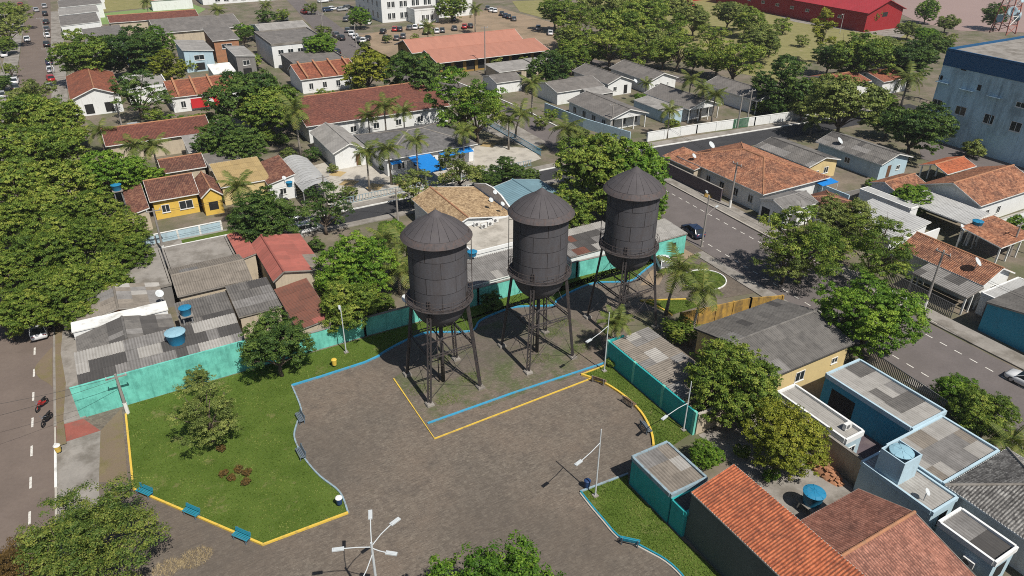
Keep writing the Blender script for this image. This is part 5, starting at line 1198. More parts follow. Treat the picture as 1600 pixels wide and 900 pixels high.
# closed canopy of the avenue, counted from the yellow house outwards
canopy = [(40, 178, 50), (92, 190, 44), (22, 225, 52), (78, 232, 50), (30, 282, 55), (98, 285, 50), (150, 330, 46), (62, 335, 55), (12, 350, 50), (200, 362, 36), (120, 378, 55), (190, 405, 42), (62, 405, 56), (15, 425, 50), (150, 440, 48),
          (95, 455, 52), (45, 480, 46), (10, 500, 36), (135, 490, 34), (175, 455, 34)]
ref = Vector((232, 340))
canopy.sort(key=lambda c: (Vector(c[:2]) - ref).length)
for i, (u, v, rp) in enumerate(canopy):
    tree('dense', 'leaf_mango', u, v, rp, 'dense mango tree of the avenue canopy, %s nearest the yellow house' % ORD[i], 1.75, group='mango trees closing over the avenue', name='mango_tree')
L = [
 ('round', 'leaf_bright', 165, 268, 48, 'bright green rounded tree behind the brown side roof'), ('round', 'leaf_bright', 215, 272, 34, 'smaller bright green tree next to the blue rooftop tank'),
 ('dense', 'leaf_mango', 122, 85, 44, 'broad tree shading the avenue corner above the turquoise canopy'), ('dense', 'leaf_deep', 195, 72, 46, 'wide dark layered tree beside the turquoise canopy'),
 ('round', 'leaf_bright', 245, 62, 26, 'upright green tree before the dark grey hall roof'), ('round', 'leaf_yellow', 258, 103, 29, 'yellow-green round tree by the white canopy roof'),
 ('loose', 'leaf_deep', 212, 140, 42, 'spreading dark tree over the orange tiled gable house'), ('loose', 'leaf_olive', 55, 148, 34, 'thin olive tree at the avenue edge of the canopy'),
 ('dense', 'leaf_deep', 385, 140, 56, 'large dark tree over the red-bannered row house'), ('dense', 'leaf_mango', 420, 160, 50, 'large green tree beside the tall coconut palm'), ('round', 'leaf_deep', 345, 215, 42, 'dark clipped-looking tree behind the cream box house'),
 ('round', 'leaf_deep', 380, 228, 36, 'dark tree in front of the long maroon roof end'), ('slender', 'leaf_bright', 273, 190, 16, 'small conical green tree in the walled yard'),
 ('dense', 'leaf_yellow', 572, 104, 40, 'yellowish tree over the end of the orange row house'), ('round', 'leaf_deep', 642, 115, 46, 'very dark round tree behind the maroon hall roof'),
 ('loose', 'leaf_bright', 725, 145, 58, 'big open bright tree at the corner of the car park street'), ('loose', 'leaf_mango', 745, 172, 46, 'open green tree leaning over the car park street'),
 ('dense', 'leaf_bright', 497, 70, 27, 'green street tree beside the white stained block'), ('round', 'leaf_bright', 562, 25, 18, 'tree in the office car park'), ('round', 'leaf_mango', 705, 6, 24, 'large tree against the white offices'),
 ('round', 'leaf_deep', 858, 105, 34, 'dark round tree left of the white gabled houses'), ('dense', 'leaf_mango', 893, 84, 30, 'green tree just behind the dark round one by the white houses'),
 ('loose', 'leaf_deep', 380, 55, 18, 'small tree behind the two-storey house'), ('loose', 'leaf_mango', 15, 108, 14, 'small kerb tree on the avenue'), ('loose', 'leaf_olive', 5, 40, 30, 'tree at the far edge of the avenue'), ('loose', 'leaf_olive', 20, 20, 24, 'second tree at the far edge of the avenue'),
 ('dense', 'leaf_mango', 925, 245, 66, 'big brownish-green mango tree behind the middle tower', 1.7), ('round', 'leaf_bright', 988, 258, 58, 'big bright leafy tree behind the street-side tower', 1.75), ('round', 'leaf_bright', 1000, 320, 42, 'bright climbing foliage tree right behind the third tank'),
 ('round', 'leaf_mango', 890, 330, 42, 'tree filling the gap between the second and third tanks'), ('loose', 'leaf_olive', 650, 292, 36, 'sparse street tree before the blue carport canopy'), ('loose', 'leaf_olive', 718, 262, 38, 'sparse yellowish tree beside the blue carport canopy'),
 ('round', 'leaf_deep', 790, 262, 26, 'hedge-like tree in the walled garden behind the towers', 1.3), ('dense', 'leaf_deep', 410, 335, 55, 'dark tree with yellow blossom in front of the mustard roof'), ('loose', 'leaf_deep', 505, 325, 42, 'dark thin street tree with parked cars beneath'),
 ('round', 'leaf_bright', 558, 412, 66, 'round vivid green tree beside the first tower', 1.5), ('dense', 'leaf_mango', 555, 478, 50, 'leafy tree against the teal wall below the vivid green one', 1.7), ('dense', 'leaf_deep', 432, 540, 58, 'glossy dark tree at the corner of the teal wall', 1.6),
 ('loose', 'leaf_olive', 320, 645, 56, 'sparse small-leaved tree standing on the large lawn', 1.75), ('loose', 'leaf_olive', 315, 590, 24, 'upper sparse tree on the large lawn close to the teal wall'), ('shrub', 'leaf_deep', 770, 468, 20, 'dark bush against the teal wall between two towers', 1.5),
 ('loose', 'leaf_mango', 1262, 372, 70, 'large street tree with pale limbs before the metal roof', 1.7), ('loose', 'leaf_mango', 1372, 385, 62, 'large street tree in front of the tiled front house', 1.7), ('dense', 'leaf_olive', 1310, 345, 50, 'leafy street tree between the two large ones'), ('loose', 'leaf_olive', 1230, 400, 46, 'smaller street tree overhanging the asphalt'),
 ('round', 'leaf_bright', 1360, 486, 77, 'very dense round tree beside the cream house roof', 1.55), ('round', 'leaf_mango', 1140, 586, 77, 'broad round tree growing behind the shaded teal wall', 1.5), ('dense', 'leaf_yellow', 1224, 682, 66, 'yellow-green tree in the yard with the brick pile', 1.6),
 ('round', 'leaf_bright', 1100, 706, 26, 'small green tree behind the teal block', 1.5), ('round', 'leaf_mango', 1062, 515, 28, 'leafy bush at the end of the mottled carport', 1.3), ('dense', 'leaf_mango', 1545, 648, 50, 'leafy tree behind the pale wing near the white car', 1.5), ('dense', 'leaf_bright', 1497, 612, 36, 'bright street-side tree just before the white car', 1.5),
 ('round', 'leaf_bright', 1430, 312, 30, 'round yard tree beside the open car shed', 1.5), ('loose', 'leaf_deep', 1338, 630, 22, 'slim tree inside the pale blue courtyard', 1.8), ('shrub', 'leaf_bright', 1464, 802, 20, 'shrub between the narrow building and tiled roofs', 1.4),
 ('round', 'leaf_deep', 1228, 122, 46, 'round tree at the end of the white panelled wall'), ('dense', 'leaf_olive', 1322, 155, 56, 'brownish tree in front of the red-roofed riverside houses'), ('dense', 'leaf_mango', 1345, 82, 46, 'green tree between the riverside houses and warehouse'), ('dense', 'leaf_deep', 1298, 88, 28, 'lower green tree behind the riverside houses'),
 ('dense', 'leaf_deep', 1415, 90, 40, 'very dark tree beside the blue block corner'), ('dense', 'leaf_deep', 1432, 195, 50, 'dark tree hiding the foot of the blue block'), ('loose', 'leaf_mango', 1475, 195, 24, 'slim tree against the stained blue wall'), ('slender', 'leaf_yellow', 1290, 42, 24, 'tall slender yellowish tree before the red warehouse', 3.2),
 ('round', 'leaf_bright', 1450, 14, 17, 'lone round tree on the river bank', 2.0), ('round', 'leaf_mango', 1361, 24, 16, 'round tree against the red warehouse gable', 2.0), ('dense', 'leaf_deep', 1560, 22, 22, 'dark tree behind the roof mast'), ('shrub', 'leaf_olive', 1525, 230, 20, 'small pale shrub on the corner island by the blue block', 1.4),
 ('round', 'leaf_bright', 1590, 350, 20, 'shrub beside the clay-tiled open garage', 1.4), ('round', 'leaf_mango', 1585, 518, 16, 'shrub in front of the dark blue workshop wall', 1.4), ('round', 'leaf_mango', 1050, 195, 12, 'small shrub in a veranda front garden', 1.4),
 ('shrub', 'leaf_bright', 1340, 360, 14, 'yard shrub by the wide metal roof', 1.4), ('shrub', 'leaf_bright', 355, 245, 13, 'low bright bush beside the cream box', 1.2), ('shrub', 'leaf_deep', 488, 240, 14, 'ball-shaped bush in the clinic garden', 1.5), ('shrub', 'leaf_deep', 495, 380, 15, 'bush behind the red corrugated roof', 1.4), ('shrub', 'leaf_olive', 742, 312, 14, 'low bush behind the sand-tiled house', 1.2),
 ('near', 'leaf_bright', 778, 948, 122, 'bright leafy treetop rising at the lower edge of the square', 1.5), ('feather', 'leaf_feather', 128, 842, 100, 'feathery dark tree with yellow blossom beside the avenue', 1.35), ('feather', 'leaf_dry', 20, 890, 60, 'bare brownish tree at the avenue corner', 1.3)]
for a in L:
    tree(a[0], a[1], a[2], a[3], a[4], a[5], a[6] if len(a) > 6 else 1.7)
park = [(1122, 92, 26), (985, 8, 30), (1060, 8, 28), (1170, 30, 26), (1012, 60, 30), (890, 55, 24), (868, 14, 30), (905, 30, 38), (940, 12, 37), (975, 35, 44), (1010, 12, 38), (1035, 38, 40), (955, 62, 40), (1000, 78, 32), (1062, 72, 34), (1085, 28, 28), (1112, 55, 26), (1150, 82, 46), (1185, 60, 34), (1140, 18, 26), (1205, 62, 24), (925, 75, 26), (1038, 85, 22), (1085, 92, 20)]
park.sort(key=lambda c: -c[0])
for i, (u, v, rp) in enumerate(park):
    tree('dense' if i % 3 else 'loose', ('leaf_mango', 'leaf_olive', 'leaf_mango')[i % 3], u, v, rp, 'park tree behind the white houses, %s counted from the red warehouse' % ORD[i], 1.7, group='trees of the riverside park', name='park_tree')
for i, (u, v) in enumerate([(345, 700), (349, 738), (372, 733), (386, 738), (384, 752), (362, 745)]):
    tree('shrub', 'leaf_dry', u, v, 8, 'rust-coloured ball shrub on the large lawn, %s from the sparse tree' % ORD[i], 1.2, 'shrub', 'rust-coloured shrubs on the lawn', 'ball_shrub')
fill = [(118, 212, 20, 'leaf_mango', 'greenery beside the dark palm behind the canopy'), (300, 258, 11, 'leaf_bright', 'small bush behind the brown cottage roof'), (335, 262, 9, 'leaf_bright', 'hedge bush by the cream box wall'), (450, 240, 13, 'leaf_olive', 'bush by the white gabled clinic wing'), (470, 255, 11, 'leaf_deep', 'round bush at the clinic garden edge'), (478, 268, 10, 'leaf_deep', 'second round bush at the clinic garden edge'), (520, 262, 9, 'leaf_olive', 'brown-green garden ball in the clinic garden'),
 (545, 300, 14, 'leaf_olive', 'bush along the forecourt railing'), (600, 262, 8, 'leaf_deep', 'dark little bush by the white pillars'), (620, 280, 9, 'leaf_deep', 'bush under the forecourt palm'), (690, 212, 16, 'leaf_bright', 'bush at the foot of the maroon hall'), (660, 205, 14, 'leaf_bright', 'bush behind the clinic roof'), (762, 282, 20, 'leaf_deep', 'garden greenery before the teal-blue roof'), (830, 275, 18, 'leaf_deep', 'garden greenery behind the teal-blue roof'), (742, 268, 15, 'leaf_olive', 'garden bush next to the forecourt corner'),
 (560, 140, 14, 'leaf_olive', 'bush in front of the orange row house'), (500, 145, 10, 'leaf_mango', 'bush before the orange tiled row house wall'), (520, 150, 12, 'leaf_bright', 'leafy bush by the maroon hall corner'), (240, 178, 16, 'leaf_mango', 'bush in the walled yard beside the conical tree'), (320, 190, 22, 'leaf_mango', 'leafy tree at the foot of the red banner'), (300, 212, 15, 'leaf_deep', 'dark bush at the end of the maroon roof'), (410, 212, 18, 'leaf_mango', 'yard tree before the maroon hall end'), (440, 215, 14, 'leaf_deep', 'dark yard tree by the coconut palm foot'),
 (770, 155, 16, 'leaf_mango', 'street bush by the car park road'), (845, 190, 14, 'leaf_olive', 'bush beside the pale blue wall'), (862, 178, 12, 'leaf_mango', 'bush behind the pale blue wall'), (905, 212, 20, 'leaf_olive', 'bush at the foot of the broad palm'), (1000, 152, 10, 'leaf_bright', 'garden bush between two veranda houses'), (1068, 150, 10, 'leaf_bright', 'garden bush by the second veranda house'), (1190, 165, 14, 'leaf_mango', 'bush at the third veranda garden'), (1215, 165, 20, 'leaf_deep', 'tree inside the end of the white wall'),
 (1255, 170, 22, 'leaf_olive', 'olive tree by the side street bend'), (1375, 160, 26, 'leaf_mango', 'tree between the brownish tree and fan palm'), (1390, 190, 28, 'leaf_deep', 'dark tree on the side street corner'), (1280, 140, 26, 'leaf_olive', 'tree before the riverside orange roof'), (1300, 175, 18, 'leaf_deep', 'bush behind the light blue bungalow'), (1460, 72, 26, 'leaf_deep', 'dark tree against the blue block edge'), (1385, 75, 30, 'leaf_olive', 'bare brown-green tree by the blue block'), (1480, 35, 18, 'leaf_olive', 'river bank tree left of the roof mast'), (1240, 335, 16, 'leaf_deep', 'clipped tree behind the street shop'), (1245, 320, 12, 'leaf_mango', 'hedge by the street shop'),
 (1360, 285, 10, 'leaf_bright', 'creeper bush on the yard wall behind the metal roof'), (1480, 300, 14, 'leaf_mango', 'shrub by the open car shed'), (1120, 712, 15, 'leaf_bright', 'low bush behind the teal block tree'), (1160, 705, 14, 'leaf_mango', 'weedy bush under the yellow-green tree'), (1205, 740, 14, 'leaf_bright', 'weeds by the yard slab'), (590, 480, 26, 'leaf_mango', 'leafy tree squeezed between the wall and first tower'), (515, 440, 26, 'leaf_bright', 'leafy tree below the red corrugated roof'), (610, 360, 22, 'leaf_bright', 'bright shrubbery behind the vivid green tree'),
 (895, 375, 18, 'leaf_bright', 'bright foliage over the rusty sheets'), (1010, 365, 20, 'leaf_bright', 'foliage between the third tank and small teal house'), (955, 300, 46, 'leaf_mango', 'mango tree between the second and third tank roofs')]
fill += [(35, 152, 22, 'leaf_olive', 'thin tree over the avenue cars by the canopy'), (4, 22, 26, 'leaf_mango', 'tree shading the far avenue pavement'), (6, 70, 18, 'leaf_mango', 'tree beside the far avenue pole'), (3, 128, 18, 'leaf_deep', 'tree at the avenue crossing'), (505, 48, 13, 'leaf_olive', 'fence-side bush by the office car park'), (486, 12, 11, 'leaf_olive', 'tree behind the far road fence'), (325, 72, 12, 'leaf_bright', 'yard tree between grey hall and two-storey house'), (382, 48, 17, 'leaf_bright', 'leafy tree behind the white stained block'), (372, 60, 10, 'leaf_bright', 'bush below the leafy tree behind the stained block'),
 (300, 100, 12, 'leaf_mango', 'yard bush near the white canopy roof'), (115, 55, 16, 'leaf_mango', 'upper crown behind the avenue corner tree'), (225, 105, 22, 'leaf_deep', 'dark tree behind the yellow-green one'), (165, 100, 26, 'leaf_deep', 'dark shade tree over the turquoise canopy'), (605, 60, 8, 'leaf_olive', 'bush in the dirt lot near the market end'), (648, 58, 8, 'leaf_olive', 'second bush in the dirt lot near the market'), (570, 70, 9, 'leaf_olive', 'bush by the market gable end'), (440, 22, 12, 'leaf_mango', 'street tree on the far road'), (415, 25, 16, 'leaf_deep', 'dark tree at the far road corner'),
 (395, 95, 16, 'leaf_mango', 'tree top behind the large dark tree'), (470, 118, 9, 'leaf_olive', 'bush against the row house wall'), (780, 100, 14, 'leaf_olive', 'bush beside the stall roofs'), (700, 95, 12, 'leaf_mango', 'bush by the market front'), (820, 95, 10, 'leaf_olive', 'bush behind the dark round tree'), (1255, 62, 12, 'leaf_olive', 'young park tree by the slender one'), (1225, 38, 16, 'leaf_mango', 'park edge tree nearest the warehouse'), (1480, 62, 16, 'leaf_olive', 'bank shrubbery behind the blue block'), (1420, 45, 18, 'leaf_olive', 'bank shrubbery by the warehouse yard'), (1445, 55, 20, 'leaf_bright', 'bright bank shrubbery before the river')]
for u, v, rp, lf, lb in fill:
    tree('shrub' if rp < 18 else 'dense', lf, u, v, rp, lb, 1.5, 'shrub' if rp < 18 else 'tree', None, 'garden_shrub' if rp < 18 else 'broadleaf_tree')
# palms
def frond_mesh(seed, Lf, droop):
    rg = random.Random(seed); vs = []; fs = []; tone = []
    pts = []
    for i in range(9):
        t = i / 8; pts.append(Vector((Lf * (t - 0.18 * t * t * droop), 0, Lf * (0.42 * t - (0.25 + 0.55 * droop) * t * t))))
    mb = MB(); mb.tube(pts, [0.035 - 0.003 * i for i in range(9)], 4, False)
    tone += [0.7] * len(mb.f)
    n = 20
    for k in range(2, n):
        t = k / n; i = min(int(t * 8), 7); f = t * 8 - i; p = pts[i].lerp(pts[i + 1], f); d = (pts[i + 1] - pts[i]).normalized()
        ll = Lf * 0.30 * (0.45 + math.sin(PI * min(1, t * 0.95 + 0.05)) * 0.65)
        for s in (-1, 1):
            e = p + Vector((d.x * 0.5, s * 0.9, -0.35 - 0.35 * rg.random())).normalized() * ll; w = d * (Lf * 0.019); m = p.lerp(e, 0.5) + Vector((0, 0, 0.05))
            mb.add([p - w, p + w, m + w, e, m - w], [(0, 1, 2, 4), (4, 2, 3)]); tn = 0.45 + rg.gauss(0, 0.16); tone += [tn, tn]
    me = mb.mesh('frond'); at = me.attributes.new('tone', 'FLOAT', 'FACE'); at.data.foreach_set('value', tone); me.materials.append(MATS['leaf_palm']); return me
FR = [frond_mesh(k, 3.0, d) for k, d in enumerate((0.25, 0.55, 0.9, 1.25))]
def palm(u, v, label, base=None, h=7.0, size=1.0, nf=16, group=None, rp=None):
    """u, v: where the heart of the palm is seen, h: its height"""
    p = Q(u, v, h); bx, by = (p.x, p.y) if base is None else (Q(*base).x, Q(*base).y)
    t = thing('coconut_palm', label, 'palm tree', (bx, by, 0), 0, group)
    top = Vector((p.x - bx, p.y - by, h))
    pts = [Vector((0, 0, -0.1)), Vector((top.x * 0.2, top.y * 0.2, h * 0.35)), Vector((top.x * 0.6, top.y * 0.6, h * 0.7)), top]
    MB().tube(pts, [0.20 * size + 0.04, 0.15 * size, 0.13 * size, 0.12 * size], 8).build('trunk', 'palm_bark', t, True)
    a0 = random.uniform(0, 2 * PI)
    for k in range(nf):
        lv = k / nf; a = a0 + k * 2.39996; tilt = R(-38 + 62 * lv + random.uniform(-8, 8)); s = size * random.uniform(0.85, 1.1)
        link('frond', FR[min(3, int(lv * 4))], None, t, None, Matrix.Translation(top) @ Matrix.Rotation(a, 4, 'Z') @ Matrix.Rotation(tilt, 4, 'Y') @ Matrix.Scale(s, 4))
    return t
for a in [(1062, 418, 'tall coconut palm between the round bed and the small yellow-kerbed bed', (1040, 492), 7.2, 1.05, 18), (1098, 452, 'tall coconut palm leaning over the mottled carport and cream house', (1078, 540), 6.6, 0.95, 18),
          (460, 172, 'tall coconut palm beside the long maroon roof', None, 9.0, 1.25), (572, 238, 'coconut palm in the clinic forecourt nearest the white gabled wing', None, 6.5, 0.95), (605, 232, 'coconut palm in the clinic forecourt beside the white pillars', (612, 288), 7.5, 1.0), (650, 220, 'coconut palm in front of the shingled clinic roof', None, 7.5, 0.9),
          (600, 165, 'fan-leaved palm in front of the maroon hall roof', None, 7.5, 1.15), (630, 172, 'coconut palm before the gable of the maroon hall', None, 6.5, 0.95), (575, 180, 'shorter palm at the middle of the maroon roof', None, 5.0, 0.9), (724, 205, 'coconut palm at the edge of the clinic car park', None, 6.0, 0.9),
          (814, 178, 'coconut palm on the car park street corner', (805, 215), 6.5, 1.05), (795, 188, 'shorter coconut palm on the car park street corner', None, 5.5, 0.9), (832, 130, 'coconut palm in front of the long grey house', None, 7.0, 1.1), (885, 200, 'broad palm over the pale blue wall', None, 4.5, 1.3),
          (1047, 172, 'coconut palm in the second veranda garden', None, 5.5, 0.95), (1080, 124, 'coconut palm beside the second veranda house roof', None, 7.0, 1.05), (1118, 148, 'coconut palm between the second and third veranda houses', None, 6.5, 1.05), (1100, 138, 'coconut palm tucked behind the pair of veranda palms', None, 6.5, 0.9), (1010, 130, 'bushy palm between the back white houses', None, 3.5, 0.7),
          (1420, 122, 'fan palm beside the faded red riverside roof', None, 6.5, 1.5), (238, 228, 'coconut palm among the maroon roofs near the avenue', None, 6.0, 1.1), (210, 228, 'coconut palm nearest the avenue beside the maroon roof', None, 6.0, 1.1), (155, 205, 'dark palm behind the canopy trees', None, 4.5, 1.1), (370, 290, 'coconut palm in front of the mustard roof', None, 6.0, 1.05), (385, 355, 'low palm beside the street under the dark tree', None, 3.0, 0.95),
          (668, 42, 'coconut palm in the office car park', None, 6.5, 1.1), (742, 14, 'coconut palm at the office corner', None, 7.5, 1.1), (340, 16, 'palm behind the sports field', None, 6.5, 1.1), (228, 4, 'palm beside the pool terrace', None, 6.0, 0.9), (415, 8, 'palm at the far road corner', None, 6.0, 1.0), (1270, 190, 'low palm in the yard behind the grey bungalow', None, 2.5, 0.9), (635, 385, 'banana-like palm beside the vivid green tree', None, 4.5, 1.15), (622, 420, 'lower banana-like palm beside the first tank', None, 3.5, 1.05), (598, 370, 'small palm behind the vivid green tree', None, 3.6, 0.9), (1580, 688, 'yellowish palm behind the grey hip roof', None, 2.5, 0.9)]:
    palm(*a)
for i, (u, v, b) in enumerate([(962, 497, (958, 562)), (955, 503, (955, 563)), (968, 504, (963, 561))]):
    palm(u, v, 'slim palm in the clump before the teal wall, %s from the lamp' % ORD[(1, 0, 2)[i]], b, 4.0, 0.62, 12, 'clump of slim palms by the teal wall')
tree('shrub', 'leaf_mango', 957, 566, 10, 'low shrub at the foot of the slim palms', 1.2, 'shrub', None, 'shrub')

# ------------------------------------------------------------------ lamps, poles and cables
def lamp_head(mb, p, d, L=0.75):
    p = Vector(p); d = Vector(d).normalized(); mb.bar(p, p + d * L, 0.26, 0.10); mb.bar(p + d * 0.08 + Vector((0, 0, 0.06)), p + d * (L - 0.1) + Vector((0, 0, 0.06)), 0.16, 0.06)
def street_lamp(u, v, h, arms, label, mat='lamp_grey', r=0.07, name='street_lamp', group=None):
    """arms: (direction, length, attach height, end height)"""
    t = thing(name, label, 'street lamp', Q(u, v) if v is not None else u, 0, group)
    MB().tube([(0, 0, -0.1), (0, 0, h)], [r, r * 0.65], 8).build('post', mat, t)
    MB().box((-0.22, -0.22, -0.05), (0.22, 0.22, 0.12)).build('footing', 'concrete', t)
    for a, Lg, z0, z1 in arms:
        d = Vector((math.cos(a), math.sin(a), 0)); e = d * Lg + Vector((0, 0, z1))
        arm = MB().tube([(0, 0, z0), d * Lg * 0.5 + Vector((0, 0, z0 + (z1 - z0) * 0.7)), e], 0.035, 6).build('arm', mat, t)
        mb = MB(); lamp_head(mb, e, d); mb.build('lamp_head', 'lamp_grey', arm)
WD = R(195)
street_lamp(944, 580, 7.2, [(WD, 2.6, 5.6, 5.2)], 'tall lamp post by the slim palms with one arm toward the towers')
street_lamp(930, 775, 7.2, [(WD, 2.2, 5.8, 5.4)], 'tall lamp post on the grass corner beside the teal block')
street_lamp(1068, 672, 5.6, [(WD, 3.4, 3.2, 3.7)], 'tall lamp post against the shaded teal wall near the curved kerb')
street_lamp(541, 551, 5.8, [(R(80), 0.8, 4.8, 5.0)], 'slim lamp post on the grass before the peeling teal wall')
_m = Q(580, 848, 8.0); _m.z = 0
street_lamp(_m, None, 8.0, [(R(70), 1.5, 7.8, 8.5), (R(18), 1.6, 7.7, 8.3), (R(160), 1.7, 7.6, 7.8), (R(-40), 0.9, 7.5, 7.3), (R(-140), 1.7, 7.0, 6.2)], 'five-armed lamp mast standing in the open square', 'lamp_grey', 0.12)
street_lamp(1096, 385, 7.6, [(R(20), 2.6, 4.6, 5.0), (R(60), 1.1, 7.0, 7.5)], 'street pole with lamp arm beside the parked dark car', 'pole_concrete', 0.14)
for u, v, h, lb in [(470, 275, 6.5, 'grey lamp beside the park railing'), (555, 340, 7.0, 'second grey lamp beside the park railing'), (825, 400, 6.0, 'curved lamp before the park trees')]:
    street_lamp(800 + u / 4, v / 4, h, [(R(30), 1.2, h - 0.4, h)], lb)
street_lamp(1002, 70, 7, [(R(-30), 1.2, 6.6, 7)], 'lamp on the park side of the back street')
street_lamp(1312, 52, 6, [(R(200), 1.2, 5.6, 6)], 'lamp by the warehouse yard wall')
def power_pole(u, v, h, label, rz=0.0, white=False):
    t = thing('power_pole', label, 'utility pole', Q(u, v), rz, 'concrete power poles along the streets')
    MB().tube([(0, 0, -0.1), (0, 0, h)], [0.17, 0.11], 8).build('post', 'pole_concrete', t)
    if white: MB().tube([(0, 0, 0), (0, 0, 1.3)], 0.185, 8).build('painted_foot', 'white_paint', t)
    MB().bar((-0.9, 0, h - 0.35), (0.9, 0, h - 0.35), 0.10, 0.12).build('crossarm', 'pole_concrete', t)
    mb = MB()
    for x in (-0.8, 0, 0.8): mb.tube([(x, 0, h - 0.3), (x, 0, h - 0.08)], 0.05, 6)
    mb.build('insulator', 'lamp_grey', t)
    return t
P1 = [(257, 397, 6.6, 'power pole in front of the yellow house', 0, True), (200, 646, 4.6, 'white-footed pole leaning over the tall teal wall and lawn', 0, True), (1140, 325, 7.4, 'power pole by the sand heap on the pavement', PI / 2, True), (1443, 485, 8.0, 'power pole before the clay-roofed front house', PI / 2, True), (1378, 545, 7.0, 'power pole beside the very dense round tree', PI / 2, False),
      (758, 116, 11.6, 'very tall mast-like pole in front of the market hall', 0, False), (1576, 400, 5.0, 'thin pole by the open clay garage', 0, False), (512, 338, 6.5, 'power pole beside the arched roof', 0, False), (622, 345, 5.0, 'power pole by the sparse street tree', 0, False), (955, 208, 6.0, 'power pole before the first veranda house', 0, False), (1152, 200, 7.0, 'power pole on the white wall pavement', 0, False), (1166, 196, 7.4, 'second power pole on the white wall pavement', 0, False), (557, 74, 6.5, 'power pole at the far road corner', 0, False), (504, 25, 6.5, 'power pole at the office car park', 0, False), (505, 52, 6.0, 'power pole along the office fence', 0, False), (190, 195, 6.0, 'power pole in the walled yard', 0, False), (85, 120, 7.0, 'power pole on the avenue pavement near the gable house', 0, False), (75, 70, 7.5, 'power pole on the avenue pavement by the shops', 0, False), (12, 130, 7.0, 'power pole on the other avenue pavement', 0, False), (18, 60, 7.0, 'farther power pole on the other avenue pavement', 0, False)]
for a in P1: power_pole(*a)
def cable(label, pts, sag=0.5, r=0.016):
    pts = [Vector(p) for p in pts]; allp = []
    for a, b in zip(pts[:-1], pts[1:]):
        for k in range(8):
            t = k / 8; q = a.lerp(b, t); q.z -= sag * 4 * t * (1 - t); allp.append(q)
    allp.append(pts[-1]); c = sum((p for p in allp), Vector()) / len(allp); c.z = 0
    t = thing('overhead_cable', label, 'cable', c, 0, 'overhead cables'); MB().tube([p - c for p in allp], r, 4, False).build('wire', 'cable_black', t)
def zq(u, v, z): p = Q(u, v); p.z = z; return p
for k, dz in enumerate((0, 0.25)):
    cable('overhead cable along the eastern street, %s of the pair' % ('upper', 'lower')[k], [zq(1600, 575, 7.6 - dz), zq(1443, 485, 7.7 - dz), zq(1140, 325, 7.2 - dz), zq(1010, 240, 7.2 - dz)])
    cable('overhead cable from the lawn pole over the avenue, %s of the pair' % ('upper', 'lower')[k], [zq(200, 646, 4.3 - dz), (-45, 8 - k * 3, 7.5), (-70, 6 - k * 3, 8)], 0.6)
    cable('overhead cable before the yellow house, %s of the pair' % ('upper', 'lower')[k], [zq(257, 397, 6.2 - dz), zq(512, 338, 6.2 - dz), zq(622, 345, 4.9 - dz)], 0.4)
    cable('overhead cable along the white panelled wall, %s of the pair' % ('upper', 'lower')[k], [zq(955, 208, 5.8 - dz), zq(1152, 200, 6.8 - dz), zq(1260, 180, 7 - dz)], 0.5)

# ------------------------------------------------------------------ benches and bins
def bench(u, v, rz, mat, label):
    t = thing('park_bench', label, 'bench', Q(u, v), rz, 'benches around the square')
    s = MB().box((-0.75, -0.04, 0), (0.75, 0.04, 0.04)).mesh('slat')
    for k in range(4): link('slat', s, mat, t, None, Matrix.Translation((0, -0.18 + 0.12 * k, 0.42)))
    for k in range(3): link('slat', s, mat, t, None, Matrix.Translation((0, 0.27 + 0.03 * k, 0.56 + 0.12 * k)) @ Matrix.Rotation(R(75), 4, 'X'))
    for x in (-0.6, 0.6):
        mb = MB(); mb.bar((x, -0.2, 0), (x, -0.2, 0.42), 0.07, 0.07); mb.bar((x, 0.22, 0), (x, 0.36, 0.88), 0.07, 0.07); mb.bar((x, -0.24, 0.39), (x, 0.28, 0.39), 0.07, 0.06); mb.build('leg', 'bench_slate' if mat != 'bench_wood' else 'galv', t)
k0 = math.atan2((Q(411, 852) - Q(209, 765)).y, (Q(411, 852) - Q(209, 765)).x)
for u, v, rz, m, lb in [(227, 774, k0, 'bench_teal', 'teal bench on the yellow kerb nearest the feathery tree'), (300, 806, k0, 'bench_teal', 'middle teal bench on the long yellow kerb'), (378, 844, k0, 'bench_teal', 'teal bench nearest the pointed corner of the yellow kerb'),
        (470, 713, R(-88), 'bench_slate', 'dark bench on the curved kerb of the large lawn'), (469, 657, R(-88), 'bench_slate', 'small grey bench above the dark one on the curved kerb'), (936, 598, R(120), 'bench_wood', 'wooden bench by the yellow block corner of the curved kerb'), (983, 632, R(98), 'bench_wood', 'wooden bench halfway along the curved yellow kerb'), (1009, 672, R(80), 'bench_slate', 'grey bench at the end of the curved yellow kerb'), (984, 850, R(135), 'bench_teal', 'teal bench on the kerb beside the charcoal wall lawn')]:
    bench(u, v, rz, m, lb)
def bin_(u, v, mat, lid, label):
    t = thing('litter_bin', label, 'litter bin', Q(u, v)); MB().lathe([(0.0, 0.25), (0.22, 0.25), (0.28, 0.85), (0.25, 0.86), (0.2, 0.3)], 14).build('bucket', mat, t)
    MB().lathe([(0.29, 0.84), (0.30, 0.9), (0.22, 0.98), (0.0, 1.02)], 14).build('lid', lid, t); MB().tube([(0, 0, 0), (0, 0, 0.3)], 0.05, 6).build('post', 'galv', t)
bin_(531, 790, 'bin_navy', 'white_paint', 'navy and white litter bin on the corner of the large lawn')
bin_(917, 763, 'bin_navy', 'bin_navy', 'navy litter bin on the kerb by the lamp post')
bin_(93, 708, 'yellow_paint', 'white_paint', 'yellow and white litter bin on the avenue kerb')
bin_(523, 573, 'yellow_paint', 'yellow_paint', 'small yellow bin on the grass strip by the teal wall')

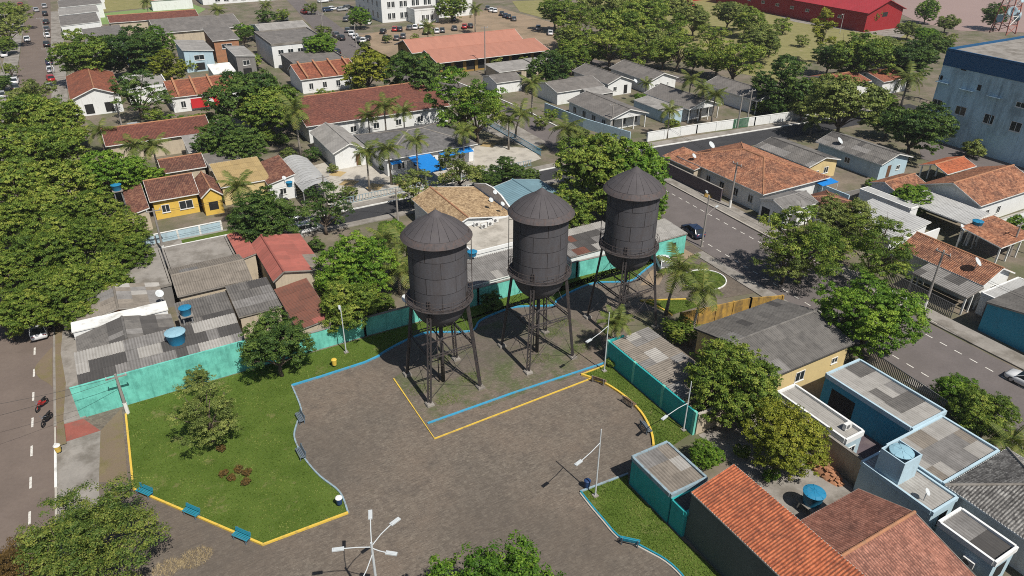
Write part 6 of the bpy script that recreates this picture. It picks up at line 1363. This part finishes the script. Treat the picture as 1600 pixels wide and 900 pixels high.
# ------------------------------------------------------------------ roof tanks, coolers, dishes, piles
def tank(p, r_, h, mat, lidmat, label, stand=0.0, ground=0.0):
    t = thing('water_tank', label, 'water tank', p); z = stand
    MB().lathe([(r_ * 0.8, z), (r_ * 0.98, z + h * 0.86), (r_ * 1.04, z + h * 0.9), (r_ * 1.04, z + h * 0.95)], 20).build('vessel', mat, t, True)
    lid = MB().lathe([(r_ * 1.06, z + h * 0.94), (r_ * 0.7, z + h * 1.03), (0.0, z + h * 1.09)], 20).build('lid', lidmat, t)
    for k in range(8):
        a = k * PI / 4; MB().bar((r_ * 0.15 * math.cos(a), r_ * 0.15 * math.sin(a), z + h * 1.085), (r_ * math.cos(a), r_ * math.sin(a), z + h * 0.98), 0.06, 0.04).build('lid_rib', lidmat, lid)
    if stand > 0.3:
        for sx, sy in ((-1, -1), (1, -1), (1, 1), (-1, 1)): MB().bar((sx * r_ * 0.8, sy * r_ * 0.8, -0.1), (sx * r_ * 0.65, sy * r_ * 0.65, z - 0.08), 0.12, 0.12).build('leg', 'galv', t)
        MB().box((-r_, -r_, z - 0.1), (r_, r_, z)).build('platform', 'concrete', t)
p = Q(275, 527, 4.2); tank((p.x, p.y, 3.6), 0.95, 1.3, 'tank_blue', 'tank_pale', 'large blue tank with pale lid above the patchwork roof')
p = Q(290, 486, 4.6); tank((p.x, p.y, 0), 0.62, 0.9, 'tank_blue', 'tank_blue', 'small blue tank on a tall stand beside the tan roof', 4.2)
tank((24.85, -32.45, 4.47), 0.88, 1.0, 'tank_pale', 'tank_pale', 'pale blue round tank inside the square turret')
p = Q(1271, 775, 1.6); tank((p.x, p.y, 0), 0.85, 1.2, 'tank_blue', 'tank_blue', 'blue tank with ribbed lid in the yard beside the tiled roofs', 0.9)
p = Q(1527, 350, 3.4); tank((p.x, p.y, 0), 0.7, 0.9, 'tank_blue', 'tank_blue', 'blue tank on a steel stand before the open clay garage', 3.0)
p = Q(738, 397, 3.7); tank((p.x, p.y, 3.5), 0.6, 0.6, 'tank_blue', 'tank_blue', 'low blue tank on the white ledge beside the first tower')
p = Q(182, 293, 4.0); tank((p.x, p.y, 0), 0.7, 0.9, 'tank_blue', 'tank_blue', 'blue tank among the bright trees behind the brown side roof', 3.6)
p = Q(452, 288, 3.5); tank((p.x, p.y, 3.2), 0.5, 0.7, 'tank_blue', 'tank_blue', 'tiny blue tank on the rust-brown roof')
def cooler(p, label, rz=0.0):
    t = thing('air_conditioner', label, 'air conditioner', p, rz); MB().box((-0.42, -0.16, 0), (0.42, 0.16, 0.58)).build('case', 'frame_white', t)
    MB().lathe([(0.0, 0), (0.22, 0.0), (0.22, 0.02), (0.0, 0.02)], 16).build('fan_grille', 'gate_grey', t).matrix_local = Matrix.Translation((-0.1, -0.165, 0.3)) @ Matrix.Rotation(PI / 2, 4, 'X')
for u, v, z, lb in [(745, 353, 3.6, 'air conditioner nearest the first tank on the beige flat roof'), (756, 356, 3.6, 'second air conditioner on the beige flat roof'), (766, 352, 3.6, 'third air conditioner on the beige flat roof'), (774, 347, 3.6, 'air conditioner below the white parapet curve'), (1493, 780, 1.7, 'air conditioner hanging by the narrow parapet building'), (1323, 669, 3.1, 'air conditioner on the narrow pale annex roof')]:
    cooler(Q(u, v, z), lb)
cooler((23.04, -40.2, 1.5), 'air conditioner on the shaded wall of the small pale blue block', -PI / 2)
def sat_dish(p, rad, label, a=R(-70)):
    t = thing('satellite_dish', label, 'satellite dish', p); link('dish', dish_mesh(rad * 0.72), 'lamp_grey', t, None, Matrix.Translation((0, 0, 0.9)) @ Matrix.Rotation(a, 4, 'Z') @ Matrix.Rotation(R(45), 4, 'Y'))
    MB().tube([(0, 0, 0), (0, 0, 0.9)], 0.04, 6).build('mast', 'galv', t)
for u, v, z, rad, lb in [(1110, 235, 4.2, 0.9, 'large white dish on the orange clay roof'), (1083, 252, 3.3, 0.6, 'small white dish on the clay lean-to'), (1523, 420, 3.9, 0.8, 'white dish on the clay front house roof'), (1500, 365, 2.5, 0.7, 'white dish beside the blue tank stand'), (1310, 228, 3.0, 0.9, 'grey dish behind the cream bungalow'), (767, 322, 4.2, 0.5, 'white dish on the curved white parapet'), (773, 310, 4.2, 0.45, 'second white dish on the curved white parapet'), (785, 328, 4.0, 0.45, 'third white dish by the teal-blue roof'), (634, 478, 2.4, 0.7, 'white dish peeking over the peeling teal wall'), (992, 133, 3.6, 0.7, 'white dish between the white gabled houses'), (1443, 782, 3.1, 0.4, 'white dish at the end of the narrow parapet building'), (252, 470, 3.6, 0.6, 'grey dish on the pale sheet gable house'), (445, 287, 3.6, 0.45, 'white dish next to the arched roof')]:
    sat_dish(Q(u, v, z), rad, lb)
t = thing('curved_parapet', 'curved white parapet along the sand-tiled house roof edge', 'parapet', (23.2, 31.6, 0))
mb = MB()
prof = [(-6.4, 3.3), (-4.5, 3.7), (-2, 4.6), (0.4, 4.9), (2.6, 4.7), (6.3, 3.5)]
for i in range(len(prof) - 1): mb.bar((0, prof[i][0], prof[i][1]), (0, prof[i + 1][0], prof[i + 1][1]), 0.22, 0.35)
mb.build('coping', 'white_paint', t)
MB().add([(0, y, 0) for y, z in prof] + [(0, y, z) for y, z in prof], [(i, i + 1, i + 7, i + 6) for i in range(5)]).build('wall_face', 'white_wall', t)
rs = random.Random(5)
def rubble(name, label, cat, c, rx, ry, h, mat, n=1, bricks=0):
    t = thing(name, label, cat, c); mb = MB(); N = 14
    for j in range(6):
        for i in range(N):
            a = 2 * PI * i / N; k = 1 - j / 5.5; mb.v.append((rx * k * math.cos(a) * rs.uniform(0.9, 1.1), ry * k * math.sin(a) * rs.uniform(0.9, 1.1), h * (1 - k * k) * rs.uniform(0.85, 1.1)))
    for j in range(5):
        for i in range(N): mb.f.append((j * N + i, j * N + (i + 1) % N, (j + 1) * N + (i + 1) % N, (j + 1) * N + i))
    mb.f.append(tuple(5 * N + i for i in range(N))); mb.build('mound', mat, t, bricks == 0)
    br = MB().box((-0.15, -0.08, -0.05), (0.15, 0.08, 0.05)).mesh('brick')
    for k in range(bricks):
        a, q = rs.uniform(0, 2 * PI), math.sqrt(rs.random()) * 0.95
        link('brick', br, 'brick_raw', t, None, Matrix.Translation((rx * q * math.cos(a), ry * q * math.sin(a), h * (1 - q * q) + 0.05)) @ Matrix.Rotation(rs.uniform(0, 6), 4, 'Z') @ Matrix.Rotation(rs.uniform(-0.5, 0.5), 4, 'X'))
def tuft(label, c, n, rad, lf='leaf_dry'):
    t = thing('dry_tuft', label, 'dry grass', c); vs = []; fs = []; tone = []
    for k in range(n):
        a = rs.uniform(0, 2 * PI); q = rad * math.sqrt(rs.random()); b = rs.uniform(0, 2 * PI); L_ = rs.uniform(0.15, 0.45); x, y = q * math.cos(a), q * math.sin(a) * 0.7; i = len(vs)
        vs += [(x - 0.012, y, 0.0), (x + 0.012, y, 0.0), (x + L_ * math.cos(b), y + L_ * math.sin(b), rs.uniform(0.04, 0.2))]; fs.append((i, i + 1, i + 2)); tone.append(rs.random())
    me = bpy.data.meshes.new('blades'); me.from_pydata(vs, [], fs); at = me.attributes.new('tone', 'FLOAT', 'FACE'); at.data.foreach_set('value', tone); link('blades', me, lf, t)
tuft('heap of straw-coloured cut grass on the paving below the yellow kerb', Q(305, 872), 900, 1.3, 'leaf_straw'); tuft('smaller straw-coloured patch beside the feathery tree', Q(262, 888), 600, 1.1, 'leaf_straw')
for i, (u, v) in enumerate([(655, 610), (700, 625), (735, 590), (690, 560), (860, 520), (905, 545), (845, 560), (880, 505)]):
    tuft('weed patch in the tower enclosure paving, %s from the yellow line' % ORD[i], Q(u, v), 420, 1.2, 'grass_blade')
rubble('brick_pile', 'long heap of broken orange bricks in the yard', 'brick pile', Vector((23.2, -27.6, 0)), 0.75, 2.2, 0.9, 'brick_raw', bricks=70)
rubble('sand_heap', 'orange sand heap on the street pavement beside the pole', 'sand heap', Q(1112, 306), 1.5, 1.3, 1.0, 'ochre_fence')
t = thing('banner', 'red banner with white disc on the row house front', 'banner', (-3.2, 110.6, 0)); MB().box((-3.0, -0.03, 0.6), (3.0, 0.03, 2.6)).build('cloth', 'red_cloth', t)
MB().lathe([(0.0, 0), (0.75, 0), (0.75, 0.03), (0.0, 0.03)], 18).build('disc', 'white_paint', t).matrix_local = Matrix.Translation((0.8, -0.035, 1.6)) @ Matrix.Rotation(PI / 2, 4, 'X')
t = thing('outdoor_stair', 'orange tiled outdoor stair beside the red clay house', 'stair', Q(1545, 318)); st = MB().box((-0.6, -0.16, 0), (0.6, 0.16, 0.18)).mesh('step')
for k in range(12): link('step', st, 'clay_orange' if False else 'brick_raw', t, None, Matrix.Translation((0.16 * k, 0.30 * k - 1.5, 0.18 * k)))

# ------------------------------------------------------------------ vehicles
def car_meshes():
    def loft(st, n=10):
        mb = MB()
        for x, w, z0, z1 in st:
            pr = [(-w * 0.92, z0), (w * 0.92, z0), (w, z0 + (z1 - z0) * 0.3), (w * 0.98, z0 + (z1 - z0) * 0.7), (w * 0.86, z1), (-w * 0.86, z1), (-w * 0.98, z0 + (z1 - z0) * 0.7), (-w, z0 + (z1 - z0) * 0.3)]
            mb.v += [(x, y, z) for y, z in pr]
        for i in range(len(st) - 1):
            for k in range(8): k2 = (k + 1) % 8; mb.f.append((8 * i + k, 8 * i + k2, 8 * i + 8 + k2, 8 * i + 8 + k))
        mb.f += [tuple(range(8))[::-1], tuple(8 * (len(st) - 1) + k for k in range(8))]
        return mb
    body = loft([(-2.1, 0.66, 0.35, 0.72), (-1.95, 0.80, 0.26, 0.92), (-1.2, 0.86, 0.22, 0.98), (0.6, 0.86, 0.22, 0.95), (1.3, 0.85, 0.24, 0.86), (1.9, 0.80, 0.26, 0.74), (2.1, 0.62, 0.32, 0.60)])
    def cab(st):
        mb = MB()
        for x, w0, w1, z0, z1 in st: mb.v += [(x, -w0, z0), (x, -w1, z1), (x, w1, z1), (x, w0, z0)]
        for i in range(len(st) - 1):
            for k in range(3): mb.f.append((4 * i + k, 4 * i + 4 + k, 4 * i + 5 + k, 4 * i + 1 + k))
        return mb
    glass = cab([(-1.95, 0.74, 0.70, 0.90, 0.93), (-1.45, 0.78, 0.64, 0.90, 1.40), (0.25, 0.78, 0.64, 0.90, 1.41), (1.05, 0.76, 0.72, 0.88, 0.92)])
    roof = cab([(-1.50, 0.67, 0.60, 1.36, 1.43), (-0.6, 0.68, 0.61, 1.39, 1.47), (0.28, 0.67, 0.60, 1.37, 1.44)])
    pil = MB()
    for s in (-1, 1):
        for (xa, xb) in ((-1.92, -1.46), (-0.55, -0.55), (1.03, 0.26)): pil.bar((xa, s * 0.775 if xa < -1 or xa > 0.9 else s * 0.785, 0.92), (xb, s * 0.655, 1.40), 0.07, 0.05)
    wh = MB(); wh.lathe([(0.0, -0.1), (0.2, -0.1), (0.3, -0.11), (0.33, -0.06), (0.33, 0.06), (0.3, 0.11), (0.2, 0.1), (0.0, 0.1)], 14)
    rim = MB(); rim.lathe([(0.0, 0.115), (0.19, 0.115), (0.2, 0.09)], 10); rim.lathe([(0.0, -0.115), (0.19, -0.115), (0.2, -0.09)], 10)
    hl = MB().box((-0.05, -0.16, -0.06), (0.05, 0.16, 0.06))
    return [m.mesh(n, sm) for m, n, sm in ((body, 'body', True), (glass, 'windows', False), (roof, 'roof', False), (pil, 'pillars', False), (wh, 'wheel', False), (rim, 'rim', False), (hl, 'headlight', False))]
CM = car_meshes(); _cc = {}
def car(x, y, rz, colour, label, group=None, s=1.0):
    t = thing('parked_car', label, 'car', (x, y, 0.01), rz, group, (s, s, s))
    for i, nm in ((0, 'body'), (2, 'roof'), (3, 'pillars')):
        k = (i, colour)
        if k not in _cc: me = CM[i].copy(); me.materials.append(MATS['car_' + colour]); _cc[k] = me
        link(nm, _cc[k], None, t)
    link('windows', CM[1], 'glass_dark', t)
    for wx in (-1.3, 1.3):
        for wy in (-0.74, 0.74):
            w = link('wheel', CM[4], 'rubber', t, None, Matrix.Translation((wx, wy, 0.33)) @ Matrix.Rotation(PI / 2, 4, 'X')); link('rim', CM[5], 'galv', w)
    for wy in (-0.52, 0.52):
        link('headlight', CM[6], 'chrome', t, None, Matrix.Translation((2.03, wy, 0.58)))
        k = 'tail'
        if k not in _cc: me = CM[6].copy(); me.name = 'tail_light'; me.materials.clear(); me.materials.append(MATS['lamp_red']); _cc[k] = me
        link('tail_light', _cc[k], None, t, None, Matrix.Translation((-2.04, wy, 0.72)))
    return t
p = Q(1592, 600); car(p.x + 0.4, p.y - 0.6, R(93), 'white', 'white hatchback driving on the eastern street at the frame edge')
p = Q(1036, 416); car(p.x, p.y, R(62), 'white', 'white car parked by the blue kerb behind the third tower')
p = Q(1090, 366); car(p.x - 0.6, p.y + 0.4, R(80), 'navy', 'dark blue car parked beside the small teal house')
p = Q(482, 362); car(p.x, p.y, R(4), 'white', 'white car under the dark thin street tree'); p = Q(470, 350); car(p.x, p.y, R(2), 'silver', 'silver car behind the white one under the street tree')
p = Q(215, 203); car(p.x, p.y, R(3), 'silver', 'silver car in the walled yard by the maroon roof'); p = Q(62, 520); car(p.x, p.y, R(92), 'white', 'pale car in the shade of the canopy on the avenue')
cols = ['white', 'silver', 'black', 'grey', 'white', 'navy', 'red', 'black', 'white', 'grey']
def series(pts, tmpl, group, rz, seed):
    rr = random.Random(seed); cnt = {}
    for i, q in enumerate(pts):
        c = q[2] if len(q) > 2 else rr.choice(cols); k = cnt.get(c, 0); cnt[c] = k + 1
        p = Q(q[0], q[1]); car(p.x, p.y, rz + rr.gauss(0, 0.06), c, tmpl % (c, ORD[k]), group)
series([(78, 138, 'silver'), (80, 126, 'red'), (80, 112, 'white'), (78, 100, 'navy'), (74, 72, 'black'), (74, 58, 'white'), (74, 48, 'grey'), (73, 37, 'black'), (71, 24, 'black'), (70, 12, 'silver')], '%s car on the shop side of the avenue, %s such from the gable house', 'cars along the far avenue', R(91), 1)
series([(24, 140, 'grey'), (24, 130, 'white'), (4, 152, 'silver'), (32, 38, 'grey'), (32, 26, 'white'), (33, 10, 'red'), (10, 46, 'white'), (8, 88, 'white')], '%s car on the tree side of the avenue, %s such from crossing', 'cars along the far avenue', R(91), 2)
series([(43, 64, 'white'), (57, 18, 'silver')], '%s car driving along the far avenue, %s such from the crossing', 'cars along the far avenue', R(91), 3)
series([(526, 84, 'black'), (533, 62, 'black'), (525, 57, 'grey'), (445, 31, 'white'), (475, 21, 'red')], '%s car on the far road by the offices, %s such from the market', 'cars on the far road', R(88), 4)
series([(544, 50), (550, 55), (556, 60), (562, 65), (568, 66), (575, 63), (541, 33), (545, 27), (576, 38), (599, 52), (617, 48), (625, 48), (640, 46), (649, 45), (659, 44), (665, 53), (674, 52), (682, 51), (691, 50), (710, 47), (726, 44), (735, 43), (603, 62), (630, 59), (620, 62), (709, 32)], '%s car in the dirt lot by the offices, %s such from the road', 'cars in the dirt lot', R(62), 5)
series([(762, 15), (768, 18), (773, 19), (784, 24), (790, 27), (795, 29), (803, 32), (841, 46, 'silver'), (860, 54, 'white'), (882, 62, 'black'), (893, 64, 'white'), (950, 92, 'black')], '%s car along the park fence, %s such from the offices', 'cars along the park fence', R(62), 6)
series([(512, 18), (520, 16), (535, 17), (545, 14), (505, 4), (513, 2)], '%s car behind the office fence, %s such from the far road', 'cars behind the office fence', R(5), 7)
p = Q(1080, 12); t = car(p.x, p.y, R(20), 'red', 'red minibus at the edge of the riverside park', None, 1.3)
def motorbike(u, v, rz, mat, label):
    t = thing('motorbike', label, 'motorbike', Q(u, v), rz, 'motorbikes parked on the avenue')
    wm = MB(); ring = [(0.27 * math.cos(a), 0, 0.27 * math.sin(a)) for a in np.linspace(0, 2 * PI, 15)]; wm.tube(ring, 0.055, 6, False); me = wm.mesh('wheel')
    for x in (-0.62, 0.62): link('wheel', me, 'rubber', t, (x, 0, 0.32))
    mb = MB(); mb.tube([(-0.55, 0, 0.38), (-0.1, 0, 0.45), (0.25, 0, 0.65), (0.45, 0, 0.85)], [0.09, 0.16, 0.14, 0.05], 8); mb.tube([(0.62, 0, 0.32), (0.42, 0, 0.95)], 0.035, 6); mb.build('frame', mat, t)
    MB().tube([(0.0, 0, 0.78), (0.28, 0, 0.82)], [0.13, 0.10], 8).build('fuel_tank', mat, t); MB().tube([(-0.75, 0, 0.80), (-0.4, 0, 0.76), (0.0, 0, 0.74)], [0.06, 0.12, 0.09], 8).build('seat', 'rubber', t)
    MB().tube([(0.32, -0.33, 1.0), (0.42, 0, 0.96), (0.32, 0.33, 1.0)], 0.022, 6).build('handlebar', 'chrome', t); MB().lathe([(0.0, 0), (0.09, 0.02), (0.09, 0.1), (0, 0.12)], 8, (0.5, 0, 0.82)).build('headlight', 'chrome', t)
    MB().tube([(-0.2, -0.14, 0.3), (-0.85, -0.16, 0.36)], 0.045, 6).build('exhaust', 'chrome', t)
motorbike(67, 637, R(-125), 'car_red', 'red motorbike parked by the avenue kerb'); motorbike(75, 660, R(-120), 'car_black', 'black motorbike parked next to the red one')

# ------------------------------------------------------------------ light haze over the town
hz = MB().box((-1520, -320, -1.1), (1820, 2520, 46.5)).build('haze', None); hz['kind'] = 'stuff'; hz['label'] = 'thin pale haze in the air over the town'; hz['category'] = 'haze'
hm = bpy.data.materials.new('haze'); hm.use_nodes = True; hm.node_tree.nodes.clear()
ho = hm.node_tree.nodes.new('ShaderNodeOutputMaterial'); hv = hm.node_tree.nodes.new('ShaderNodeVolumePrincipled')
hv.inputs['Color'].default_value = (0.86, 0.91, 0.96, 1); hv.inputs['Density'].default_value = 0.00016; hv.inputs['Anisotropy'].default_value = 0.2
hm.node_tree.links.new(hv.outputs[0], ho.inputs['Volume']); hz.data.materials.append(hm)
